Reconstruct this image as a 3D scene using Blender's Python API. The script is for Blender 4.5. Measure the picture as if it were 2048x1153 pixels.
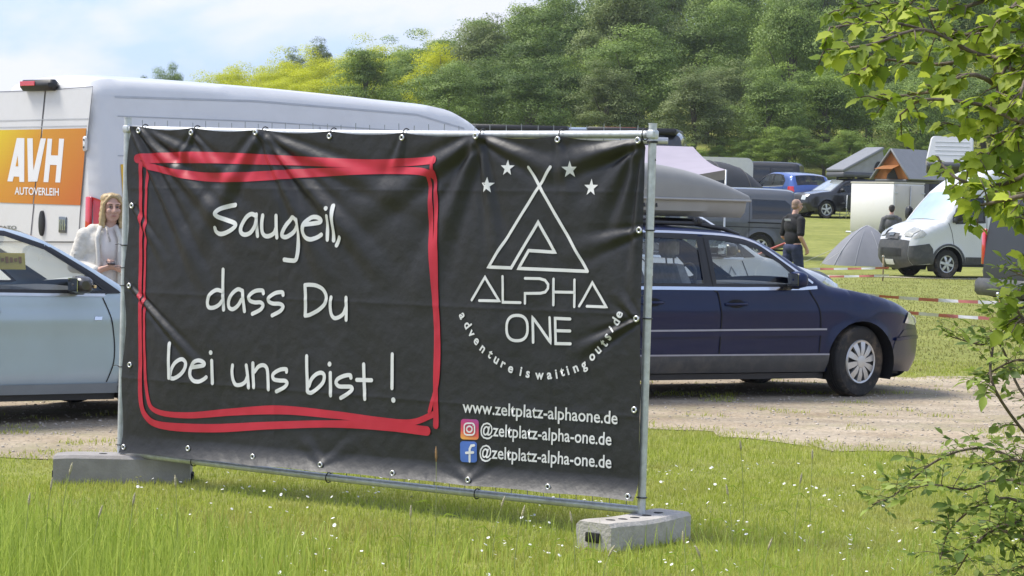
import bpy, bmesh, math, random
import numpy as np
from mathutils import Vector, Matrix, noise
from mathutils.geometry import delaunay_2d_cdt

for _o in list(bpy.data.objects):
    bpy.data.objects.remove(_o)
scene = bpy.context.scene
COL = scene.collection
R = math.radians

# ------------------------------------------------------------------ camera
IW, IH, FPX = 2048.0, 1153.0, 4830.0
CAM_H, PITCH, ROLL = 1.68, 176.5 / 4830.0, R(1.6)
CAM = np.array([0.0, 0.0, CAM_H])
_f = np.array([0, math.cos(PITCH), -math.sin(PITCH)])
_u0 = np.array([0, math.sin(PITCH), math.cos(PITCH)])
_r0 = np.array([1.0, 0, 0])
_u = math.cos(ROLL) * _u0 - math.sin(ROLL) * _r0
_r = math.cos(ROLL) * _r0 + math.sin(ROLL) * _u0
cd = bpy.data.cameras.new('camera')
cam = bpy.data.objects.new('camera', cd)
COL.objects.link(cam)
cd.sensor_width = 36
cd.lens = 36 * FPX / IW
cd.clip_end = 3000
M = Matrix.Identity(4)
for i in range(3):
    M[i][0], M[i][1], M[i][2], M[i][3] = _r[i], _u[i], -_f[i], CAM[i]
cam.matrix_world = M
scene.camera = cam

# ------------------------------------------------------------------ sky, sun, exposure
SUN_EL, SUN_AZ = R(56), R(284)          # azimuth measured clockwise from +Y
world = bpy.data.worlds.new('World')
scene.world = world
world.use_nodes = True
nt = world.node_tree
nt.nodes.clear()
N = nt.nodes.new
out = N('ShaderNodeOutputWorld')
bg = N('ShaderNodeBackground')
bg.inputs['Strength'].default_value = 0.148
sky = N('ShaderNodeTexSky')
sky.sky_type = 'NISHITA'
sky.sun_disc = False
sky.sun_elevation = SUN_EL
sky.sun_rotation = SUN_AZ
sky.air_density = 1.0
sky.dust_density = 1.2
sky.ozone_density = 1.6
tc = N('ShaderNodeTexCoord')
mp = N('ShaderNodeMapping')
mp.inputs['Scale'].default_value = (1.0, 1.0, 2.6)
mp.inputs['Location'].default_value = (0.37, 0.1, 0.24)
nz = N('ShaderNodeTexNoise')
nz.inputs['Scale'].default_value = 8.5
nz.inputs['Detail'].default_value = 8
nz.inputs['Roughness'].default_value = 0.55
nz.inputs['Distortion'].default_value = 0.35
rp = N('ShaderNodeValToRGB')
rp.color_ramp.elements[0].position = 0.43
rp.color_ramp.elements[1].position = 0.60
mx = N('ShaderNodeMixRGB')
mx.inputs['Color2'].default_value = (2.75, 2.85, 3.25, 1)
hs = N('ShaderNodeMixRGB')
hs.inputs['Fac'].default_value = 0.78
hs.inputs['Color2'].default_value = (1.2, 1.7, 2.95, 1)
L = nt.links.new
L(tc.outputs['Generated'], mp.inputs['Vector'])
L(mp.outputs['Vector'], nz.inputs['Vector'])
L(nz.outputs['Fac'], rp.inputs['Fac'])
L(sky.outputs['Color'], hs.inputs['Color1'])
L(rp.outputs['Color'], mx.inputs['Fac'])
L(hs.outputs['Color'], mx.inputs['Color1'])
L(mx.outputs['Color'], bg.inputs['Color'])
L(bg.outputs['Background'], out.inputs['Surface'])

sd = bpy.data.lights.new('sun', 'SUN')
sd.energy = 2.25
sd.angle = R(22)
sd.color = (1.0, 0.95, 0.87)
sun = bpy.data.objects.new('sun', sd)
COL.objects.link(sun)
_sv = Vector((math.sin(SUN_AZ) * math.cos(SUN_EL), math.cos(SUN_AZ) * math.cos(SUN_EL), math.sin(SUN_EL)))
sun.rotation_euler = _sv.to_track_quat('Z', 'Y').to_euler()

scene.view_settings.view_transform = 'Standard'
scene.view_settings.look = 'None'
scene.view_settings.exposure = 1.22
scene.view_settings.gamma = 1
scene.render.engine = 'CYCLES'
scene.cycles.use_denoising = True
scene.cycles.max_bounces = 8
scene.cycles.transparent_max_bounces = 16
scene.cycles.caustics_reflective = False
scene.cycles.caustics_refractive = False

# ------------------------------------------------------------------ helpers: pixels, ground
def ray(px, py):
    d = _f + (px - IW / 2) / FPX * _r - (py - IH / 2) / FPX * _u
    return d

def at(px, py, depth):
    return CAM + ray(px, py) * depth

def smooth01(t):
    t = np.clip(t, 0, 1)
    return t * t * (3 - 2 * t)

def gz(x, y):
    """height of the ground: a slight fall to the left near the camera, a rise beyond 62 m"""
    x = np.asarray(x, float); y = np.asarray(y, float)
    left = 0.022 * np.clip(x, -7, 0) * smooth01((42 - y) / 12)
    t = np.clip(y - 60, 0, 100)
    rise = np.where(t < 8, 0.0385 * t * t / 16, 0.0385 * (t - 4))
    hill = np.clip(y - 158, 0, 150)
    k = np.clip((x + 40) / 110, 0, 1.0)
    return left + rise + (0.012 + 0.2 * k) * hill

def ground_pt(px, py):
    d = ray(px, py)
    lo, hi = 1.0, 600.0
    f = lambda t: CAM[2] + d[2] * t - float(gz(d[0] * t, d[1] * t))
    n = 4000
    ts = np.geomspace(4, 600, n)
    vals = CAM[2] + d[2] * ts - gz(d[0] * ts, d[1] * ts)
    k = np.argmax(vals < 0)
    a, b = ts[max(k - 1, 0)], ts[k]
    for _ in range(40):
        m = (a + b) / 2
        if f(m) > 0: a = m
        else: b = m
    p = CAM + d * a
    return p

def on_plane(px, py, p0, n):
    d = ray(px, py)
    t = np.dot(np.asarray(p0) - CAM, n) / np.dot(d, n)
    return CAM + d * t

def V(p):
    return Vector((float(p[0]), float(p[1]), float(p[2])))

# ------------------------------------------------------------------ helpers: objects
def tag(o, label=None, cat=None, group=None, kind=None):
    if label: o['label'] = label
    if cat: o['category'] = cat
    if group: o['group'] = group
    if kind: o['kind'] = kind
    return o

def thing(name, label, cat, loc=(0, 0, 0), rotz=0, group=None):
    o = bpy.data.objects.new(name, None)
    COL.objects.link(o)
    o.empty_display_size = 0.2
    o.location = V(loc)
    o.rotation_euler = (0, 0, rotz)
    return tag(o, label, cat, group)

def copy_tree(o, parent=None):
    c = o.copy()
    COL.objects.link(c)
    c.parent = parent
    for ch in o.children:
        copy_tree(ch, c)
    return c

def link(name, me, parent=None):
    o = bpy.data.objects.new(name, me)
    COL.objects.link(o)
    if parent is not None:
        o.parent = parent
    return o

def np_mesh(name, verts, faces, mat=None, smooth=False):
    """fast mesh from numpy: faces (n,3) or (n,4)"""
    me = bpy.data.meshes.new(name)
    verts = np.asarray(verts, np.float32); faces = np.asarray(faces, np.int32)
    k = faces.shape[1]
    me.vertices.add(len(verts)); me.vertices.foreach_set('co', verts.ravel())
    me.loops.add(faces.size); me.loops.foreach_set('vertex_index', faces.ravel())
    me.polygons.add(len(faces))
    me.polygons.foreach_set('loop_start', np.arange(0, faces.size, k, dtype=np.int32))
    me.polygons.foreach_set('loop_total', np.full(len(faces), k, np.int32))
    if smooth:
        me.polygons.foreach_set('use_smooth', np.ones(len(faces), bool))
    me.update(calc_edges=True)
    if mat: me.materials.append(mat)
    return me

class MB:
    def __init__(s):
        s.v, s.f, s.m = [], [], []
    def add(s, vs, fs, mi=0):
        b = len(s.v)
        s.v += [tuple(map(float, p)) for p in vs]
        s.f += [tuple(i + b for i in f) for f in fs]
        s.m += [mi] * len(fs)
        return s
    def box(s, c, size, mi=0, rz=0, bev=0.0, taper=1.0, rx=0, ry=0):
        hx, hy, hz = size[0] / 2, size[1] / 2, size[2] / 2
        bev = min(bev, hx * .9, hy * .9, hz * .9)
        rot = (Matrix.Rotation(rz, 3, 'Z') @ Matrix.Rotation(ry, 3, 'Y') @ Matrix.Rotation(rx, 3, 'X'))
        def pt(x, y, z):
            k = taper if z > 0 else 1.0
            p = rot @ Vector((x * k, y * k, z))
            return (p.x + c[0], p.y + c[1], p.z + c[2])
        if bev <= 0:
            vs = [pt(x * hx, y * hy, z * hz) for z in (-1, 1) for y in (-1, 1) for x in (-1, 1)]
            return s.add(vs, [(0, 2, 3, 1), (4, 5, 7, 6), (0, 1, 5, 4), (2, 6, 7, 3), (0, 4, 6, 2), (1, 3, 7, 5)], mi)
        b = bev
        ring = lambda z, i: [pt(x, y, z) for x, y in ((-hx + i + b, -hy + i), (hx - i - b, -hy + i), (hx - i, -hy + i + b), (hx - i, hy - i - b), (hx - i - b, hy - i), (-hx + i + b, hy - i), (-hx + i, hy - i - b), (-hx + i, -hy + i + b))]
        vs = ring(-hz, b * .6) + ring(-hz + b, 0) + ring(hz - b, 0) + ring(hz, b * .6)
        fs = [tuple(reversed(range(8))), tuple(range(24, 32))]
        for k in range(3):
            for i in range(8):
                j = (i + 1) % 8
                fs.append((k * 8 + i, k * 8 + j, k * 8 + 8 + j, k * 8 + 8 + i))
        return s.add(vs, fs, mi)
    def tube(s, pts, r, n=8, mi=0, cap=True, closed=False):
        pts = [Vector(tuple(map(float, p))) for p in pts]
        rs = r if hasattr(r, '__len__') else [r] * len(pts)
        vs, fs = [], []
        m = len(pts)
        prev = None
        for i, p in enumerate(pts):
            if closed:
                t = (pts[(i + 1) % m] - pts[i - 1])
            else:
                t = (pts[min(i + 1, m - 1)] - pts[max(i - 1, 0)])
            if t.length < 1e-9: t = Vector((0, 0, 1))
            t.normalize()
            if prev is None:
                a = Vector((0, 0, 1)) if abs(t.z) < .9 else Vector((1, 0, 0))
                x = t.cross(a).normalized()
            else:
                x = (prev - t * prev.dot(t)).normalized()
            prev = x
            y = t.cross(x)
            for k in range(n):
                a = 2 * math.pi * k / n
                q = p + (x * math.cos(a) + y * math.sin(a)) * rs[i]
                vs.append(q)
        mm = m if closed else m - 1
        for i in range(mm):
            j = (i + 1) % m
            for k in range(n):
                l = (k + 1) % n
                fs.append((i * n + k, i * n + l, j * n + l, j * n + k))
        if cap and not closed:
            fs.append(tuple(reversed(range(n))))
            fs.append(tuple(range((m - 1) * n, m * n)))
        return s.add(vs, fs, mi)
    def lathe(s, prof, n=24, axis='z', c=(0, 0, 0), mi=0, closed=False):
        vs, fs = [], []
        for (r, h) in prof:
            for k in range(n):
                a = 2 * math.pi * k / n
                p = (r * math.cos(a), r * math.sin(a), h)
                if axis == 'y': p = (p[0], p[2], p[1])
                elif axis == 'x': p = (p[2], p[0], p[1])
                vs.append((p[0] + c[0], p[1] + c[1], p[2] + c[2]))
        m = len(prof)
        for i in range(m if closed else m - 1):
            j = (i + 1) % m
            for k in range(n):
                l = (k + 1) % n
                fs.append((i * n + k, i * n + l, j * n + l, j * n + k))
        return s.add(vs, fs, mi)
    def sphere(s, c, r, n=12, m=8, mi=0):
        rx, ry, rz = r if hasattr(r, '__len__') else (r, r, r)
        vs = [(c[0], c[1], c[2] - rz)]
        for i in range(1, m):
            a = -math.pi / 2 + math.pi * i / m
            for k in range(n):
                b = 2 * math.pi * k / n
                vs.append((c[0] + rx * math.cos(a) * math.cos(b), c[1] + ry * math.cos(a) * math.sin(b), c[2] + rz * math.sin(a)))
        vs.append((c[0], c[1], c[2] + rz))
        fs = [(0, 1 + (k + 1) % n, 1 + k) for k in range(n)]
        for i in range(m - 2):
            for k in range(n):
                l = (k + 1) % n
                fs.append((1 + i * n + k, 1 + i * n + l, 1 + (i + 1) * n + l, 1 + (i + 1) * n + k))
        t = len(vs) - 1
        fs += [(t, 1 + (m - 2) * n + k, 1 + (m - 2) * n + (k + 1) % n) for k in range(n)]
        return s.add(vs, fs, mi)
    def loft(s, rings, mi=0, closed=True, caps=True):
        n = len(rings[0]); vs = [p for r_ in rings for p in r_]; fs = []
        for i in range(len(rings) - 1):
            for k in range(n if closed else n - 1):
                l = (k + 1) % n
                fs.append((i * n + k, i * n + l, (i + 1) * n + l, (i + 1) * n + k))
        if caps and closed:
            fs.append(tuple(reversed(range(n)))); fs.append(tuple(range((len(rings) - 1) * n, len(rings) * n)))
        return s.add(vs, fs, mi)
    def grid(s, fn, nu, nv, mi=0):
        vs = [fn(i / nu, j / nv) for j in range(nv + 1) for i in range(nu + 1)]
        fs = [(j * (nu + 1) + i, j * (nu + 1) + i + 1, (j + 1) * (nu + 1) + i + 1, (j + 1) * (nu + 1) + i) for j in range(nv) for i in range(nu)]
        return s.add(vs, fs, mi)
    def mesh(s, name, mats, smooth=None):
        me = bpy.data.meshes.new(name)
        me.from_pydata(s.v, [], s.f)
        mats = mats if isinstance(mats, (list, tuple)) else [mats]
        for m in mats: me.materials.append(m)
        if len(mats) > 1:
            me.polygons.foreach_set('material_index', s.m)
        if smooth:
            me.polygons.foreach_set('use_smooth', [True] * len(s.f))
            if smooth is not True:
                me.set_sharp_from_angle(angle=R(smooth))
        me.update()
        return me
    def build(s, name, mats, parent=None, smooth=35, fixn=True):
        me = s.mesh(name, mats, smooth)
        if fixn:
            bm = bmesh.new(); bm.from_mesh(me)
            bmesh.ops.recalc_face_normals(bm, faces=bm.faces)
            bm.to_mesh(me); bm.free()
        return link(name, me, parent)

# ------------------------------------------------------------------ helpers: materials
MATS = {}
def srgb(r, g, b):
    f = lambda c: (c / 255 / 12.92) if c / 255 <= .04045 else ((c / 255 + .055) / 1.055) ** 2.4
    return (f(r), f(g), f(b))

def mat(name, col, rough=0.6, metal=0.0, var=0.08, vscale=8.0, bump=0.0, bscale=40.0, coat=0.0, spec=0.5, dirt=None, transl=0.0, sheen=0.0):
    if name in MATS: return MATS[name]
    m = bpy.data.materials.new(name)
    m.use_nodes = True
    t = m.node_tree; b = t.nodes['Principled BSDF']; l = t.links.new
    b.inputs['Roughness'].default_value = rough
    b.inputs['Metallic'].default_value = metal
    b.inputs['Specular IOR Level'].default_value = spec
    b.inputs['Coat Weight'].default_value = coat
    b.inputs['Coat Roughness'].default_value = 0.04
    if sheen: b.inputs['Sheen Weight'].default_value = sheen
    tcn = t.nodes.new('ShaderNodeTexCoord')
    n1 = t.nodes.new('ShaderNodeTexNoise'); n1.inputs['Scale'].default_value = vscale; n1.inputs['Detail'].default_value = 5
    l(tcn.outputs['Object'], n1.inputs['Vector'])
    mr = t.nodes.new('ShaderNodeMapRange')
    mr.inputs['From Min'].default_value = .3; mr.inputs['From Max'].default_value = .7
    mr.inputs['To Min'].default_value = 1 - var; mr.inputs['To Max'].default_value = 1 + var
    l(n1.outputs['Fac'], mr.inputs['Value'])
    mul = t.nodes.new('ShaderNodeVectorMath'); mul.operation = 'SCALE'
    mul.inputs[0].default_value = col[:3]
    l(mr.outputs['Result'], mul.inputs['Scale'])
    src = mul.outputs['Vector']
    if dirt:
        dcol, amt, dsc = dirt
        n2 = t.nodes.new('ShaderNodeTexNoise'); n2.inputs['Scale'].default_value = dsc; n2.inputs['Detail'].default_value = 8; n2.inputs['Roughness'].default_value = .7
        l(tcn.outputs['Object'], n2.inputs['Vector'])
        r2 = t.nodes.new('ShaderNodeMapRange'); r2.inputs['From Min'].default_value = .48; r2.inputs['From Max'].default_value = .75
        r2.inputs['To Max'].default_value = amt
        l(n2.outputs['Fac'], r2.inputs['Value'])
        mm = t.nodes.new('ShaderNodeMixRGB'); mm.inputs['Color2'].default_value = (*dcol, 1)
        l(r2.outputs['Result'], mm.inputs['Fac']); l(src, mm.inputs['Color1'])
        src = mm.outputs['Color']
    l(src, b.inputs['Base Color'])
    if bump:
        n3 = t.nodes.new('ShaderNodeTexNoise'); n3.inputs['Scale'].default_value = bscale; n3.inputs['Detail'].default_value = 6
        l(tcn.outputs['Object'], n3.inputs['Vector'])
        bp = t.nodes.new('ShaderNodeBump'); bp.inputs['Strength'].default_value = bump; bp.inputs['Distance'].default_value = .02
        l(n3.outputs['Fac'], bp.inputs['Height']); l(bp.outputs['Normal'], b.inputs['Normal'])
    if transl:
        tr = t.nodes.new('ShaderNodeBsdfTranslucent'); ms = t.nodes.new('ShaderNodeMixShader')
        ms.inputs['Fac'].default_value = transl
        l(src, tr.inputs['Color']); l(b.outputs['BSDF'], ms.inputs[1]); l(tr.outputs['BSDF'], ms.inputs[2])
        l(ms.outputs['Shader'], t.nodes['Material Output'].inputs['Surface'])
    MATS[name] = m
    return m

def glass(name, tint=(.94, .97, .95), refl=1.0):
    if name in MATS: return MATS[name]
    m = bpy.data.materials.new(name); m.use_nodes = True
    t = m.node_tree; t.nodes.clear(); l = t.links.new
    o = t.nodes.new('ShaderNodeOutputMaterial')
    a = t.nodes.new('ShaderNodeBsdfTransparent'); a.inputs['Color'].default_value = (*tint, 1)
    g = t.nodes.new('ShaderNodeBsdfGlossy'); g.inputs['Roughness'].default_value = .02; g.inputs['Color'].default_value = (refl, refl, refl, 1)
    lw = t.nodes.new('ShaderNodeLayerWeight'); lw.inputs['Blend'].default_value = .5
    pw = t.nodes.new('ShaderNodeMath'); pw.operation = 'POWER'; pw.inputs[1].default_value = 4.0; l(lw.outputs['Facing'], pw.inputs[0])
    f = t.nodes.new('ShaderNodeMath'); f.operation = 'MULTIPLY_ADD'; f.inputs[1].default_value = .9; f.inputs[2].default_value = .06; l(pw.outputs[0], f.inputs[0])
    tcn = t.nodes.new('ShaderNodeTexCoord'); n1 = t.nodes.new('ShaderNodeTexNoise'); n1.inputs['Scale'].default_value = 3
    l(tcn.outputs['Object'], n1.inputs['Vector'])
    bp = t.nodes.new('ShaderNodeBump'); bp.inputs['Strength'].default_value = .03; l(n1.outputs['Fac'], bp.inputs['Height'])
    l(bp.outputs['Normal'], g.inputs['Normal'])
    ms = t.nodes.new('ShaderNodeMixShader')
    l(f.outputs[0], ms.inputs['Fac']); l(a.outputs['BSDF'], ms.inputs[1]); l(g.outputs['BSDF'], ms.inputs[2])
    l(ms.outputs['Shader'], o.inputs['Surface'])
    MATS[name] = m
    return m

galv = mat('galvanised_steel', (.56, .58, .59), .45, .45, .14, 30, .05, 200, dirt=((.25, .22, .2), .35, 6))
rubber = mat('rubber', (.02, .02, .02), .8, 0, .2, 20, .2, 60, dirt=((.20, .15, .10), .95, 5))
blackpl = mat('black_plastic', (.018, .018, .02), .45, 0, .1, 10, .03, 80)
greypl = mat('grey_plastic', (.06, .062, .066), .55, 0, .12, 10, .05, 90, dirt=((.17, .15, .12), .4, 5))
darkint = mat('dark_interior', (.03, .03, .032), .8, 0, .15, 6)
chrome = mat('chrome', (.7, .7, .72), .15, 1.0, .03, 5)
silver = mat('silver_paint', (.55, .56, .57), .32, .7, .05, 9, dirt=((.2, .16, .11), .25, 8))
redlens = mat('red_lens', (.55, .012, .02), .12, 0, .1, 4, coat=1)
clearlens = mat('clear_lens', (.62, .64, .62), .1, .3, .2, 30, coat=1)
whitepaint = mat('white_paint', (.66, .655, .65), .35, 0, .02, 3, coat=.6, dirt=((.45, .43, .40), .22, 2.5))
wglass = glass('car_glass')
dglass = glass('tinted_glass', (.12, .13, .13))

# ------------------------------------------------------------------ helpers: 2-D outlines
def densify(poly, step, closed=True):
    P = [np.array(p, float) for p in poly]
    out_ = []
    n = len(P)
    for i in range(n if closed else n - 1):
        a, b = P[i], P[(i + 1) % n]
        k = max(1, int(math.ceil(np.linalg.norm(b - a) / step)))
        for j in range(k):
            out_.append(a + (b - a) * j / k)
    if not closed: out_.append(P[-1])
    return np.array(out_)

def smooth_line(pts, n=6, closed=False):
    """Catmull-Rom through the points"""
    P = [np.array(p, float) for p in pts]
    m = len(P)
    if m < 3: return np.array(P)
    res = []
    rng_ = range(m) if closed else range(m - 1)
    for i in rng_:
        if closed:
            p0, p1, p2, p3 = P[i - 1], P[i], P[(i + 1) % m], P[(i + 2) % m]
        else:
            p1, p2 = P[i], P[i + 1]
            p0 = P[i - 1] if i > 0 else 2 * p1 - p2
            p3 = P[i + 2] if i + 2 < m else 2 * p2 - p1
        for j in range(n):
            t = j / n
            res.append(.5 * ((2 * p1) + (-p0 + p2) * t + (2 * p0 - 5 * p1 + 4 * p2 - p3) * t * t + (-p0 + 3 * p1 - 3 * p2 + p3) * t ** 3))
    if not closed: res.append(P[-1])
    return np.array(res)

def inside(poly, q):
    poly = np.asarray(poly); x, y = q[:, 0], q[:, 1]
    c = np.zeros(len(q), bool)
    n = len(poly)
    for i in range(n):
        x1, y1 = poly[i]; x2, y2 = poly[(i + 1) % n]
        if y1 == y2: continue
        cond = ((y1 > y) != (y2 > y)) & (x < (x2 - x1) * (y - y1) / (y2 - y1) + x1)
        c ^= cond
    return c

def dist_line(line, q, closed=False):
    line = np.asarray(line, float); q = np.asarray(q, float)
    d = np.full(len(q), 1e9)
    n = len(line)
    for i in range(n if closed else n - 1):
        a, b = line[i], line[(i + 1) % n]
        ab = b - a; L2 = ab.dot(ab) + 1e-12
        t = np.clip(((q - a) @ ab) / L2, 0, 1)
        d = np.minimum(d, np.linalg.norm(q - a - t[:, None] * ab, axis=1))
    return d

def fill2d(outline, holes, step):
    """triangulated sheet (points, triangles) of an outline with holes and even inner points"""
    loops = [densify(outline, step * .8)] + [densify(h, step * .8) for h in holes]
    pts, edges, k = [], [], 0
    for lp in loops:
        n = len(lp)
        pts += [tuple(p) for p in lp]
        edges += [(k + i, k + (i + 1) % n) for i in range(n)]
        k += n
    lo, hi = loops[0].min(0), loops[0].max(0)
    gx = np.arange(lo[0] + step / 2, hi[0], step)
    gy = np.arange(lo[1] + step / 2, hi[1], step)
    if len(gx) and len(gy):
        g = np.array([(x + (step / 2 if j % 2 else 0), y) for j, y in enumerate(gy) for x in gx])
        keep = inside(loops[0], g)
        for h in loops[1:]: keep &= ~inside(h, g)
        g = g[keep]
        if len(g):
            for lp in loops:
                g = g[dist_line(lp, g, True) > step * .4]
                if not len(g): break
            pts += [tuple(p) for p in g]
    r = delaunay_2d_cdt([Vector(p) for p in pts], edges, [], 0, 1e-6)
    vs = np.array([(v.x, v.y) for v in r[0]])
    tr = np.array([f for f in r[2] if len(f) == 3])
    c = vs[tr].mean(1)
    keep = inside(loops[0], c)
    for h in loops[1:]: keep &= ~inside(h, c)
    e1, e2 = vs[tr[:, 1]] - vs[tr[:, 0]], vs[tr[:, 2]] - vs[tr[:, 0]]
    ar = np.abs(e1[:, 0] * e2[:, 1] - e1[:, 1] * e2[:, 0])
    lg = np.maximum((e1 ** 2).sum(1), (e2 ** 2).sum(1))
    keep &= ar > lg * 2e-4
    return vs, tr[keep]

def ribbon2d(pts, w, cap=True):
    """2-D ribbon along a polyline; returns (verts, faces); round ends"""
    P = np.asarray(pts, float)
    ws = w if hasattr(w, '__len__') else [w] * len(P)
    t = np.zeros_like(P)
    t[1:-1] = P[2:] - P[:-2]; t[0] = P[1] - P[0]; t[-1] = P[-1] - P[-2]
    t /= np.linalg.norm(t, axis=1)[:, None] + 1e-12
    n = np.stack([-t[:, 1], t[:, 0]], 1)
    vs, fs = [], []
    nc = 1 if np.max(ws) < .02 else 4
    row = []
    for i in range(len(P)):
        k = 1.0
        if 0 < i < len(P) - 1:
            a = P[i] - P[i - 1]; a = a / (np.linalg.norm(a) + 1e-12)
            k = 1 / max(.55, abs(np.dot(np.array([-a[1], a[0]]), n[i])))
        row.append(len(vs))
        for j in range(nc + 1):
            vs.append(P[i] + n[i] * ws[i] * (.5 - j / nc) * k)
    m1 = nc + 1
    for i in range(len(P) - 1):
        for j in range(nc):
            fs.append((m1 * i + j, m1 * i + j + 1, m1 * (i + 1) + j + 1, m1 * (i + 1) + j))
    if cap:
        for end, sg in ((0, -1), (len(P) - 1, 1)):
            b = len(vs)
            r_ = ws[end] / 2
            for a in np.linspace(-math.pi / 2, math.pi / 2, 7)[1:-1]:
                vs.append(P[end] + sg * t[end] * r_ * math.cos(a) + n[end] * r_ * math.sin(a))
            idx = [m1 * end + nc] + list(range(b, b + 5)) + [m1 * end + j for j in range(nc)]
            fs.append(tuple(idx if sg > 0 else reversed(idx)))
    return vs, fs

# ================================================================== the setting
def ground_material():
    m = bpy.data.materials.new('lawn'); m.use_nodes = True
    t = m.node_tree; b = t.nodes['Principled BSDF']; l = t.links.new
    b.inputs['Roughness'].default_value = .9
    b.inputs['Specular IOR Level'].default_value = .15
    g = t.nodes.new('ShaderNodeNewGeometry')
    def nz_(s, d=6, rg=.6, sc=None):
        n = t.nodes.new('ShaderNodeTexNoise'); n.inputs['Scale'].default_value = s; n.inputs['Detail'].default_value = d; n.inputs['Roughness'].default_value = rg
        if sc:
            mp_ = t.nodes.new('ShaderNodeMapping'); mp_.inputs['Scale'].default_value = sc
            l(g.outputs['Position'], mp_.inputs['Vector']); l(mp_.outputs['Vector'], n.inputs['Vector'])
        else: l(g.outputs['Position'], n.inputs['Vector'])
        return n
    a, c, f = nz_(.35, 4), nz_(3.0, 8, .7), nz_(28, 4)
    r1 = t.nodes.new('ShaderNodeValToRGB')
    e = r1.color_ramp.elements
    e[0].position = .3; e[0].color = (.21, .235, .055, 1)
    e[1].position = .7; e[1].color = (.32, .33, .10, 1)
    l(a.outputs['Fac'], r1.inputs['Fac'])
    r2 = t.nodes.new('ShaderNodeValToRGB'); e = r2.color_ramp.elements
    e[0].position = .35; e[0].color = (.62, .66, .6, 1); e[1].position = .7; e[1].color = (1.25, 1.2, 1.15, 1)
    l(c.outputs['Fac'], r2.inputs['Fac'])
    mu = t.nodes.new('ShaderNodeMixRGB'); mu.blend_type = 'MULTIPLY'; mu.inputs['Fac'].default_value = .8
    l(r1.outputs['Color'], mu.inputs['Color1']); l(r2.outputs['Color'], mu.inputs['Color2'])
    # worn, dry patches
    d = nz_(.9, 6, .65)
    r3 = t.nodes.new('ShaderNodeMapRange'); r3.inputs['From Min'].default_value = .58; r3.inputs['From Max'].default_value = .75; r3.inputs['To Max'].default_value = .55
    l(d.outputs['Fac'], r3.inputs['Value'])
    m2 = t.nodes.new('ShaderNodeMixRGB'); m2.inputs['Color2'].default_value = (.27, .245, .115, 1)
    l(r3.outputs['Result'], m2.inputs['Fac']); l(mu.outputs['Color'], m2.inputs['Color1'])
    l(m2.outputs['Color'], b.inputs['Base Color'])
    bp = t.nodes.new('ShaderNodeBump'); bp.inputs['Strength'].default_value = .8; bp.inputs['Distance'].default_value = .05
    l(f.outputs['Fac'], bp.inputs['Height']); l(bp.outputs['Normal'], b.inputs['Normal'])
    return m

lawn_mat = ground_material()
_gx = np.concatenate([np.linspace(-420, -42, 22), np.linspace(-40, 60, 101), np.linspace(64, 420, 22)])
_gy = np.concatenate([np.linspace(-40, 4, 8), np.linspace(5, 70, 66), np.linspace(72, 330, 87), np.linspace(340, 900, 20)])
X, Y = np.meshgrid(_gx, _gy)
Z = gz(X, Y)
nx, ny = len(_gx), len(_gy)
idx = np.arange(nx * ny).reshape(ny, nx)
F_ = np.stack([idx[:-1, :-1], idx[:-1, 1:], idx[1:, 1:], idx[1:, :-1]], -1).reshape(-1, 4)
ground = link('ground', np_mesh('ground', np.stack([X, Y, Z], -1).reshape(-1, 3), F_, lawn_mat, True))
tag(ground, 'grassy field rising gently towards the wooded hill', None, kind='structure')

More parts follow.
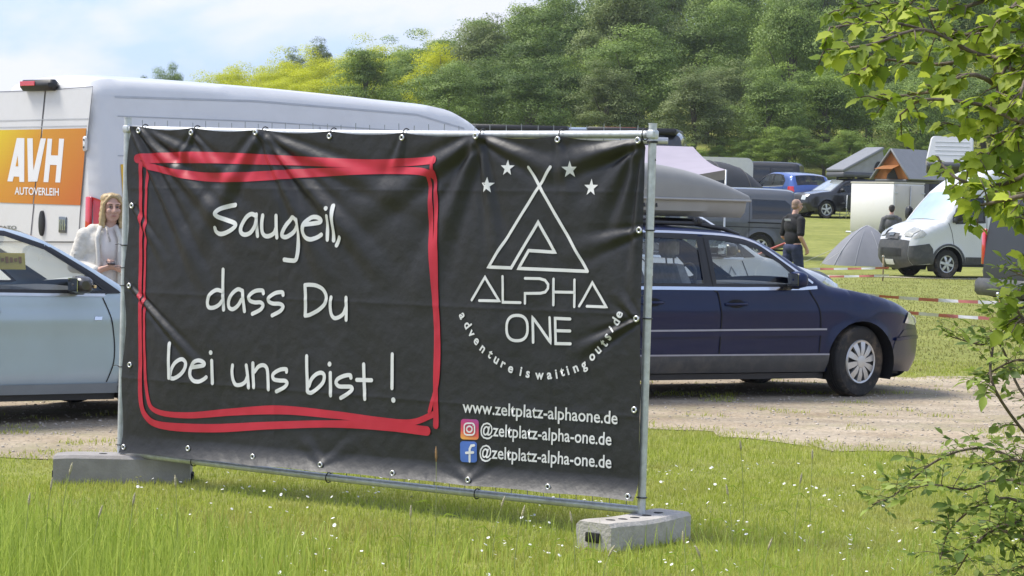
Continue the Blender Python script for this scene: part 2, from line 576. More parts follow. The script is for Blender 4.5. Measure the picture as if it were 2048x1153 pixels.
# ---- gravel road
def gravel_material():
    m = bpy.data.materials.new('gravel'); m.use_nodes = True
    t = m.node_tree; b = t.nodes['Principled BSDF']; l = t.links.new
    b.inputs['Roughness'].default_value = .95; b.inputs['Specular IOR Level'].default_value = .2
    g = t.nodes.new('ShaderNodeNewGeometry')
    def nz_(s, d=6, rg=.6, typ='n'):
        n = t.nodes.new('ShaderNodeTexNoise' if typ == 'n' else 'ShaderNodeTexVoronoi'); n.inputs['Scale'].default_value = s
        if typ == 'n': n.inputs['Detail'].default_value = d; n.inputs['Roughness'].default_value = rg
        l(g.outputs['Position'], n.inputs['Vector']); return n
    v = nz_(38, typ='v'); a = nz_(1.1, 6); c = nz_(14, 6, .7)
    r1 = t.nodes.new('ShaderNodeValToRGB'); e = r1.color_ramp.elements
    e[0].position = .3; e[0].color = (.32, .25, .17, 1); e[1].position = .72; e[1].color = (.44, .375, .285, 1)
    l(a.outputs['Fac'], r1.inputs['Fac'])
    bw = t.nodes.new('ShaderNodeRGBToBW'); l(v.outputs['Color'], bw.inputs['Color'])
    r2 = t.nodes.new('ShaderNodeMapRange'); r2.inputs['To Min'].default_value = .72; r2.inputs['To Max'].default_value = 1.22
    l(bw.outputs['Val'], r2.inputs['Value'])
    sc = t.nodes.new('ShaderNodeVectorMath'); sc.operation = 'SCALE'
    l(r1.outputs['Color'], sc.inputs[0]); l(r2.outputs['Result'], sc.inputs['Scale'])
    r3 = t.nodes.new('ShaderNodeMapRange'); r3.inputs['From Min'].default_value = .50; r3.inputs['From Max'].default_value = .68; r3.inputs['To Max'].default_value = .55
    d = nz_(1.2, 8, .72); l(d.outputs['Fac'], r3.inputs['Value'])
    m2 = t.nodes.new('ShaderNodeMixRGB'); m2.inputs['Color2'].default_value = (.27, .26, .125, 1)
    mpr = t.nodes.new('ShaderNodeMapping'); mpr.inputs['Rotation'].default_value = (0, 0, R(-36)); mpr.inputs['Scale'].default_value = (.12, 1.5, 1)
    l(g.outputs['Position'], mpr.inputs['Vector']); rut = t.nodes.new('ShaderNodeTexNoise'); rut.inputs['Scale'].default_value = 1.0; rut.inputs['Detail'].default_value = 5; l(mpr.outputs['Vector'], rut.inputs['Vector'])
    rr4 = t.nodes.new('ShaderNodeMapRange'); rr4.inputs['From Min'].default_value = .35; rr4.inputs['From Max'].default_value = .65; rr4.inputs['To Min'].default_value = .78; rr4.inputs['To Max'].default_value = 1.18; l(rut.outputs['Fac'], rr4.inputs['Value'])
    sc2 = t.nodes.new('ShaderNodeVectorMath'); sc2.operation = 'SCALE'; l(sc.outputs['Vector'], sc2.inputs[0]); l(rr4.outputs['Result'], sc2.inputs['Scale'])
    l(r3.outputs['Result'], m2.inputs['Fac']); l(sc2.outputs['Vector'], m2.inputs['Color1'])
    l(m2.outputs['Color'], b.inputs['Base Color'])
    bp = t.nodes.new('ShaderNodeBump'); bp.inputs['Strength'].default_value = .7; bp.inputs['Distance'].default_value = .03
    l(c.outputs['Fac'], bp.inputs['Height']); l(bp.outputs['Normal'], b.inputs['Normal'])
    return m
gravel_mat = gravel_material()
ROAD_NEAR = [(-26, -1.5), (-12, 9.3), (-3.24, 15.35), (-1.2, 16.9), (.4, 18.0), (1.05, 18.2), (1.5, 17.7), (2.0, 16.95), (2.6, 16.6), (3.3, 16.35), (5, 15.8), (9, 14.6), (22, 11)]
ROAD_FAR = [(24, 31), (12, 27.3), (7, 26.0), (5.4, 25.4), (4.6, 24.6), (4.05, 24.25), (3.2, 24.8), (1.5, 28), (0, 29.5), (-6, 28), (-14, 22), (-30, 10)]
_rng = random.Random(5)
def wobble(poly, amp, step):
    p = densify(poly, step, False)
    return [(x + amp * noise.noise(Vector((x * 1.3, y * 1.3, 3))), y + amp * noise.noise(Vector((x * 1.3, y * 1.3, 9))) + amp * .5 * noise.noise(Vector((x * 5, y * 5, 2)))) for x, y in p]
road_poly = np.array(wobble(ROAD_NEAR, .55, .2) + wobble(ROAD_FAR, .3, .5))
vs, tr = fill2d(road_poly, [], .55)
road = link('gravel_road', np_mesh('gravel_road', np.column_stack([vs, gz(vs[:, 0], vs[:, 1]) + .006]), tr, gravel_mat, True))
tag(road, 'pale gravel track with a widened junction', None, kind='structure')

# loose stones on the road
def icoblob(seed):
    bm = bmesh.new(); bmesh.ops.create_icosphere(bm, subdivisions=1, radius=1)
    rr = random.Random(seed)
    v_ = np.array([np.array(v.co) * rr.uniform(.7, 1.15) for v in bm.verts]); v_[:, 2] *= .6
    f_ = np.array([[v.index for v in f.verts] for f in bm.faces]); bm.free()
    return v_, f_
def scatter_in(poly, n, rng, x0, x1, y0, y1):
    q = np.column_stack([rng.uniform(x0, x1, n), rng.uniform(y0, y1, n)])
    return q[inside(poly, q)]
rng = np.random.default_rng(3)
def stones(name, q, smin, smax, mat_):
    bv = [icoblob(s) for s in range(4)]
    VV, FF, o = [], [], 0
    for i, (x, y) in enumerate(q):
        v_, f_ = bv[i % 4]
        s = smin + (smax - smin) * rng.random() ** 2.5
        a = rng.uniform(0, 6.28); ca, sa = math.cos(a), math.sin(a)
        w = np.column_stack([(v_[:, 0] * ca - v_[:, 1] * sa) * s + x, (v_[:, 0] * sa + v_[:, 1] * ca) * s + y, v_[:, 2] * s + s * .25 + float(gz(x, y)) + .006])
        VV.append(w); FF.append(f_ + o); o += len(v_)
    return link(name, np_mesh(name, np.concatenate(VV), np.concatenate(FF), mat_))
stone_mat = mat('road_stone', (.43, .38, .32), .9, 0, .45, 9)
q = scatter_in(road_poly, 11000, rng, -5, 6.5, 15, 25)
st = stones('loose_stones', q, .004, .015, stone_mat)
tag(st, 'loose small stones lying on the gravel track', 'gravel', kind='stuff')

# ---- worn path across the camp field
path_mat = mat('worn_path', (.36, .33, .22), .95, 0, .3, 2, .4, 20)
pl = [(-30, 57), (8, 60.2), (9.5, 60.6), (14, 61.2), (40, 63)]
cl = densify(pl, 1.0, False)
pv, pf = [], []
for i, (x, y) in enumerate(cl):
    for sg in (-1, 1):
        yy = y + sg * (.55 + .2 * noise.noise(Vector((x * .6, sg, 1))))
        pv.append((x, yy, float(gz(x, yy)) + .012))
pf = [(2 * i, 2 * i + 2, 2 * i + 3, 2 * i + 1) for i in range(len(cl) - 1)]
tag(link('path', np_mesh('path', pv, pf, path_mat)), 'worn pale path across the field', None, kind='structure')

# ------------------------------------------------------------------ forest
def leaf_material(name, c1, c2, transl=.3, rnd=.25, patch=None):
    m = bpy.data.materials.new(name); m.use_nodes = True
    t = m.node_tree; b = t.nodes['Principled BSDF']; l = t.links.new
    at_ = t.nodes.new('ShaderNodeAttribute'); at_.attribute_name = 'tint'
    oi = t.nodes.new('ShaderNodeObjectInfo')
    ad = t.nodes.new('ShaderNodeMath'); ad.operation = 'MULTIPLY_ADD'
    ad.inputs[1].default_value = rnd; l(oi.outputs['Random'], ad.inputs[0]); l(at_.outputs['Fac'], ad.inputs[2])
    sb = t.nodes.new('ShaderNodeMath'); sb.operation = 'SUBTRACT'; sb.inputs[1].default_value = rnd / 2; sb.use_clamp = True
    l(ad.outputs[0], sb.inputs[0])
    mx_ = t.nodes.new('ShaderNodeMixRGB'); mx_.inputs['Color1'].default_value = (*c1, 1); mx_.inputs['Color2'].default_value = (*c2, 1)
    l(sb.outputs[0], mx_.inputs['Fac'])
    if patch:
        gg = t.nodes.new('ShaderNodeNewGeometry'); pn = t.nodes.new('ShaderNodeTexNoise'); pn.inputs['Scale'].default_value = 1.1; pn.inputs['Detail'].default_value = 6; pn.inputs['Roughness'].default_value = .65
        l(gg.outputs['Position'], pn.inputs['Vector'])
        pr_ = t.nodes.new('ShaderNodeMapRange'); pr_.inputs['From Min'].default_value = .47; pr_.inputs['From Max'].default_value = .68; pr_.inputs['To Max'].default_value = .75
        l(pn.outputs['Fac'], pr_.inputs['Value'])
        m3 = t.nodes.new('ShaderNodeMixRGB'); m3.inputs['Color2'].default_value = (*patch, 1)
        l(pr_.outputs['Result'], m3.inputs['Fac']); l(mx_.outputs['Color'], m3.inputs['Color1']); mx_ = m3
    l(mx_.outputs['Color'], b.inputs['Base Color'])
    b.inputs['Roughness'].default_value = .55; b.inputs['Specular IOR Level'].default_value = .3
    tr_ = t.nodes.new('ShaderNodeBsdfTranslucent'); ms = t.nodes.new('ShaderNodeMixShader'); ms.inputs['Fac'].default_value = transl
    l(mx_.outputs['Color'], tr_.inputs['Color']); l(b.outputs['BSDF'], ms.inputs[1]); l(tr_.outputs['BSDF'], ms.inputs[2])
    l(ms.outputs['Shader'], t.nodes['Material Output'].inputs['Surface'])
    MATS[name] = m
    return m

def quads_from(centers, normals, size, rng, aspect=1.0):
    n = len(centers)
    a = rng.normal(size=(n, 3))
    x = np.cross(normals, a); x /= np.linalg.norm(x, axis=1)[:, None] + 1e-9
    y = np.cross(normals, x)
    s = size[:, None] / 2
    bend = normals * s * .35
    v = np.stack([centers - x * s * aspect, centers - y * s - bend, centers + x * s * aspect, centers + y * s - bend], 1)
    return v.reshape(-1, 3), np.arange(4 * n).reshape(n, 4)

def set_tint(me, vals):
    at_ = me.attributes.new('tint', 'FLOAT', 'FACE')
    at_.data.foreach_set('value', np.asarray(vals, np.float32))

def crown_mesh(name, seed, h, rx, zc, rz, nclump, nleaf, leaf, mat_, shape=1.0):
    rng = np.random.default_rng(seed)
    # clump centres on layered limbs through an ovoid
    d = rng.normal(size=(nclump, 3)); d /= np.linalg.norm(d, axis=1)[:, None]
    d[:, 2] = np.where(d[:, 2] < -.55, -d[:, 2], d[:, 2])
    rad = rng.uniform(.35, 1.0, nclump) ** .6
    lob = 1 + .22 * np.sin(3 * np.arctan2(d[:, 1], d[:, 0]) + seed) + .15 * rng.normal(size=nclump)
    C = d * (rad * lob)[:, None] * np.array([rx, rx, rz])
    taper = 1 - .35 * shape * np.clip(C[:, 2] / rz, 0, 1)
    C[:, :2] *= taper[:, None]
    C[:, 2] += zc
    cr = rng.uniform(.55, 1.2, nclump) * rx * .31
    ci = rng.integers(0, nclump, nleaf)
    dd = rng.normal(size=(nleaf, 3)); dd /= np.linalg.norm(dd, axis=1)[:, None]
    dd[:, 2] = np.abs(dd[:, 2]) * np.where(rng.random(nleaf) < .78, 1, -1)
    rr = cr[ci] * rng.uniform(.55, 1.12, nleaf)
    P = C[ci] + dd * rr[:, None] * np.array([1.15, 1.15, .80])
    nrm = dd * .7 + rng.normal(size=(nleaf, 3)) * .45 + np.array([0, 0, .45])
    nrm /= np.linalg.norm(nrm, axis=1)[:, None]
    v, f = quads_from(P, nrm, leaf * rng.uniform(.6, 1.35, nleaf), rng, .75)
    me = np_mesh(name, v, f, mat_, True)
    ln = dd * .75 + nrm * .45 + np.array([0, 0, .25]); ln /= np.linalg.norm(ln, axis=1)[:, None]
    me.normals_split_custom_set([tuple(x) for x in np.repeat(ln, 4, 0)])
    ct = rng.uniform(.1, .9, nclump)
    set_tint(me, np.clip(ct[ci] * .7 + rng.uniform(0, .35, nleaf), 0, 1))
    return me, C

bark = mat('bark', (.10, .085, .065), .9, 0, .3, 6, .5, 25)
def trunk_mb(h, C, r, seed, nb=7):
    mb = MB(); rr = random.Random(seed)
    pts = [(0, 0, -.4)]
    for k in range(1, 7):
        pts.append((rr.uniform(-.03, .03) * h * k / 6, rr.uniform(-.03, .03) * h * k / 6, h * .8 * k / 6))
    mb.tube(pts, [r * (1 - .8 * k / 6) + .01 for k in range(7)], 7)
    for k in range(nb):
        c = C[rr.randrange(len(C))]
        z0 = min(max(c[2] * .55, h * .22), h * .7)
        i = z0 / (h * .8) * 6; j = min(int(i), 5)
        a = np.array(pts[j]) + (np.array(pts[j + 1]) - np.array(pts[j])) * (i - j)
        m_ = (a + c) / 2 + np.array([0, 0, -.04 * h])
        mb.tube([a, m_, c], [r * .35, r * .22, r * .06], 5)
    return mb

fol_dark = leaf_material('foliage_forest', (.075, .13, .028), (.25, .35, .075), .3, .5)
fol_mid = leaf_material('foliage_mid', (.10, .17, .03), (.31, .42, .075), .32, .45)
fol_yel = leaf_material('foliage_spring', (.34, .40, .008), (.64, .66, .02), .42, .2)
fol_olive = leaf_material('foliage_olive', (.10, .135, .045), (.25, .31, .10), .3, .4)
KINDS = {}
for nm, mt, seeds, rx, rz in (('dark', fol_dark, (1, 2, 3), .36, .46), ('mid', fol_mid, (4, 5), .36, .44), ('yellow', fol_yel, (6, 7), .42, .44), ('olive', fol_olive, (8,), .32, .44)):
    KINDS[nm] = []
    for s in seeds:
        me, C = crown_mesh('crown', s, 1, rx, .52, rz, 80, 28000, .0135, mt)
        tb = trunk_mb(1.0, C, .022, s)
        KINDS[nm].append((me, tb.mesh('trunk', bark, True)))
FLAB = {'dark': 'dark green broadleaf tree in the dense wood on the hillside',
        'mid': 'fresh mid green broadleaf tree in the wood on the hillside',
        'yellow': 'bright yellow green broadleaf tree lower on the wooded hill',
        'olive': 'olive grey green tree among the wood on the hill'}
def tree(x, y, h, kind, wid=1.0, name='forest_tree', label=None, group=None, rr=random):
    me, tm = rr.choice(KINDS[kind])
    t = thing(name, label or FLAB[kind], 'tree', (x, y, float(gz(x, y)) - .1), rr.uniform(0, 6.28), group or {'dark': 'dark trees of the hillside wood', 'mid': 'mid green trees of the hillside wood', 'yellow': 'yellow green trees below the wood', 'olive': 'olive trees of the hillside wood'}[kind])
    t.scale = (h * wid, h * wid, h)
    link('crown', me, t); link('trunk', tm, t)
    return t
SKYL = np.array([(270, 178), (300, 165), (370, 165), (410, 145), (480, 126), (540, 114), (600, 118), (640, 112), (690, 114), (740, 96), (800, 82), (880, 74), (930, 58), (1000, 32), (1060, 8), (1150, -10), (1300, -60), (2200, -200)], float)
rr = random.Random(11)
def sky_y(px): return float(np.interp(px, SKYL[:, 0], SKYL[:, 1]))
def hor(px): return 400 + (px - 1024) * math.tan(ROLL)
def px_of(x, y): return 1024 + FPX * x / y
ntree = 0
for row, (Yd, step, top) in enumerate(((161, 4.8, .50), (167, 5.2, .62), (175, 5.6, .74), (184, 6.0, .85), (194, 6.2, .95), (206, 6.4, 1.0), (222, 7.0, 1.05), (245, 8, 1.1))):
    x0, x1 = (820 - 1024) / FPX * Yd, (2140 - 1024) / FPX * Yd
    if row >= 5: x0 = (690 - 1024) / FPX * Yd
    x = x0 + rr.uniform(0, step)
    while x < x1:
        y = Yd + rr.uniform(-3, 3)
        px = px_of(x, y)
        sy = sky_y(px)
        ty = hor(px) - (hor(px) - max(sy, -70)) * min(1.0, top * rr.uniform(.72, 1.22))
        if row >= 5: ty = sy + rr.uniform(-12, 22) if sy > -20 else sy
        zt = CAM_H + (hor(px) - ty) * y / FPX
        h = zt - float(gz(x, y))
        h = min(max(h, 6.5), 17)
        if CAM_H + (hor(px) - sy) * y / FPX + 1.0 > float(gz(x, y)) + h * .9:
            kind = rr.choices(['dark', 'mid', 'olive'], [.6, .25, .15])[0]
            if px < 880 and row >= 5: kind = rr.choices(['mid', 'yellow'], [.5, .5])[0]
            wh = ('at the edge of the field', 'in the lower belt of the hillside wood', 'halfway up the wooded hillside', 'high on the wooded hillside')[row // 2]; tree(x, y, h, kind, min(rr.uniform(3.4, 4.7), .46 * h) / (.36 * h), label={'dark': 'dark green broadleaf tree ', 'mid': 'fresh mid green broadleaf tree ', 'olive': 'olive grey green broadleaf tree ', 'yellow': 'bright yellow green broadleaf tree '}[kind] + wh, group=kind + ' green trees ' + wh, rr=rr); ntree += 1
        x += step * rr.uniform(.8, 1.2)
# the yellow green trees further left
for Yd, step in ((228, 4.0), (236, 4.0), (250, 4.4), (268, 4.8)):
    x = (372 - 1024) / FPX * Yd
    while px_of(x, Yd) < 880:
        y = Yd + rr.uniform(-3, 3); px = px_of(x, y)
        lim = sky_y(px) + {228: 46, 236: 30, 250: 14, 268: 0}[Yd] + rr.uniform(-6, 10)
        zt = CAM_H + (hor(px) - lim) * y / FPX
        h = zt - float(gz(x, y))
        if h > 2:
            tree(x, y, min(h, 15), 'yellow' if px < 790 or rr.random() < .4 else 'mid', rr.uniform(3.2, 4.4) / (.42 * min(h, 15)), rr=rr); ntree += 1
        x += step * rr.uniform(.8, 1.2)
# single tree that stands above the skyline, small dark trees beyond the van roof
p = at(640, 92, 290); x, y = p[0], p[1]
tree(x, y, p[2] - float(gz(x, y)), 'olive', .8, label='round olive tree rising alone above the yellow green canopy', group='lone tree', rr=rr)
p = at(590, 112, 292); tree(p[0], p[1], p[2] - float(gz(p[0], p[1])), 'olive', .8, label='low olive brown tree crown beside the lone round tree on the ridge', group='low ridge tree', rr=rr)
for px, py in ((288, 150), (318, 146), (345, 141), (362, 158)):
    p = at(px, py, 300); tree(p[0], p[1], p[2] - float(gz(p[0], p[1])), 'dark', .55, label='small far dark tree showing just above the white van roof', group='far dark trees above the van roof', rr=rr)
# young bushes at the wood's edge
for px in (1385, 1430, 1475, 1520, 1545, 1580, 1640, 1690, 1740, 1790, 1850, 1910, 1980, 2040):
    Yd = 155.5 + rr.uniform(-1.5, 2); x = (px - 1024) / FPX * Yd
    tree(x, Yd, rr.uniform(1.8, 3.6), 'mid', rr.uniform(1.1, 1.5), name='bush', label='young light green bush at the foot of the wood', group='bushes at the edge of the wood', rr=rr)

# ================================================================== fence with banner
PR = ground_pt(1281, 1080)
PL = ground_pt(240, 962)
FU = PR - PL; FU[2] = 0
FL = float(np.linalg.norm(FU)); FU /= FL
FN = np.array([FU[1], -FU[0], 0.0])            # towards the camera
if np.dot(FN, CAM - PL) < 0: FN = -FN
FZ = np.array([0, 0, 1.0])
F0 = PL.copy(); F0[2] = PL[2] + .03
SLOPE = (PR[2] - PL[2]) / FL
def fpt(u, v, n=0.0):
    """fence frame: u along, v up from the ground line, n towards the camera"""
    return F0 + FU * u + FZ * (v + SLOPE * u) + FN * n
BO = .034                                       # banner's offset in front of the frame
def b_uv(px, py):
    p = on_plane(px, py, F0 + FN * BO, FN) - F0
    u = float(np.dot(p, FU)); return np.array([u, float(p[2]) - SLOPE * u])

fence = thing('site_fence', 'galvanised mobile site fence panel that carries the black banner', 'fence', fpt(FL / 2, 0))
def fbuild(mb, name, m, parent, smooth=40):
    o = mb.build(name, m, parent, smooth)
    o.matrix_parent_inverse = Matrix.Translation(-V(fpt(FL / 2, 0)))
    return o
TOPL, TOPR = b_uv(258, 236)[1], b_uv(1302, 248)[1]
RAILL, RAILR = b_uv(258, 258)[1], b_uv(1298, 269)[1]
BRL, BRR = b_uv(262, 908)[1], b_uv(1275, 1022)[1]
def lerp(a, b, t): return a + (b - a) * t
for u, top in ((0, TOPL), (FL, TOPR)):
    mb = MB(); mb.tube([fpt(u, .10), fpt(u, top)], .021, 14)
    mb.tube([fpt(u, top), fpt(u, top + .004)], .0225, 14)
    po = fbuild(mb, 'post', galv, fence)
    c = MB(); c.box(fpt(u, lerp(RAILL, RAILR, u / FL), .0), (.05, .05, .045), 0, math.atan2(FU[1], FU[0]), .008)
    co = c.build('weld_collar', galv, po)
for (va, vb, nm) in ((RAILL, RAILR, 'top_rail'), (BRL, BRR, 'bottom_rail')):
    mb = MB(); n = 24
    mb.tube([fpt(FL * i / n, lerp(va, vb, i / n) - .012 * math.sin(math.pi * i / n)) for i in range(n + 1)], .0205, 12)
    fbuild(mb, nm, galv, fence)
wire = mat('fence_wire', (.30, .31, .32), .5, .6, .2, 30)
nw = 36
for i in range(1, nw):
    u = FL * i / nw; t = i / nw
    s_ = -.012 * math.sin(math.pi * t)
    mb = MB(); mb.tube([fpt(u, lerp(BRL, BRR, t) + s_, -.016), fpt(u, lerp(RAILL, RAILR, t) + s_ - .02, -.019), fpt(u + .003 * math.sin(i * 3.1), lerp(RAILL, RAILR, t) + s_ + .052 + .006 * math.sin(i * 2.3), -.017)], .0021, 5)
    fbuild(mb, 'wire', wire, fence)
for k in range(1, 7):
    mb = MB(); t = k / 7
    mb.tube([fpt(.02, lerp(BRL, RAILL, t), -.021), fpt(FL - .02, lerp(BRR, RAILR, t), -.021)], .0022, 5)
    fbuild(mb, 'wire', wire, fence)

# ---- the cloth
UTL, UTR, UBR, UBL = b_uv(262, 253), b_uv(1290, 277), b_uv(1281, 1001), b_uv(246, 905)
EY_TOP = [b_uv(x, y) for x, y in ((284, 262), (388, 266), (524, 266), (661, 273), (806, 276), (960, 273), (1118, 280), (1284, 282))]
EY_BOT = [b_uv(x, y) for x, y in ((254, 894), (382, 897), (515, 913), (652, 929), (795, 946), (949, 959), (1106, 973), (1268, 992))]
EY_L = [b_uv(x, y) for x, y in ((268, 412), (264, 572), (264, 730))]
EY_R = [b_uv(x, y) for x, y in ((1283, 461), (1280, 638), (1272, 820))]
RID = []   # ridges in the cloth: (p0, p1, width, height)
for a, b, w, h in (((268, 262), (400, 545), .030, .016), ((284, 264), (470, 470), .035, .014), ((300, 268), (560, 400), .04, .008),
                   ((524, 268), (400, 470), .05, .012), ((524, 268), (640, 520), .032, .015), ((526, 268), (745, 520), .035, .014), ((530, 270), (860, 420), .04, .009),
                   ((960, 276), (850, 560), .05, .013), ((958, 276), (720, 430), .05, .012), ((960, 276), (1000, 520), .03, .010), ((964, 276), (1110, 345), .03, .010),
                   ((1284, 284), (1120, 330), .035, .016), ((1284, 284), (1190, 420), .04, .010), ((1283, 284), (1236, 460), .025, .012),
                   ((268, 576), (392, 720), .018, .012), ((268, 412), (330, 520), .02, .008), ((1283, 462), (1150, 500), .03, .007),
                   ((1280, 640), (1165, 700), .02, .010), ((1280, 640), (1240, 590), .02, .008), ((1284, 300), (1270, 560), .02, .01),
                   ((949, 957), (860, 900), .03, .003), ((949, 957), (1010, 890), .03, .003), ((652, 926), (600, 870), .03, .003), ((652, 926), (720, 880), .03, .003),
                   ((388, 268), (350, 360), .025, .008), ((388, 268), (450, 350), .02, .007), ((806, 278), (780, 380), .03, .006), ((1118, 282), (1140, 400), .03, .006)):
    RID.append((b_uv(*a), b_uv(*b), w, h))
CR_H = [b_uv(700, 604)[1], b_uv(700, 380)[1], b_uv(700, 790)[1]]
CR_V = [b_uv(560, 500)[0], b_uv(880, 500)[0], b_uv(1110, 500)[0]]
BW, BH = float(UTR[0] - UTL[0]), float(UTL[1] - UBL[1])
def fold(u, v):
    h = .020 * noise.noise(Vector((u * 1.1, v * 1.1, 4.2))) + .006 * noise.noise(Vector((u * 4 + v * 1.5, v * 3 - u, 7.7))) + .0016 * noise.noise(Vector((u * 17, v * 15, 1.1)))
    for a, b, w, k in RID:
        ab = b - a; L2 = ab[0] * ab[0] + ab[1] * ab[1]
        t = ((u - a[0]) * ab[0] + (v - a[1]) * ab[1]) / L2
        if -.15 < t < 1.25:
            q0 = (u - a[0]) * -ab[1] + (v - a[1]) * ab[0]
            d = q0 / math.sqrt(L2)
            ww = w * 1.25 * (.42 + .9 * max(t, 0))
            e = d / ww
            if abs(e) < 3.2:
                env = max(0, min(1, (t + .15) / .3)) * max(0, min(1, (1.25 - t) / .8))
                h += 1.35 * k * env * (math.exp(-e * e) - .55 * math.exp(-(abs(e) - 1.6) ** 2 * 1.8))
    for c in CR_H: h += .0022 * math.exp(-abs(v - c) / .012)
    for c in CR_V: h += .0018 * math.exp(-abs(u - c) / .012)
    return h
def edge_pull(u, v):
    """cloth bottom and top edges: hem rolled up between the eyelets"""
    vb = lerp(UBL[1], UBR[1], (u - UBL[0]) / (UBR[0] - UBL[0]))
    t = (v - vb) / .11
    return .05 * max(0, 1 - t) ** 1.6 * (.45 + .55 * smooth01((u - .2) / .8)) if t < 1 else 0.0
def bpt(u, v, off=0.0):
    h = fold(u, v)
    return fpt(u, v, BO + .012 + h + edge_pull(u, v) + off)
def scallop(u, eys, k):
    us = [e[0] for e in eys]
    for a, b in zip(us[:-1], us[1:]):
        if a <= u <= b: return k * math.sin(math.pi * (u - a) / (b - a))
    return 0.0
banner = thing('banner', 'black printed banner with red hand drawn frame tied to the site fence', 'banner', fpt(FL / 2, 0))
INV = Matrix.Translation(-V(fpt(FL / 2, 0)))
def bbuild(mb, name, m, parent=None, smooth=True):
    me = mb.mesh(name, m, smooth)
    o = link(name, me, parent or banner)
    if parent is None: o.matrix_parent_inverse = INV
    return o
def banner_material():
    m = bpy.data.materials.new('black_pvc'); m.use_nodes = True
    t = m.node_tree; b = t.nodes['Principled BSDF']; l = t.links.new
    b.inputs['Base Color'].default_value = (.0105, .0105, .0115, 1)
    b.inputs['Specular IOR Level'].default_value = .55
    g = t.nodes.new('ShaderNodeTexCoord')
    n1 = t.nodes.new('ShaderNodeTexNoise'); n1.inputs['Scale'].default_value = 2.2; n1.inputs['Detail'].default_value = 6
    l(g.outputs['Object'], n1.inputs['Vector'])
    mr = t.nodes.new('ShaderNodeMapRange'); mr.inputs['To Min'].default_value = .42; mr.inputs['To Max'].default_value = .55
    l(n1.outputs['Fac'], mr.inputs['Value']); l(mr.outputs['Result'], b.inputs['Roughness'])
    n2 = t.nodes.new('ShaderNodeTexNoise'); n2.inputs['Scale'].default_value = 22; n2.inputs['Detail'].default_value = 5
    l(g.outputs['Object'], n2.inputs['Vector'])
    bp = t.nodes.new('ShaderNodeBump'); bp.inputs['Strength'].default_value = .16; bp.inputs['Distance'].default_value = .02
    l(n2.outputs['Fac'], bp.inputs['Height']); l(bp.outputs['Normal'], b.inputs['Normal'])
    return m
pvc = banner_material()
mb = MB()
NU, NV = 400, 270
def cl_fn(s, t):
    ut = lerp(UTL[0], UTR[0], s); ub = lerp(UBL[0], UBR[0], s)
    vt = lerp(UTL[1], UTR[1], s) - scallop(ut, EY_TOP, .018); vb = lerp(UBL[1], UBR[1], s) + scallop(ub, EY_BOT, .006)
    u, v = lerp(ub, ut, t), lerp(vb, vt, t)
    if s < .02: u += .012 * math.sin(t * 20) * (1 - s / .02)
    return bpt(u, v)
def foldv(u, v):
    h = np.array([.020 * noise.noise(Vector((a * 1.1, b * 1.1, 4.2))) + .006 * noise.noise(Vector((a * 4 + b * 1.5, b * 3 - a, 7.7))) + .0016 * noise.noise(Vector((a * 17, b * 15, 1.1))) for a, b in zip(u, v)])
    for a, b, w, k in RID:
        ab = b - a; L2 = ab[0] * ab[0] + ab[1] * ab[1]
        t = ((u - a[0]) * ab[0] + (v - a[1]) * ab[1]) / L2
        d = ((u - a[0]) * -ab[1] + (v - a[1]) * ab[0]) / math.sqrt(L2)
        e = d / (w * 1.25 * (.42 + .9 * np.maximum(t, 0)))
        env = np.clip((t + .15) / .3, 0, 1) * np.clip((1.25 - t) / .8, 0, 1)
        h += np.where((t > -.15) & (t < 1.25) & (np.abs(e) < 3.2), 1.35 * k * env * (np.exp(-e * e) - .55 * np.exp(-(np.abs(e) - 1.6) ** 2 * 1.8)), 0)
    for c in CR_H: h += .0022 * np.exp(-np.abs(v - c) / .012)
    for c in CR_V: h += .0018 * np.exp(-np.abs(u - c) / .012)
    return h
def cloth_mesh():
    UV = []
    for j in range(NV + 1):
        t = j / NV
        for i in range(NU + 1):
            s = i / NU
            ut = lerp(UTL[0], UTR[0], s); ub = lerp(UBL[0], UBR[0], s)
            vt = lerp(UTL[1], UTR[1], s) - scallop(ut, EY_TOP, .018); vb = lerp(UBL[1], UBR[1], s) + scallop(ub, EY_BOT, .006)
            u, v = lerp(ub, ut, t), lerp(vb, vt, t)
            if s < .02: u += .012 * math.sin(t * 20) * (1 - s / .02)
            UV.append((u, v, edge_pull(u, v)))
    UV = np.array(UV); u, v = UV[:, 0], UV[:, 1]
    nn = BO + .012 + foldv(u, v) + UV[:, 2]
    P = F0 + u[:, None] * FU + (v + SLOPE * u)[:, None] * FZ + nn[:, None] * FN
    ix = np.arange((NU + 1) * (NV + 1)).reshape(NV + 1, NU + 1)
    fc = np.stack([ix[:-1, :-1], ix[:-1, 1:], ix[1:, 1:], ix[1:, :-1]], -1).reshape(-1, 4)
    o = link('cloth', np_mesh('cloth', P, fc, pvc, True), banner); o.matrix_parent_inverse = INV
cloth_mesh()

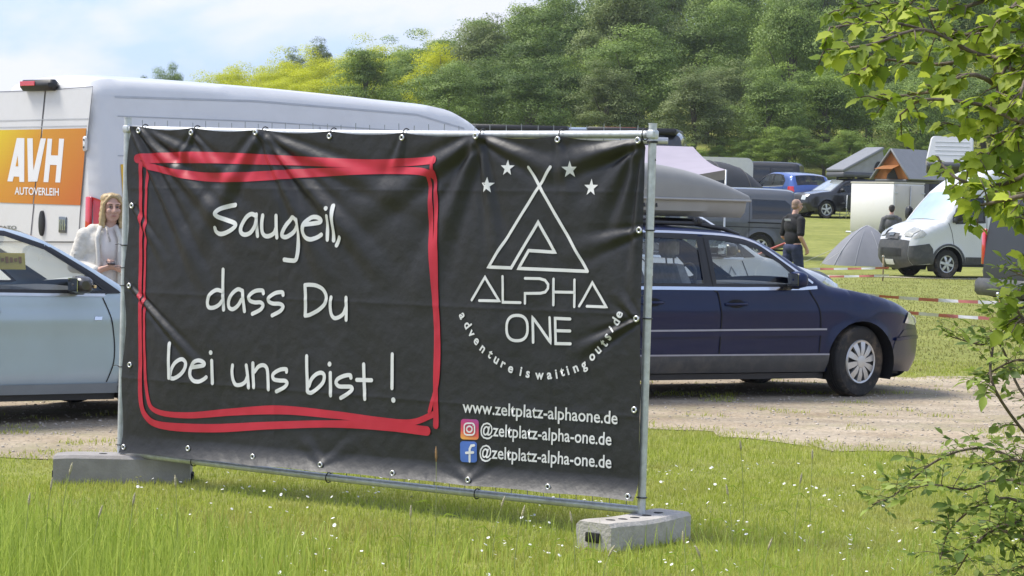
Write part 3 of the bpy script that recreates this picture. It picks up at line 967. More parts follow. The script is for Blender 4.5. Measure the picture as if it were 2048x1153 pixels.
# ---- printing: strokes follow the cloth
white_ink = mat('white_print', (.70, .70, .69), .5, 0, .03, 8)
red_ink = mat('red_print', (.50, .016, .038), .45, 0, .08, 3)
LAY = [0]
def stroke(mb, pix, w, smooth_n=6, m=0):
    """pix: photo pixels; w in pixels (at mid banner)"""
    uv = np.array([b_uv(*p) for p in pix])
    line = smooth_line(uv, smooth_n) if smooth_n > 1 else uv
    line = densify(line, .012, False)
    k = FL / 1045.0 * 1.0
    # horizontal is foreshortened, so widths in metres use the vertical scale
    sc = 2.0 / lerp(683, 798, (uv[:, 0].mean()) / FL)
    ws = w if not hasattr(w, '__len__') else np.interp(np.linspace(0, 1, len(line)), np.linspace(0, 1, len(w)), w)
    vs, fs = ribbon2d(line, np.asarray(ws) * sc if hasattr(ws, '__len__') else ws * sc)
    LAY[0] = (LAY[0] + 1) % 5
    off = .0034 + .0006 * LAY[0]
    mb.add([bpt(p[0], p[1], off) for p in vs], fs, m)
def dot(mb, px, py, r, n=14):
    c = b_uv(px, py); sc = 2.0 / lerp(683, 798, c[0] / FL)
    mb.add([bpt(c[0] + r * sc * math.cos(2 * math.pi * i / n), c[1] + r * sc * math.sin(2 * math.pi * i / n), .003) for i in range(n)], [tuple(range(n))])
def zoomed(ox, oy, s, strokes):
    return [[(ox + x / s, oy + y / s) for x, y in st_] for st_ in strokes]
# red frame
Z7 = lambda sts: zoomed(240, 280, 1.859, sts)
mb = MB()
for st_, w in zip(Z7([[(72, 70), (300, 66), (600, 76), (900, 88), (1060, 84), (1172, 76)],
                      [(95, 92), (180, 116), (320, 138), (480, 138), (700, 124), (900, 116), (1100, 116), (1165, 128)],
                      [(1168, 66), (1168, 140)],
                      [(82, 75), (84, 300), (84, 600), (86, 800), (88, 960), (110, 1030), (170, 1062), (350, 1072), (560, 1062), (800, 1056), (1000, 1066), (1150, 1082)],
                      [(104, 85), (101, 300), (99, 600), (101, 800), (112, 950), (145, 1008), (260, 1024), (420, 1012), (600, 1004), (800, 1022), (960, 1042), (1090, 1050), (1175, 1020)],
                      [(1152, 130), (1158, 260), (1160, 360), (1172, 520), (1184, 700), (1182, 880), (1184, 1000), (1184, 1062)],
                      [(1172, 120), (1180, 300), (1180, 420), (1182, 560), (1192, 760), (1188, 900), (1160, 1010)]]),
                  ([20, 24, 22, 18, 16, 15], [12, 17, 20, 19, 17, 13, 15], 8, [9, 9, 10, 11, 12, 17, 17, 15, 14, 16, 18], [7, 7, 6, 7, 8, 11, 13, 15, 18, 16, 14, 12, 12], [8, 12, 14, 12, 12, 11, 12, 14], [8, 11, 14, 12, 12, 10, 9])):
    stroke(mb, st_, w)
bbuild(mb, 'red_frame', red_ink)
# hand lettering
LINES = {
 'saugeil': (400, 380, 6.4, 9.0, [
  [(480,195),(400,210),(300,245),(250,300),(275,345),(380,390),(470,425),(485,465),(430,520),(350,558),(280,565),(235,535),(225,490)],
  [(752,335),(690,312),(620,360),(560,460),(555,540),(600,575),(670,550),(730,470),(752,400)], [(750,318),(752,450),(760,590)],
  [(835,330),(822,430),(825,540),(860,590),(920,590),(980,550),(1008,480)], [(1008,335),(1008,450),(1013,610)],
  [(1275,390),(1220,355),(1150,420),(1090,530),(1080,590),(1130,605),(1200,560),(1262,480)], [(1276,385),(1282,500),(1277,700),(1265,850),(1240,903),(1180,905),(1100,895)],
  [(1375,445),(1480,430),(1550,415),(1555,378),(1500,350),(1430,360),(1370,430),(1350,520),(1375,600),(1440,635),(1510,615),(1570,575)],
  [(1660,340),(1652,500),(1650,638)], [(1730,205),(1732,500),(1730,648)], [(1812,612),(1768,712)]], [(1655,240,4.9)]),
 'dass_du': (400, 520, 6.4, 8.2, [
  [(312,400),(235,388),(160,450),(132,540),(148,606),(205,612),(270,578),(312,525)], [(326,125),(318,400),(325,638)],
  [(566,400),(510,377),(440,430),(392,520),(392,605),(440,632),(500,590),(552,510)], [(566,395),(575,520),(588,658)],
  [(828,430),(810,392),(720,402),(652,460),(658,520),(720,545),(790,545),(822,580),(790,638),(690,692)],
  [(1080,450),(1066,415),(980,427),(900,482),(897,532),(950,560),(1040,565),(1078,600),(1040,658),(940,712)],
  [(1362,322),(1365,500),(1357,716)], [(1365,714),(1420,702),(1530,640),(1610,560),(1630,470),(1590,380),(1510,332),(1430,320),(1372,322)],
  [(1695,480),(1680,580),(1690,690),(1730,745),(1790,735),(1850,690),(1884,610)], [(1888,485),(1890,600),(1888,768)]], []),
 'bei_uns': (320, 660, 7.207, 8.2, [
  [(180,195),(176,400),(181,690)], [(186,688),(250,698),(340,640),(400,550),(405,462),(350,422),(270,470),(215,560),(198,640)],
  [(500,540),(600,525),(668,508),(665,470),(600,440),(530,470),(480,560),(475,660),(520,730),(590,745),(660,715),(700,682)],
  [(780,445),(785,768)], [(1075,512),(1065,600),(1080,720),(1120,790),(1190,790),(1250,750),(1280,680)], [(1268,512),(1285,650),(1300,832)],
  [(1358,482),(1360,640),(1370,828)], [(1380,605),(1440,530),(1510,510),(1560,560),(1575,700),(1585,858)],
  [(1838,605),(1828,567),(1740,577),(1650,640),(1660,710),(1740,730),(1820,735),(1850,770),(1810,830),(1702,888)]], [(765,328,4.9)]),
 'bist': (580, 680, 8.2375, 8.4, [
  [(295,270),(300,500),(316,850)], [(326,862),(380,870),(480,800),(570,700),(590,590),(540,542),(450,572),(372,660),(338,760)],
  [(685,545),(690,730),(695,915)], [(1022,625),(1006,583),(920,592),(812,642),(782,710),(830,765),(930,770),(1020,775),(1040,820),(970,890),(862,958)],
  [(1227,405),(1236,640),(1252,975)], [(1118,660),(1362,665)], [(1720,238),(1716,520),(1714,795)]], [(668,400,5.2), (1732,992,5.6)]),
}
GRP = {'saugeil': ((0,), (1, 2), (3, 4), (5, 6), (7,), (8, 'd0'), (9,), (10,)), 'dass_du': ((0, 1), (2, 3), (4,), (5,), (6, 7), (8, 9)),
       'bei_uns': ((0, 1), (2,), (3, 'd0'), (4, 5), (6, 7), (8,)), 'bist': ((0, 1), (2, 'd0'), (3,), (4, 5), (6, 'd1'))}
for key in GRP:
    ox, oy, s, w, sts, dots = LINES[key]
    zs = zoomed(ox, oy, s, sts)
    for grp in GRP[key]:
        mb = MB()
        for g_ in grp:
            if isinstance(g_, str):
                x, y, r_ = dots[int(g_[1])]; dot(mb, ox + x / s, oy + y / s, r_)
            else: stroke(mb, zs[g_], w)
        bbuild(mb, 'hand_letter', white_ink)
# tent emblem, stars, name
ZA = lambda sts: zoomed(900, 300, 2.883, sts)
mb = MB()
for st_ in ZA([[(590, 100), (235, 676), (365, 681), (517, 418), (612, 591), (465, 581), (408, 684), (803, 701)], [(462, 102), (803, 701)]]):
    stroke(mb, st_, 6.6, 1)
bbuild(mb, 'tent_emblem', white_ink)
for cx, cy, sz in ((226, 206, 17), (341, 106, 17), (700, 115, 18), (820, 219, 18)):
    c = b_uv(900 + cx / 2.883, 300 + cy / 2.883); sc = 2.0 / lerp(683, 798, c[0] / FL) * sz
    vs = [bpt(c[0], c[1], .004)]
    for i in range(10):
        a = math.pi / 2 + i * math.pi / 5; r_ = sc * (1.0 if i % 2 == 0 else .40)
        vs.append(bpt(c[0] + r_ * math.cos(a), c[1] + r_ * math.sin(a), .004))
    bbuild(MB().add(vs, [(0, 1 + i, 1 + (i + 1) % 10) for i in range(10)]), 'star', white_ink)
mb = MB()
for st_ in ZA([[(138, 866), (215, 735), (297, 871), (182, 869)], [(318, 730), (318, 879), (418, 881)],
               [(447, 741), (530, 743), (560, 752), (578, 776), (577, 800), (562, 820), (535, 827), (446, 828), (445, 885)],
               [(607, 745), (607, 895)], [(727, 750), (727, 905)], [(612, 820), (722, 822)], [(756, 901), (832, 766), (914, 906), (800, 902)]]):
    stroke(mb, st_, 5.6, 1)
ZO = lambda sts: zoomed(900, 600, 5.535, sts)
O_ = []
for i in range(37):
    a = 2 * math.pi * i / 36 + .3
    ca, sa = math.cos(a), math.sin(a)
    O_.append((767 + 112 * math.copysign(abs(ca) ** .8, ca), 312 + 140 * math.copysign(abs(sa) ** .8, sa)))
for st_ in ZO([O_, [(937, 470), (932, 195), (1130, 472), (1122, 198)], [(1350, 212), (1184, 205), (1188, 484), (1350, 487)], [(1192, 341), (1350, 345)]]):
    stroke(mb, st_, 6.2, 1)
bbuild(mb, 'name_lettering', white_ink)

# typeset lettering from the built-in font
_fc = {}
def glyphs(text, sx=1.0, bold=0.0):
    cu = bpy.data.curves.new('t', 'FONT'); cu.body = text; cu.size = 1.0; cu.resolution_u = 3; cu.fill_mode = 'FRONT'; cu.offset = bold
    ob = bpy.data.objects.new('t', cu); COL.objects.link(ob)
    dg = bpy.context.evaluated_depsgraph_get()
    me = bpy.data.meshes.new_from_object(ob.evaluated_get(dg))
    v = np.array([(p.co.x, p.co.y) for p in me.vertices]); f = [tuple(p.vertices) for p in me.polygons]
    bpy.data.objects.remove(ob); bpy.data.meshes.remove(me)
    return v, f
mb = MB()
def type_line(mb, text, pa, pb, cap_px):
    """baseline from pixel pa to pixel pb; cap_px: height of an l in pixels"""
    v, f = glyphs(text, bold=.012)
    a, b = b_uv(*pa), b_uv(*pb)
    x0, x1 = v[:, 0].min(), v[:, 0].max()
    hv = glyphs('l')[0]; hl = hv[:, 1].max()
    sc = 2.0 / lerp(683, 798, (a[0] + b[0]) / 2 / FL) * cap_px / hl
    d = (b - a) / (x1 - x0)
    q = [a + d * (p[0] - x0) + np.array([0, sc * p[1]]) for p in v]
    mb.add([bpt(p[0], p[1], .0055) for p in q], f)
for text, pa, pb, cap in (('www.zeltplatz-alphaone.de', (930.5, 824.5), (1239, 848.5), 24.5),
                          ('@zeltplatz-alpha-one.de', (966.5, 869.8), (1226.5, 890.8), 24.5),
                          ('@zeltplatz-alpha-one.de', (964.5, 914.5), (1226.5, 936.5), 24.5)):
    mb = MB(); type_line(mb, text, pa, pb, cap); bbuild(mb, 'address_lettering', white_ink)
ARC = [('a',160,180),('d',215,285),('v',265,375),('e',325,460),('n',395,545),('t',475,610),('u',545,670),('r',620,720),('e',700,770),('i',808,800),('s',885,825),('w',1015,845),('a',1125,840),('i',1200,830),('t',1265,810),('i',1325,790),('n',1410,765),('g',1500,725),('o',1595,635),('u',1665,560),('t',1735,490),('s',1785,410),('i',1820,330),('d',1870,250),('e',1905,165)]
cuv = np.array([b_uv(900 + x / 5.535, 600 + y / 5.535) for _, x, y in ARC])
from_c = np.linalg.lstsq(np.column_stack([2 * cuv, np.ones(len(cuv))]), (cuv ** 2).sum(1), rcond=None)[0]
cen = from_c[:2]
for (ch, x, y), c in zip(ARC, cuv):
    v, f = glyphs(ch, bold=.028)
    d = c - cen; d /= np.linalg.norm(d)
    up = -d; rt = np.array([up[1], -up[0]])
    mid = (v.max(0) + v.min(0)) / 2
    if ch in 'gdti': mid[1] = .26
    sc = 2.0 / 770 * 26.5
    if ch in 'dt': c = c + up * .003
    bbuild(MB().add([bpt(*(c + rt * (p[0] - mid[0]) * sc + up * (p[1] - mid[1]) * sc), .007) for p in v], f), 'arc_letter', white_ink)
# two social media badges
def grad_material(name, stops):
    m = bpy.data.materials.new(name); m.use_nodes = True
    t = m.node_tree; b = t.nodes['Principled BSDF']; l = t.links.new
    b.inputs['Roughness'].default_value = .45
    at_ = t.nodes.new('ShaderNodeAttribute'); at_.attribute_name = 'tint'
    r_ = t.nodes.new('ShaderNodeValToRGB'); e = r_.color_ramp.elements
    e[0].position, e[0].color = stops[0][0], (*stops[0][1], 1)
    e[1].position, e[1].color = stops[-1][0], (*stops[-1][1], 1)
    for p_, c_ in stops[1:-1]:
        q_ = e.new(p_); q_.color = (*c_, 1)
    l(at_.outputs['Fac'], r_.inputs['Fac']); l(r_.outputs['Color'], b.inputs['Base Color'])
    return m
def rrect(x0, y0, x1, y1, r_, n=5):
    pts = []
    for cx, cy, a0 in ((x1 - r_, y0 + r_, -90), (x1 - r_, y1 - r_, 0), (x0 + r_, y1 - r_, 90), (x0 + r_, y0 + r_, 180)):
        for i in range(n + 1):
            a = R(a0 + 90 * i / n); pts.append((cx + r_ * math.cos(a), cy + r_ * math.sin(a)))
    return pts
def badge(x0, y0, x1, y1, m, gradient):
    pts = rrect(x0, y0, x1, y1, 32)
    vs, tr_ = fill2d(pts, [], 30)
    w = [b_uv(900 + x / 5.535, 780 + (y + (x - x0) * .035) / 5.535) for x, y in vs]
    mb_ = MB().add([bpt(p[0], p[1], .0022) for p in w], [tuple(t_) for t_ in tr_])
    o = bbuild(mb_, 'badge', m)
    set_tint(o.data, [gradient(*vs[t_].mean(0)) for t_ in tr_])
    return o
ig = badge(148, 320, 345, 545, grad_material('badge_gradient', [(0, (.75, .42, .06)), (.35, (.68, .10, .08)), (.7, (.50, .04, .16)), (1, (.32, .07, .28))]), lambda x, y: min(1, max(0, (545 - y) / 225 * .8 + (x - 148) / 197 * .2)))
fb = badge(143, 565, 327, 796, mat('badge_blue', srgb(75, 110, 185), .45), lambda x, y: 0)
Zb = lambda sts: zoomed(900, 780, 5.535, sts)
mb = MB()
ring = rrect(190, 368, 303, 497, 34); ring.append(ring[0])
stroke(mb, Zb([ring])[0], 3.2, 1)
cir = [(247 + 30 * math.cos(2 * math.pi * i / 18), 433 + 32 * math.sin(2 * math.pi * i / 18)) for i in range(19)]
stroke(mb, Zb([cir])[0], 3.2, 1); dot(mb, 900 + 284 / 5.535, 780 + 392 / 5.535, 1.3)
o = bbuild(mb, 'camera_glyph', white_ink, ig)
mb = MB()
for st_ in Zb([[(298, 612), (268, 616), (252, 650), (249, 790)], [(212, 695), (290, 690)]]): stroke(mb, st_, 5.2, 1)
bbuild(mb, 'letter_glyph', white_ink, fb)

# eyelets and cable ties
brass = mat('eyelet_metal', (.72, .72, .70), .3, .8, .1, 20)
tie_m = mat('cable_tie', (.02, .02, .022), .5)
for e in EY_TOP + EY_BOT + EY_L + EY_R:
    c = bpt(e[0], e[1], .003)
    mb = MB(); n = 14
    ring_ = [c + FU * .0125 * math.cos(2 * math.pi * i / n) + FZ * .0125 * math.sin(2 * math.pi * i / n) for i in range(n)]
    mb.tube(ring_, .0055, 6, closed=True)
    bbuild(mb, 'eyelet', brass)
def tie(c, axis, r_=.028, tail=None):
    a = np.asarray(axis, float); b_ = np.cross(a, FN); b_ /= np.linalg.norm(b_)
    mb_ = MB(); n = 16
    mb_.tube([c + b_ * r_ * math.cos(2 * math.pi * i / n) + FN * r_ * math.sin(2 * math.pi * i / n) for i in range(n)], .0035, 5, closed=True)
    if tail is not None:
        mb_.tube([c - b_ * r_, c - b_ * r_ + tail * .5 + FZ * .006, c - b_ * r_ + tail], .0022, 5)
    bbuild(mb_, 'cable_tie', tie_m)
for e in EY_TOP:
    t = e[0] / FL; tie(fpt(e[0], lerp(RAILL, RAILR, t) - .012 * math.sin(math.pi * t), .006), FU, .030)
for ei, e in enumerate(EY_BOT[1:-1]):
    if ei % 2 == 0: t = e[0] / FL; tie(fpt(e[0], lerp(BRL, BRR, t) - .012 * math.sin(math.pi * t), .008), FU, .027)
for py in (491, 536, 572, 735, 892): tie(fpt(0, b_uv(250, py)[1]), FZ, .025, -FU * .06 if py in (491, 536, 735) else None)
for py in (283, 461, 638, 998): tie(fpt(FL, b_uv(1290, py)[1]), FZ, .025)
tie(fpt(FL, b_uv(1290, 285)[1]), FZ, .026, FU * .05 - FZ * .09)

# ---- feet
concrete = mat('concrete', (.43, .40, .36), .9, 0, .18, 7, .35, 60, dirt=((.22, .2, .16), .5, 9))
darkcon = mat('dark_recycled_block', (.30, .28, .265), .85, 0, .15, 9, .2, 70, dirt=((.24, .22, .19), .4, 12))
def foot(loc, rz, L_, W_, H_, mt, label, slot, curved):
    t = thing('fence_foot', label, 'fence foot', loc, rz)
    mb_ = MB()
    n = 14
    # body as a loft along x with a shallow saddle on top and the slot at each end as a shadow-black block
    rings = []
    for i in range(n + 1):
        x = -L_ / 2 + L_ * i / n
        e = 1 - .10 * (abs(2 * i / n - 1) ** 6)
        h = H_ * (1 - (.10 if curved else 0) * math.cos(math.pi * x / L_)) * (1 - .05 * abs(2 * i / n - 1) ** 8)
        w = W_ / 2 * e; b = .018
        rings.append([(x, -w, 0), (x, -w, h - b), (x, -w + b, h), (x, w - b, h), (x, w, h - b), (x, w, 0)])
    mb_.loft(rings)
    body = mb_.build('block', mt, t, 40)
    for s_ in (-1, 1):
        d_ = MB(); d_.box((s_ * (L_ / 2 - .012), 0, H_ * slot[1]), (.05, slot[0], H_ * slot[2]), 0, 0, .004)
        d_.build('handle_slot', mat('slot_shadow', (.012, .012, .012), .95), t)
    for k in range(5 if curved else 3):
        x = (k - (2 if curved else 1)) * L_ * .15
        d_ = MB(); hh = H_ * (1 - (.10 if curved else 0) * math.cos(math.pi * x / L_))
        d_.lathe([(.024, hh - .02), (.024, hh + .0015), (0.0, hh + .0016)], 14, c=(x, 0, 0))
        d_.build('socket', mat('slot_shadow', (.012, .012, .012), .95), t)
    return t
ang = math.atan2(-FN[1], -FN[0])
bR = ground_pt(1268, 1088); bR[2] = float(gz(bR[0], bR[1])) - .01
foot(bR, ang, .70, .23, .155, concrete, 'pale grey concrete fence foot with rounded top in the lawn', (.085, .48, .30), True)
cL = ground_pt(243, 966) + np.array([-.0, .06, 0]); cL[2] = float(gz(cL[0], cL[1])) - .012
foot(cL, R(4), .80, .24, .175, darkcon, 'dark grey boxy fence foot between lawn and gravel', (.10, .22, .42), False)

# ================================================================== vehicles
seam_m = mat('panel_gap', (.008, .008, .009), .8)
class Car:
    """local axes: x forward (0 = rear bumper), y left, z up"""
    def __init__(s, root, top, L_, W_, zb, wheels, rw, arch, belt, tumble=.18, edge_r=.07, plan=(.5, .16, .4, .10), step=.05, crown=.03, low=.32, tuck=.35, paint=None, shoulder=0.0, flare=.012):
        s.root, s.L, s.w, s.zb, s.wheels, s.rw, s.R = root, L_, W_, zb, wheels, rw, arch
        s.belt, s.tumble, s.er, s.plan, s.step, s.crown, s.low, s.tuck, s.paint = belt, tumble, edge_r, plan, step, crown, low, tuck, paint
        s.shoulder, s.flare = shoulder, flare
        s.top = densify(top, step, False)           # front bottom -> over -> rear bottom
        s.zw = rw
    def outline(s):
        pts = [tuple(p) for p in s.top]
        xs = sorted(s.wheels)                       # rear to front
        for xw in xs:
            a0 = math.asin(max(-1, min(1, (s.zb - s.zw) / s.R)))
            for k in range(17):
                a = math.pi - a0 - (math.pi - 2 * a0) * k / 16
                pts.append((xw + s.R * math.cos(a), s.zw + s.R * math.sin(a)))
        return pts
    def Wd(s, x, z):
        x = np.asarray(x, float); z = np.asarray(z, float)
        af, bf, ar, br = s.plan
        y = np.full(np.broadcast(x, z).shape, s.w / 2)
        y = y - bf * np.clip((x - (s.L - af)) / af, 0, 1) ** 2.2 - br * np.clip((ar - x) / ar, 0, 1) ** 2.4
        zz = np.clip(z - s.belt, 0, None)
        y = y - s.tumble * zz - .10 * zz * zz
        zl = np.clip(s.low - z, 0, None)
        y = y - s.tuck * zl
        zs = np.clip(s.belt - z, 0, None)
        y = y - .05 * np.clip(zs - .28, 0, .4) ** 1.5 if s.shoulder else y
        if s.shoulder:
            y = y + s.shoulder * (np.exp(-((z - (s.belt - .17)) / .06) ** 2))
        q = np.column_stack([np.ravel(x + 0 * z), np.ravel(z + 0 * x)])
        d = dist_line(s.top, q).reshape(y.shape)
        y = y - s.er * (1 - np.sqrt(np.clip(1 - (1 - np.clip(d / s.er, 0, 1)) ** 2, 0, 1)))
        for xw in s.wheels:
            rr_ = np.sqrt((x - xw) ** 2 + (z - s.zw) ** 2) - s.R
            y = y + s.flare * np.exp(-(rr_ / .05) ** 2)
        return y
    def sheet(s, name, poly, m, off=.003, holes=(), sides=(-1, 1), parent=None, step=None, smooth=True):
        if len(sides) > 1 and name != 'body':
            for sg in sides: o_ = s.sheet(name, poly, m, off, holes, (sg,), parent, step, smooth)
            return o_
        vs, tr_ = fill2d(poly, list(holes), step or s.step)
        y = s.Wd(vs[:, 0], vs[:, 1]) + off
        obs = []
        V_, F_2, o = [], [], 0
        for sg in sides:
            V_.append(np.column_stack([vs[:, 0], sg * y, vs[:, 1]])); F_2.append((tr_ if sg < 0 else tr_[:, ::-1]) + o); o += len(vs)
        return link(name, np_mesh(name, np.concatenate(V_), np.concatenate(F_2), m, smooth), parent or s.root)
    def strip(s, name, pts, w, m, off=.004, sides=(-1, 1), parent=None, n=1, depth=0):
        if len(sides) > 1:
            for sg in sides: o_ = s.strip(name, pts, w, m, off, (sg,), parent, n, depth)
            return o_
        line = smooth_line(pts, n) if n > 1 else np.array(pts, float)
        line = densify(line, .04, False)
        vs, fs = ribbon2d(line, w, False)
        vs = np.array(vs)
        y = s.Wd(vs[:, 0], vs[:, 1]) + off
        mb_ = MB()
        for sg in sides:
            mb_.add([(p[0], sg * yy, p[1]) for p, yy in zip(vs, y)], fs)
        return mb_.build(name, m, parent or s.root, True, fixn=False)
    def crown_at(s, x, z):
        return s.crown
    def over(s, name, i0, i1, m, c=None, yfrac=(-1, 1), off=0.0, n=14, parent=None, c_fn=None):
        """transverse skin along the top path between two indices"""
        P = s.top[i0:i1 + 1]
        T = np.gradient(s.top, axis=0)[i0:i1 + 1]
        Nn = np.column_stack([-T[:, 1], T[:, 0]]) ; Nn /= np.linalg.norm(Nn, axis=1)[:, None] + 1e-9
        cen = np.array([s.L / 2, .6])
        Nn *= np.sign(((P - cen) * Nn).sum(1))[:, None] + 0.0
        yw = s.Wd(P[:, 0], P[:, 1])
        rows = []
        for i in range(len(P)):
            cc = c_fn(P[i][0], P[i][1]) if c_fn else (s.crown if c is None else c)
            row = []
            for j in range(n + 1):
                t = yfrac[0] + (yfrac[1] - yfrac[0]) * j / n
                b = cc * (1 - t * t) + off
                row.append((P[i][0] + Nn[i][0] * b, yw[i] * t, P[i][1] + Nn[i][1] * b))
            rows.append(row)
        mb_ = MB(); mb_.loft(rows, closed=False, caps=False)
        return mb_.build(name, m, parent or s.root, True, fixn=False)
    def idx(s, x, z):
        return int(np.argmin(((s.top - np.array([x, z])) ** 2).sum(1)))
    def wheel(s, xw, sg, kind='disc', nsp=10, steer=0.0, rimr=.62, rim_m=None, inset=.02, width=.2):
        r_ = s.rw
        y = sg * (s.w / 2 - inset - width / 2)
        mb_ = MB(); h = width / 2
        prof = [(r_ * rimr, -h * .85), (r_ * .80, -h), (r_ * .93, -h * .97), (r_ * .985, -h * .8)]
        for k in range(5):
            z0 = -h * .72 + h * 1.44 * k / 5
            prof += [(r_, z0), (r_, z0 + h * .22), (r_ * .978, z0 + h * .235), (r_ * .978, z0 + h * .27)]
        prof += [(r_ * .985, h * .8), (r_ * .93, h * .97), (r_ * .80, h), (r_ * rimr, h * .85)]
        mb_.lathe(prof, 40, 'y')
        w = mb_.build('wheel', rubber, s.root, 35)
        w.location = (xw, y, s.zw); w.rotation_euler = (0, 0, steer)
        rm = rim_m or silver
        mb_ = MB(); R_ = r_ * rimr
        mb_.lathe([(R_ * 1.02, sg * h * .80), (R_ * .97, sg * h * .97), (R_ * .88, sg * h * .93)], 40, 'y')
        def blade(a, wi, wo, r0, r1, y0, y1):
            ca, sa = math.cos(a), math.sin(a); tx, tz = -sa, ca
            vs = []
            for rr_, ww, yy in ((r0, wi, y0), (r0 + (r1 - r0) * .5, (wi + wo) / 2 * 1.15, (y0 + y1) / 2 + sg * .008), (r1, wo, y1)):
                for e in (-1, 1):
                    vs.append((rr_ * ca + tx * e * ww, yy, rr_ * sa + tz * e * ww))
                for e in (-1, 1):
                    vs.append((rr_ * ca + tx * e * ww * 1.1, yy - sg * .02, rr_ * sa + tz * e * ww * 1.1))
            fs = []
            for k in (0, 4):
                fs += [(k, k + 1, k + 5, k + 4), (k, k + 4, k + 6, k + 2), (k + 1, k + 3, k + 7, k + 5)]
            mb_.add(vs, fs)
        for k in range(nsp):
            a = 2 * math.pi * k / nsp + .2
            blade(a, R_ * (.07 if nsp > 7 else .12), R_ * (1.55 / nsp if nsp > 7 else .14), R_ * .2, R_ * .95, sg * h * 1.0, sg * h * .93)
        mb_.lathe([(R_ * .30, sg * h * .95), (R_ * .27, sg * h * 1.04), (R_ * .12, sg * h * 1.07), (0, sg * h * 1.07)], 24, 'y')
        mb_.build('hubcap', rm, w, 35)
        mb_ = MB(); mb_.lathe([(R_ * .99, sg * h * .78), (R_ * .5, sg * h * .70), (0, sg * h * .70)], 30, 'y')
        mb_.build('rim_well', blackpl, w, True)
        return w
    def arch_liner(s):
        for xw in s.wheels:
            for sg in (-1, 1):
                mb_ = MB(); rows = []
                yo = float(s.Wd(np.array([xw]), np.array([s.zw + s.R]))[0]) - .004
                for yy in (yo, yo - .1, yo - .34):
                    rows.append([(xw + s.R * 1.0 * math.cos(a), sg * yy, s.zw + s.R * 1.0 * math.sin(a)) for a in np.linspace(-.45, math.pi + .45, 22)])
                mb_.loft(rows, closed=False, caps=False)
                mb_.add(rows[-1], [tuple(range(22))])
                mb_.build('wheel_arch', blackpl, s.root, True, fixn=False)
    def body(s, windows, holes_extra=(), name='body'):
        return s.sheet(name, s.outline(), s.paint, 0.0, list(windows) + list(holes_extra))
    def under(s, z0=None):
        z0 = z0 or s.zb + .03
        mb_ = MB(); mb_.box((s.L / 2, 0, z0), (s.L * .9, s.w * .55, .04))
        x0, x1 = sorted(s.wheels)
        mb_.box(((x0 + x1) / 2, 0, z0), (x1 - x0 - 2 * s.R, s.w * .93, .05))
        mb_.build('underbody', blackpl, s.root, None)
    def window(s, poly, g, name='window', frame=None, fw=.03, sides=(-1, 1)):
        for sg in sides:
            w = s.sheet(name, poly, g, -.006, sides=(sg,))
            if frame:
                p = list(poly) + [poly[0]]
                s.strip('window_seal', p, fw, frame, .0035, (sg,), w)
    def interior(s, x0, x1, zf, seats, dash=None, seat_m=None, wheel_y=None):
        mb_ = MB()
        yb = s.w / 2 - .10
        mb_.box(((x0 + x1) / 2, 0, zf), (x1 - x0, 2 * yb, .02))
        for sg in (-1, 1):
            mb_.box(((x0 + x1) / 2, sg * (yb - .0), (zf + s.belt) / 2 - .01), (x1 - x0, .03, s.belt - zf - .03))
        tub = mb_.build('cabin', darkint, s.root, None)
        for x, y in seats:
            st_ = MB()
            rings = []
            for k, (dx, dz, wd, th) in enumerate(((0, .30, .24, .09), (-.03, .45, .25, .10), (-.09, .70, .24, .085), (-.14, .86, .19, .07))):
                rings.append([(x + dx - th, y - wd, zf + dz), (x + dx - th, y + wd, zf + dz), (x + dx, y + wd * 1.02, zf + dz), (x + dx + th * .3, y, zf + dz), (x + dx, y - wd * 1.02, zf + dz)])
            st_.loft(rings)
            st_.box((x - .17, y, zf + 1.0), (.09, .26, .18), 0, 0, .035)
            st_.tube([(x - .15, y - .06, zf + .84), (x - .165, y - .06, zf + .95)], .008, 6); st_.tube([(x - .15, y + .06, zf + .84), (x - .165, y + .06, zf + .95)], .008, 6)
            st_.box((x + .2, y, zf + .25), (.5, .48, .16), 0, 0, .05)
            st_.build('seat', seat_m or mat('seat_fabric', (.05, .05, .055), .9, 0, .2, 20, .2, 150), tub, 45)
        if dash:
            d_ = MB()
            rows = []
            for (x, z) in ((dash[0] - .28, zf + .25), (dash[0] - .26, dash[1] - .12), (dash[0] - .16, dash[1]), (dash[0] + .25, dash[1] + .01), (dash[0] + .3, dash[1] - .1)):
                rows.append([(x, y, z + .02 * (1 - (y / yb) ** 2)) for y in np.linspace(-yb, yb, 9)])
            d_.loft(rows, closed=False, caps=False)
            d_.build('dashboard', darkint, tub, 40, fixn=False)
            if wheel_y is not None:
                w_ = MB(); n = 20; c = np.array((dash[0] - .38, wheel_y, dash[1] + .0))
                ax1, ax2 = np.array((0, 1, 0.)), np.array((.35, 0, .94))
                w_.tube([c + .18 * (ax1 * math.cos(2 * math.pi * i / n) + ax2 * math.sin(2 * math.pi * i / n)) for i in range(n)], .014, 7, closed=True)
                w_.tube([c - ax1 * .17, c + ax1 * .17], .016, 6); w_.tube([c, c + np.array((.25, 0, -.08))], .03, 8)
                w_.build('steering_wheel', darkint, tub, 45)
        return tub
    def mirror(s, x, z, sg, m, size=(.16, .20, .14), arm=.06, lamp=False):
        y0 = float(s.Wd(np.array([x]), np.array([z]))[0])
        mb_ = MB(); rings = []
        sx, sy, sz = size
        for t, k in ((0, .72), (.15, .95), (.5, 1.0), (.85, .86), (1, .5)):
            yy = y0 + arm + sy * t
            ring_ = []
            for i in range(12):
                a = 2 * math.pi * i / 12
                ring_.append((x + .04 * t * 0 + sx / 2 * k * math.copysign(abs(math.cos(a)) ** .7, math.cos(a)) - (sx * .1 * t), sg * yy, z + sz * .35 + sz / 2 * k * math.copysign(abs(math.sin(a)) ** .7, math.sin(a))))
            rings.append(ring_)
        mb_.loft(rings)
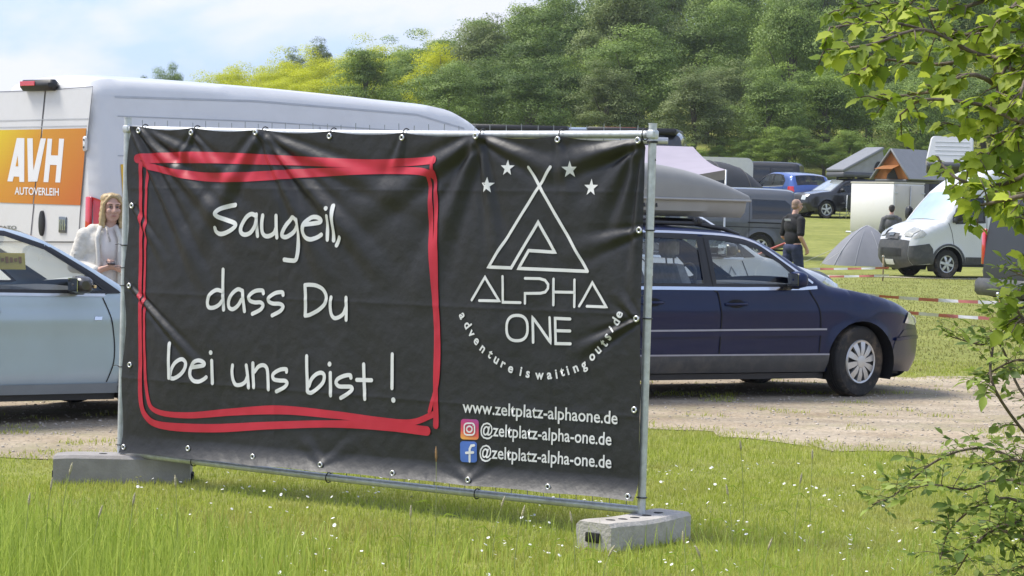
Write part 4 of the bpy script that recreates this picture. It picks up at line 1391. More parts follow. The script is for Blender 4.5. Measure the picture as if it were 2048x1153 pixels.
        o = mb_.build('mirror', m, s.root, 50)
        b_ = MB(); b_.box((x, sg * (y0 + arm / 2 + .02), z - sz * .05), (sx * .55, arm + .12, sz * .30), 0, 0, .015)
        b_.build('mirror_foot', blackpl, o, 40)
        g_ = MB(); g_.box((x - sx / 2 - .002, sg * (y0 + arm + sy * .5), z + sz * .35), (.006, sy * .8, sz * .72), 0, 0, .002)
        g_.build('mirror_glass', mat('mirror_glass', (.55, .57, .6), .05, 1.0, .02), o, None)
        if lamp:
            l_ = MB(); l_.box((x + sx * .42, sg * (y0 + arm + sy * .5), z + sz * .28), (.02, sy * .85, .022), 0, 0, .004)
            l_.build('indicator', mat('indicator_lens', (.75, .55, .28), .2, 0, .1, 5), o, None)
        return o
    def handle(s, x, z, m, sg=-1, w=.2):
        y0 = float(s.Wd(np.array([x]), np.array([z]))[0])
        mb_ = MB()
        mb_.tube([(x - w / 2, sg * (y0 + .004), z), (x - w / 2 + .025, sg * (y0 + .035), z), (x + w / 2 - .03, sg * (y0 + .035), z + .004), (x + w / 2, sg * (y0 + .004), z + .004)], .013, 8)
        h = mb_.build('handle', m, s.root, 50)
        s.sheet('handle_cup', [(x + .085 * math.cos(a), z + .005 + .038 * math.sin(a)) for a in np.linspace(0, 2 * math.pi, 16)[:-1]], seam_m, .004, sides=(sg,), parent=h)
        return h

def place_by(root, local, px, py, heading, depth=None, zoff=0.0):
    """put root so that the local point lands on the ground pixel (local z ignored)"""
    p = ground_pt(px, py) if depth is None else at(px, py, depth)
    c, s_ = math.cos(heading), math.sin(heading)
    x = p[0] - (local[0] * c - local[1] * s_); y = p[1] - (local[0] * s_ + local[1] * c)
    root.location = (x, y, float(gz(p[0], p[1])) + zoff)
    root.rotation_euler = (0, 0, heading)
    return root

# ---------------------------------------------------------------- dark blue estate car
navy = mat('navy_paint', (.002, .009, .052), .3, .0, .06, 4, coat=.45, spec=.2, dirt=((.10, .09, .085), .06, 3))
navyd = mat('navy_bumper', (.006, .010, .035), .35, 0, .08, 5, coat=.3, dirt=((.13, .12, .10), .15, 4))
def estate(root):
    top = list(smooth_line([(4.56, .20), (4.64, .30), (4.68, .44), (4.67, .56), (4.60, .66), (4.46, .755), (4.15, .86), (3.75, .935), (3.42, .985)], 4)) \
        + list(smooth_line([(3.40, .99), (3.05, 1.185), (2.75, 1.35), (2.50, 1.425), (2.2, 1.465), (1.6, 1.48), (1.0, 1.465), (.6, 1.44), (.36, 1.40)], 4)) \
        + list(smooth_line([(.33, 1.385), (.20, 1.15), (.10, .95), (.04, .78), (.0, .58), (.02, .40), (.10, .27)], 4))
    c = Car(root, top, 4.68, 1.75, .235, (.93, 3.72), .32, .365, .93, .20, .075, (.98, .40, .5, .14), .045, .035, paint=navy, shoulder=.010)
    sc_ = smooth_line
    fwin = [(2.62, 1.335), (2.40, 1.385), (2.16, 1.405), (2.10, 1.40), (2.14, .985), (3.02, .985), (3.10, 1.01), (2.86, 1.20)]
    rwin = [(2.02, 1.402), (1.60, 1.415), (1.28, 1.412), (1.24, 1.39), (1.20, .985), (2.05, .985)]
    qwin = [(1.15, 1.41), (.80, 1.395), (.58, 1.37), (.46, 1.15), (.50, 1.0), (1.10, .985)]
    c.body([fwin, rwin, qwin])
    i_scr0, i_scr1 = c.idx(3.36, 1.01), c.idx(2.56, 1.41)
    ir0, ir1 = c.idx(.33, 1.385), c.idx(.13, 1.0)
    cf = lambda x, z: .10 if (z < .6 and x > 4) else (.045 if x > 3.4 else .035)
    c.over('front', 0, c.idx(4.60, .66), navy, c=.14)
    c.over('bonnet', c.idx(4.60, .66), i_scr0, navy, c=.045)
    for f in ((-1, -.88), (.88, 1)): c.over('pillar', i_scr0, i_scr1, navy, c=.05, yfrac=f, n=2)
    c.over('windscreen', i_scr0, i_scr1, wglass, c=.05, yfrac=(-.88, .88), off=-.004)
    c.over('roof', i_scr1, ir0, navy, c=.03)
    for f in ((-1, -.86), (.86, 1)): c.over('pillar', ir0, ir1, navy, c=.05, yfrac=f, n=2)
    c.over('rear_window', ir0, ir1, dglass, c=.05, yfrac=(-.86, .86))
    c.over('tailgate', ir1, len(c.top) - 1, navy, c=.08)
    for w in (fwin, rwin, qwin): c.window(w, wglass, 'window', blackpl, .045)
    # pillars between the doors, black
    c.sheet('pillar_trim', [(2.10, 1.41), (2.02, 1.41), (2.05, .985), (2.14, .985)], blackpl, .005)
    c.sheet('pillar_trim', [(1.24, 1.415), (1.15, 1.415), (1.10, .985), (1.20, .985)], blackpl, .005)
    c.strip('chrome_strip', [(.46, .968), (1.5, .966), (2.4, .965), (3.06, .972), (3.22, .982)], .028, chrome, .008)
    c.strip('chrome_strip', [(3.18, 1.02), (2.86, 1.225), (2.62, 1.365), (2.40, 1.418), (2.1, 1.436), (1.6, 1.445), (1.1, 1.435), (.7, 1.41)], .020, chrome, .006, n=4)
    # side rub strip, sill
    c.sheet('side_strip', [(1.42, .545), (2.3, .55), (3.31, .555), (3.31, .60), (2.3, .595), (1.42, .59)], navy, .016)
    c.strip('rub_line', [(1.42, .602), (2.3, .608), (3.33, .614)], .016, mat('bright_moulding', (.34, .35, .42), .3, .3), .013)
    c.sheet('sill', [(1.40, .235), (3.335, .235), (3.36, .37), (3.36, .385), (1.385, .385)], greypl, .014)
    c.strip('sill_line', [(1.38, .392), (3.36, .392)], .014, mat('bright_moulding', (.34, .35, .42), .3, .3), .016)
    # seams
    c.strip('door_gap', [(3.26, .40), (3.27, .60), (3.24, .80), (3.15, .93), (3.13, .985)], .011, seam_m, .005, n=4)
    c.strip('door_gap', [(2.20, .39), (2.21, .7), (2.17, .92), (2.12, .985), (2.07, 1.40)], .011, seam_m, .006, n=4)
    c.strip('door_gap', [(1.47, .39), (1.42, .55), (1.22, .85), (1.16, .985), (1.19, 1.40)], .011, seam_m, .006, n=4)
    # bumper and lamps
    fb_ = [(4.085, .235), (4.10, .36), (4.16, .50), (4.30, .60), (4.60, .60), (4.672, .50), (4.68, .44), (4.64, .30), (4.56, .21)]
    c.sheet('front_bumper', fb_, navyd, .006, step=.04)
    c.strip('rub_line', [(4.16, .515), (4.4, .525), (4.66, .52)], .03, navy, .022)
    c.sheet('headlamp', [(4.30, .66), (4.46, .64), (4.60, .63), (4.63, .655), (4.58, .70), (4.42, .765), (4.36, .755)], clearlens, .012, step=.03)
    c.sheet('tail_lamp', [(.06, .75), (.30, .78), (.26, 1.0), (.14, 1.0)], redlens, .008, step=.04)
    c.arch_liner(); c.under(.20)
    for xw in c.wheels:
        for sg in (-1, 1): c.wheel(xw, sg, nsp=10, steer=R(13) if xw > 2 else 0, inset=.015)
    c.interior(.7, 3.2, .30, [(2.15, -.37), (2.15, .37), (1.25, -.36), (1.25, .36)], (3.0, .97), mat('grey_seat_fabric', (.24, .24, .245), .9, 0, .2, 20), .37)
    c.mirror(2.93, 1.0, -1, navy, (.13, .19, .15), .05); c.mirror(2.93, 1.0, 1, navy, (.13, .19, .15), .05)
    c.handle(2.36, .83, navy, -1, .22); c.handle(1.5, .84, navy, -1, .22)
    # rails
    for sg in (-1, 1):
        m_ = MB(); y = .60
        m_.tube([(2.55, sg * y, 1.425), (2.40, sg * (y - .005), 1.475), (2.1, sg * (y - .01), 1.515), (1.2, sg * (y - .01), 1.52), (.72, sg * (y - .005), 1.49), (.55, sg * y, 1.44)], .02, 8)
        m_.build('roof_rail', blackpl, root, True)
    for x in (2.12, 1.30):
        m_ = MB(); m_.tube([(x, -.62, 1.545), (x, .62, 1.545)], .016, 8)
        for sg in (-1, 1): m_.box((x, sg * .59, 1.53), (.09, .05, .06), 0, 0, .012)
        m_.build('cross_bar', blackpl, root, 40)
    return c
HP = R(29)
passat = thing('estate_car', 'dark navy estate car with silver hubcaps parked behind the banner', 'car')
ec = estate(passat)
place_by(passat, (3.72, -.78), 1706, 794, HP)

# ---------------------------------------------------------------- roof box
boxg = mat('roof_box_plastic', (.27, .265, .25), .5, 0, .06, 6, .06, 120)
boxl = mat('roof_box_base', (.36, .35, .335), .5, 0, .06, 6)
def rbox():
    t = thing('roof_box', 'grey roof box clamped on the bars of the navy estate', 'roof box')
    L_, W_ = 2.15, .80
    xs = np.linspace(0, L_, 25)
    def hgt(x):
        f = x / L_
        return .05 + .265 * (1 - max(0, (f - .42) / .58) ** 2.0 * .98) * (1 - max(0, (.12 - f) / .12) ** 2 * .35)
    def hw(x):
        f = x / L_
        return W_ / 2 * (1 - .28 * max(0, (f - .55) / .45) ** 2.2) * (1 - .1 * max(0, (.1 - f) / .1) ** 2)
    lid, base, lip = [], [], []
    for x in xs:
        w, h = hw(x), hgt(x)
        lid.append([(x, w * math.copysign(abs(math.cos(a)) ** .45, math.cos(a)), .155 + h * math.sin(a) ** .55) for a in np.linspace(0, math.pi, 17)])
        base.append([(x * .975 + .02, w * .97, .15), (x * .97 + .025, w * .93, .05), (x * .96 + .03, w * .78, .0), (x * .96 + .03, -w * .78, 0), (x * .97 + .025, -w * .93, .05), (x * .975 + .02, -w * .97, .15)])
    m_ = MB(); m_.loft(lid, closed=False, caps=False); m_.add(lid[0], [tuple(range(17))]); m_.add(lid[-1], [tuple(range(17))])
    m_.build('lid', boxg, t, 50)
    m_ = MB(); m_.loft(base); m_.build('base', boxl, t, 40)
    m_ = MB(); rim = [(x, hw(x) * 1.008, .152) for x in xs] + [(x, -hw(x) * 1.008, .152) for x in xs[::-1]]
    m_.tube(rim, .013, 6, closed=True); m_.build('rim', boxl, t, True)
    # maker's small dark mark near the front of the base, on both sides
    for k, x in enumerate((.98, 1.01, 1.045, 1.075, 1.105)):
        m_ = MB(); m_.box((x, -hw(x) * .955, .10), (.016, .006, .045 if k != 2 else .03), 0, 0, 0, rx=-.25)
        m_.build('lettering', blackpl, t, None)
    return t
rb = rbox()
rb.location = passat.matrix_basis @ Vector((.66, -.10, 1.575))
rb.rotation_euler = (0, 0, HP)

# ---------------------------------------------------------------- hatchbacks
def hatch(root, paint, near=True):
    top = list(smooth_line([(4.12, .20), (4.22, .30), (4.28, .45), (4.27, .58), (4.18, .70), (3.95, .80), (3.6, .89), (3.22, .965)], 4)) \
        + list(smooth_line([(3.20, .97), (2.85, 1.17), (2.50, 1.355), (2.2, 1.435), (1.8, 1.475), (1.3, 1.47), (.8, 1.425), (.42, 1.36)], 4)) \
        + list(smooth_line([(.38, 1.345), (.24, 1.15), (.12, .97), (.04, .80), (.0, .58), (.03, .38), (.12, .26)], 4))
    c = Car(root, top, 4.28, 1.79, .215, (.81, 3.43), .325, .36, .93, .22, .075, (.8, .26, .5, .15), .05, .035, paint=paint, shoulder=.014, tuck=.30)
    fwin = [(2.50, 1.300), (2.20, 1.395), (1.80, 1.420), (1.72, 1.417), (1.78, .975), (2.92, .965), (2.98, .98), (2.80, 1.12)]
    rwin = [(1.66, 1.41), (1.3, 1.40), (.98, 1.36), (.74, 1.18), (.80, 1.01), (1.70, .987)]
    c.body([fwin, rwin])
    i0, i1 = c.idx(3.18, .98), c.idx(2.42, 1.38)
    r0, r1 = c.idx(.38, 1.345), c.idx(.14, 1.0)
    c.over('front', 0, c.idx(4.18, .70), paint, c=.16)
    c.over('bonnet', c.idx(4.18, .70), i0, paint, c=.045)
    for f in ((-1, -.88), (.88, 1)): c.over('pillar', i0, i1, paint, c=.06, yfrac=f, n=2)
    c.over('windscreen', i0, i1, wglass, c=.06, yfrac=(-.88, .88), off=-.004)
    c.over('roof', i1, r0, paint, c=.03)
    for f in ((-1, -.86), (.86, 1)): c.over('pillar', r0, r1, paint, c=.06, yfrac=f, n=2)
    c.over('rear_window', r0, r1, dglass, c=.06, yfrac=(-.86, .86))
    c.over('tailgate', r1, len(c.top) - 1, paint, c=.1)
    for w in (fwin, rwin): c.window(w, wglass, 'window', blackpl, .04)
    c.sheet('pillar_trim', [(1.72, 1.415), (1.66, 1.415), (1.70, .985), (1.78, .985)], blackpl, .005)
    # black frame from the screen pillar down to the mirror
    c.sheet('pillar_trim', [(2.49, 1.305), (2.55, 1.30), (2.86, 1.12), (3.06, .985), (3.08, .965), (2.93, .958), (2.98, .98), (2.80, 1.12)], blackpl, .006, step=.03)
    c.strip('belt_strip', [(.8, .985), (1.7, .962), (2.5, .952), (2.95, .950)], .022, mat('bright_trim', (.6, .62, .64), .25, .6), .007)
    c.strip('door_gap', [(2.98, .30), (3.03, .45), (3.03, .62), (2.99, .80), (2.93, .93)], .009, seam_m, .004, n=4)
    c.strip('door_gap', [(1.92, .30), (1.93, .6), (1.86, .9), (1.75, .98), (1.69, 1.41)], .009, seam_m, .005, n=4)
    c.strip('door_gap', [(1.22, .30), (1.15, .5), (.93, .75), (.80, .98), (.95, 1.38)], .009, seam_m, .005, n=4)
    c.sheet('sill', [(1.19, .215), (3.06, .215), (3.075, .29), (1.18, .29)], mat('sill_grey', (.30, .33, .36), .4, .2, .05), .012)
    c.sheet('bumper_grille', [(4.05, .26), (4.2, .28), (4.25, .40), (4.08, .40)], blackpl, .006, step=.04)
    c.sheet('headlamp', [(3.86, .73), (4.02, .66), (4.22, .62), (4.24, .66), (4.17, .715), (3.98, .79)], clearlens, .009, step=.03)
    c.sheet('tail_lamp', [(.06, .78), (.42, .84), (.40, .97), (.13, .97)], redlens, .008, step=.04)
    c.arch_liner(); c.under(.19)
    for xw in c.wheels:
        for sg in (-1, 1): c.wheel(xw, sg, nsp=5 if near else 7, inset=.02, rimr=.70)
    c.interior(.6, 3.05, .30, [(1.75, -.38), (1.75, .38), (.95, -.37), (.95, .37)], (2.78, .95), None, .38)
    mm = mat('mirror_black', (.035, .033, .032), .3, 0, .1, coat=.5)
    for sg in (-1, 1): c.mirror(2.70, .985, sg, mm, (.15, .21, .135), .06, True)
    c.handle(2.02, .83, paint, -1, .2); c.handle(1.12, .85, paint, -1, .2)
    c.sheet('fender_badge', [(2.86, .765), (2.92, .765), (2.925, .79), (2.865, .79)], chrome, .006, sides=(-1,))
    return c
iceblue = mat('ice_blue_paint', (.40, .49, .56), .30, .15, .03, 4, coat=1.0, dirt=((.3, .3, .3), .12, 3))
HG = R(34)
golf = thing('hatchback_car', 'pale ice blue hatchback in front of the white rental van', 'car')
gc = hatch(golf, iceblue)
place_by(golf, (3.06, -.86), 228, 843, HG)
# yellow placard lying on the ice blue car's dashboard side
pcard = thing('placard', 'yellow printed card inside the ice blue hatchback behind its side window', 'card', V(at(14, 523, 18.7)), HG)
m_ = MB(); m_.box((0, 0, 0), (.30, .004, .13), 0, 0, .001, rx=R(-12)); cd_ = m_.build('card', mat('yellow_card', (.62, .46, .06), .6), pcard, None)
m_ = MB()
for k in range(7): m_.box((-.11 + k * .036, -.006, .012), (.022, .003, .05 - (k % 3) * .012), 0, 0, 0, rx=R(-12))
m_.box((0, -.006, -.035), (.22, .003, .008), 0, 0, 0, rx=R(-12))
m_.build('lettering', mat('card_print', (.35, .16, .02), .7), pcard, None)

whitecar = thing('hatchback_car', 'white hatchback parked beyond the navy estate and seen through its windows', 'car')
wc = hatch(whitecar, mat('white_paint_b', (.60, .62, .64), .35, 0, .03, 4, coat=.8), False)
# grey print on its door
for k in range(4):
    m_ = MB(); y0 = float(wc.Wd(np.array([2.55]), np.array([.84]))[0])
    wc.strip('door_print', [(2.42 + k * .12, .80), (2.45 + k * .12, .87), (2.50 + k * .12, .80)], .014, mat('grey_print', (.25, .26, .27), .5), .006, sides=(-1,))
whitecar.scale = (1.1, 1.1, 1.17)
place_by(whitecar, (2.9, -.98), 1425, 722, R(24))

# ---------------------------------------------------------------- vans
def van(root, paint, top, L_, W_, H_, wheels, rw, belt, scr, hood, fwin, wins=(), bump=greypl, rear_flat=True, step=.07, er=.10, tumble=.05, plan=(.9, .22, .14, .07), zb=.30, nsp=6, glassm=None, detail=True, rimm=None):
    c = Car(root, top, L_, W_, zb, wheels, rw, rw * 1.22, belt, tumble, er, plan, step, .03, paint=paint, low=.45, tuck=.25)
    gm = glassm or wglass
    c.body([fwin])
    i0, i1 = c.idx(*scr[0]), c.idx(*scr[1])
    ih = c.idx(*hood)
    irear = int(np.argmax(c.top[:, 0] < .16)) if rear_flat else len(c.top) - 1
    c.over('front', 0, ih, bump, c=.10)
    c.over('bonnet', ih, i0, paint, c=.06)
    for f in ((-1, -.9), (.9, 1)): c.over('pillar', i0, i1, paint, c=.08, yfrac=f, n=2)
    c.over('windscreen', i0, i1, gm, c=.08, yfrac=(-.9, .9), off=-.004)
    c.over('roof', i1, irear, paint, c=.05)
    c.over('rear', irear, len(c.top) - 1, paint, c_fn=lambda x, z: .05 * max(0, min(1, (z - (H_ - .25)) / .2)))
    c.window(fwin, gm, 'window', blackpl, .05)
    for w in wins:
        for sg in (-1, 1):
            c.sheet('window', w, dglass if False else mat('privacy_glass', (.015, .017, .019), .08, 0, .1, coat=.5), .004, sides=(sg,))
    c.arch_liner(); c.under(zb - .03)
    for xw in c.wheels:
        for sg in (-1, 1): c.wheel(xw, sg, nsp=nsp, inset=.05, rimr=.60, rim_m=rimm)
    return c

DUC_TOP = list(smooth_line([(6.16, .26), (6.27, .40), (6.3, .62), (6.27, .90), (6.16, 1.10)], 4)) + list(smooth_line([(6.14, 1.12), (5.8, 1.30), (5.54, 1.40)], 4)) \
    + list(smooth_line([(5.52, 1.42), (5.20, 1.86), (4.94, 2.24)], 4)) + list(smooth_line([(4.92, 2.26), (4.74, 2.45), (4.50, 2.60), (4.1, 2.70), (2.9, 2.75), (1.5, 2.775), (.5, 2.775), (.2, 2.755), (.06, 2.69), (.015, 2.55)], 4)) \
    + [(.0, 2.3), (.0, 1.0), (.0, .42)]
DUC_TOP = [(p_[0] + .32 * (p_[0] > 3.9), p_[1]) for p_ in DUC_TOP]
DUC_FW = [(5.60, 1.50), (5.30, 1.90), (5.12, 2.02), (4.70, 2.02), (4.67, 1.40), (5.52, 1.38)]
HV = R(43.5)
ducato = thing('delivery_van', 'tall white rental van with orange and yellow print on its rear doors', 'van')
dv = van(ducato, whitepaint, DUC_TOP, 6.62, 2.05, 2.78, (1.2, 5.62), .34, 1.25, ((5.84, 1.42), (5.26, 2.24)), (6.48, 1.10), DUC_FW, step=.07, er=.085)
_p = at(203, 168, 22.5)
_c, _s = math.cos(HV), math.sin(HV)
ducato.location = (_p[0] - (1.0 * _s), _p[1] + 1.0 * _c, float(gz(_p[0], _p[1])))
ducato.rotation_euler = (0, 0, HV)
ducato.scale = (1, 1, 1.013)
DM = ducato.matrix_basis.copy(); DI = DM.inverted()
def d_rear(px, py, off=0.0):
    p = on_plane(px, py, np.array(DM @ Vector((-.004 - off, 0, 1))), np.array((_c, _s, 0.0)))
    return np.array(DI @ V(p))
def rear_poly(name, pix, m, off, parent=None, step=.08, tint=None):
    q = np.array([d_rear(x, y)[1:] for x, y in pix])
    vs, tr_ = fill2d(q, [], step)
    me = np_mesh(name, np.column_stack([np.full(len(vs), -.004 - off), vs]), tr_, m, False)
    o = link(name, me, parent or ducato)
    if tint: set_tint(me, [tint(*vs[t_].mean(0)) for t_ in tr_])
    return o
def rear_line(name, pix, w, m, off=.006, parent=None):
    q = np.array([d_rear(x, y)[1:] for x, y in pix])
    vs, fs = ribbon2d(densify(q, .05, False), w, False)
    return MB().add([(-.004 - off, p[0], p[1]) for p in vs], fs).build(name, m, parent or ducato, None, fixn=False)
# two doors, a little proud of the frame
door_w = mat('white_paint_door', (.66, .655, .65), .35, 0, .02, 3, coat=.6, dirt=((.42, .40, .37), .25, 3))
doorR = rear_poly('rear_door', [(93, 182), (185, 176), (172, 300), (160, 430), (157, 483), (64, 483)], door_w, .004)
doorL = rear_poly('rear_door', [(90, 182), (-20, 186), (-45, 483), (60, 483)], door_w, .004)
for pts in ([(91.5, 181), (62, 484)], [(-22, 185), (91, 181), (187, 174), (174, 300), (162, 430), (158, 484)]): rear_line('door_gap', pts, .007, mat('soft_gap', (.10, .10, .11), .7), .007)
rear_line('door_gap', [(-45, 484), (62, 484), (158, 485)], .008, mat('soft_gap', (.10, .10, .11), .7), .007)
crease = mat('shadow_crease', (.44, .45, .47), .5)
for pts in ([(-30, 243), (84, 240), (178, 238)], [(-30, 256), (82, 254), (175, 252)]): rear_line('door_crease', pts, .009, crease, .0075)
OR = [(0, (.66, .48, .012)), (.35, (.58, .26, .015)), (1, (.50, .13, .015))]
yl0 = d_rear(-20, 258); yl1 = d_rear(165, 410)
gr = grad_material('rental_print', OR)
def otint(y, z):
    a = (y - yl0[1]) / (yl1[1] - yl0[1]); b = (yl0[2] - z) / (yl0[2] - yl1[2])
    return max(0, min(1, a * .75 + b * .45 - .12))
rear_poly('door_print', [(87, 259), (174, 257), (169, 330), (162, 411), (69, 408)], gr, .0085, doorR, .04, otint)
rear_poly('door_print', [(84.5, 259), (-26, 261), (-40, 404), (66.5, 408)], gr, .0085, doorL, .04, otint)
wp = mat('white_vinyl', (.74, .74, .74), .4, 0, .02)
ZV = lambda pts: [(x / 5.764, 230 + y / 5.764) for x, y in pts]
for nm, polys in (('A', [[(95, 768), (205, 268), (292, 270), (290, 775), (235, 775), (232, 715), (170, 712), (155, 770)]]),
                  ('V', [[(325, 272), (388, 272), (392, 560), (398, 640), (480, 272), (540, 275), (440, 770), (335, 772)]]),
                  ('H', [[(560, 275), (612, 278), (598, 468), (680, 470), (692, 275), (750, 278), (705, 782), (648, 780), (665, 580), (588, 578), (568, 778), (512, 776)]])):
    for pl_ in polys: rear_poly('letter', ZV(pl_), wp, .0105, doorR if nm == 'H' else doorL)
rear_poly('letter_counter', ZV([(190, 595), (215, 470), (222, 595)]), gr, .0115, doorL, .04, otint)
# small word under it
v, f = glyphs('AUTOVERLEIH', bold=.02)
a_, b_ = np.array(ZV([(180, 918)])[0]), np.array(ZV([(690, 932)])[0])
x0_, x1_ = v[:, 0].min(), v[:, 0].max(); hh_ = v[:, 1].max()
m_ = MB(); m_.add([tuple(d_rear(*(a_ + (b_ - a_) * (p[0] - x0_) / (x1_ - x0_) + np.array([0, -p[1] / hh_ * 15.0]))) + np.array([-.0115, 0, 0])) for p in v], f)
m_.build('small_lettering', wp, doorL, None, fixn=False)
# hinges, handle, badge, lamps, camera light
for py in (288,):
    q = d_rear(173, py); m_ = MB(); m_.box((-.018, q[1], q[2]), (.03, .06, .14), 0, 0, .012); m_.build('hinge', whitepaint, doorR, 40)
    for dz in (-.035, .035):
        m_ = MB(); m_.lathe([(.012, -.036), (.012, -.034), (0, -.036)], 10, 'x', (0, q[1], q[2] + dz)); m_.build('bolt', greypl, doorR, True)
q = d_rear(86, 447); m_ = MB()
m_.loft([[(x, q[1] + .045 * k * math.cos(a), q[2] + .125 * k * math.sin(a)) for a in np.linspace(0, 2 * math.pi, 18)[:-1]] for x, k in ((-.005, 1), (-.03, .95), (-.034, .8))])
m_.build('handle', blackpl, doorR, 40)
q = d_rear(127, 450); m_ = MB(); m_.box((-.013, q[1], q[2]), (.012, .13, .15), 0, 0, .004); bd = m_.build('badge', mat('badge_grey', (.16, .18, .19), .3, .5), doorR, 40)
for k in range(4):
    m_ = MB(); yy = q[1] + .045 - k * .030
    m_.box((-.021, yy, q[2]), (.004, .010, .10)); m_.box((-.021, yy - .007, q[2] + (.035 if k % 2 == 0 else .0)), (.004, .014, .010)); m_.build('letter', chrome, bd, None)
v, f = glyphs('DUCATO', bold=.02); hh_ = v[:, 1].max(); x0_, x1_ = v[:, 0].min(), v[:, 0].max()
m_ = MB(); m_.add([tuple(d_rear(-22 + 56 * (p[0] - x0_) / (x1_ - x0_), 459 - p[1] / hh_ * 7) + np.array([-.008, 0, 0])) for p in v], f); m_.build('small_lettering', mat('badge_grey', (.16, .18, .19), .3, .5), doorL, None, fixn=False)
q = d_rear(84, 174); m_ = MB()
m_.box((-.035, q[1], q[2] + .012), (.12, .56, .105), 0, 0, .035); tb_ = m_.build('brake_light_housing', blackpl, ducato, 40)
q2 = d_rear(76, 171); m_ = MB(); m_.box((-.098, q2[1] + .04, q2[2] + .012), (.01, .26, .045), 0, 0, .004); m_.build('brake_light', redlens, tb_, None)
# tail lamps wrap the corner posts
for sg in (-1, 1):
    tl = dv.sheet('tail_lamp', [(.005, 1.18), (.11, 1.25), (.165, 1.46), (.09, 1.60), (.005, 1.66)], redlens, .012, sides=(sg,), step=.04)
    m_ = MB(); yr = float(dv.Wd(np.array([.004]), np.array([1.4]))[0])
    m_.box((-.008, sg * (yr - .045), 1.42), (.028, .09, .48), 0, 0, .008); m_.build('lens', redlens, tl, 40)
    m_ = MB(); m_.box((-.008, sg * (yr - .045), 1.10), (.028, .09, .16), 0, 0, .008); m_.build('lens', mat('white_lens', (.6, .58, .56), .2), tl, 40)
m_ = MB(); m_.box((-.05, 0, .52), (.16, 1.96, .22), 0, 0, .05); m_.build('rear_bumper', mat('bumper_light_grey', (.55, .56, .58), .5, 0, .05), ducato, 40)
# side pressings and the yellow side print
for pts, w in (([(.30, 2.42), (2.0, 2.44), (4.2, 2.42), (4.95, 2.30)], .009), ([(2.75, 2.42), (2.76, 1.2)], .016), ([(4.85, 2.32), (4.64, 2.05), (4.62, 1.2)], .012), ([(.25, 2.05), (1.9, 2.07), (2.7, 2.06)], .009), ([(1.45, 2.05), (1.45, .7)], .014)):
    dv.strip('pressing', pts, w, mat('seam_grey', (.40, .41, .43), .6), .004)
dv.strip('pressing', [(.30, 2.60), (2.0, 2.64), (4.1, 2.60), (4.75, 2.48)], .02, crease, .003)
sp = dv.sheet('side_print', [(.27, 1.05), (1.40, 1.05), (1.40, 1.97), (.27, 1.97)], mat('yellow_vinyl', (.78, .46, .02), .4, 0, .1, 1), .006, sides=(-1,), step=.1)
dv.sheet('side_print', [(1.5, 1.05), (2.7, 1.05), (2.7, 1.97), (1.5, 1.97)], mat('orange_vinyl', (.66, .24, .02), .4, 0, .1, 1), .006, sides=(-1,), step=.1)
dv.interior(4.2, 5.7, .9, [(4.8, -.6), (4.8, .6)], (5.6, 1.32))
dv.mirror(5.57, 1.45, -1, blackpl, (.16, .22, .38), .1); dv.mirror(5.57, 1.45, 1, blackpl, (.16, .22, .38), .1)

# ---------------------------------------------------------------- dark camper with awning, mostly behind the banner
gunmetal = mat('gunmetal_paint', (.045, .047, .052), .35, .3, .06, 4, coat=.8)
camper = thing('camper_van', 'dark tall camper with black roof box and awning behind the banner', 'camper')
cv = van(camper, gunmetal, DUC_TOP, 6.62, 2.05, 2.78, (1.2, 5.62), .34, 1.25, ((5.84, 1.42), (5.26, 2.24)), (6.48, 1.10), DUC_FW, step=.14)
m_ = MB()
for (x0, x1) in ((.1, 1.45), (1.75, 3.4)):
    m_.box(((x0 + x1) / 2, 0, 2.765), (x1 - x0, 1.5, .10), 0, 0, .02)
m_.build('roof_pod', blackpl, camper, 40)
m_ = MB(); m_.tube([(.2, 1.02, 2.62), (3.9, 1.02, 2.62)], .05, 8); m_.build('awning_case', mat('awning_case', (.55, .55, .57), .4, .3), camper, True)
m_ = MB(); m_.box((1.0, .1, 2.823), (.5, .3, .02), 0, 0, .005); m_.build('roof_mark', mat('red_mark', (.45, .05, .03), .5), camper, None)
pr = at(1388, 300, 36.0)
camper.location = (pr[0] - .05, pr[1] + 1.0, float(gz(pr[0], pr[1])))
camper.rotation_euler = (0, 0, R(172))
aw = thing('awning_canopy', 'pale lilac awning sheet stretched from the dark camper', 'awning')
awm = mat('awning_cloth', (.43, .39, .47), .8, 0, .05, 3, transl=.25)
A = [at(1140, 286, 35.0), at(1386, 294, 35.0), at(1452, 340, 32.4), at(1120, 352, 32.4)]
def awf(s, t):
    p = (np.array(A[0]) * (1 - s) + np.array(A[1]) * s) * (1 - t) + (np.array(A[3]) * (1 - s) + np.array(A[2]) * s) * t
    p = p + np.array([0, 0, -.10 * math.sin(math.pi * s) * t - .06 * math.sin(math.pi * t)])
    return p
m_ = MB(); m_.grid(awf, 20, 12); sh = m_.build('sheet', awm, aw, True, fixn=False)
m_ = MB(); m_.grid(lambda s, t: awf(s, 1) + np.array([0, -.01, -.12 * t * (1 + .1 * math.sin(s * 40))]), 24, 2); m_.build('valance', mat('awning_edge', (.25, .22, .2), .8), aw, True, fixn=False)
for k in (2, 3):
    p_ = A[k]; m_ = MB(); m_.tube([(p_[0], p_[1], float(gz(p_[0], p_[1]))), (p_[0], p_[1], p_[2])], .014, 8); m_.build('pole', galv, aw, True)

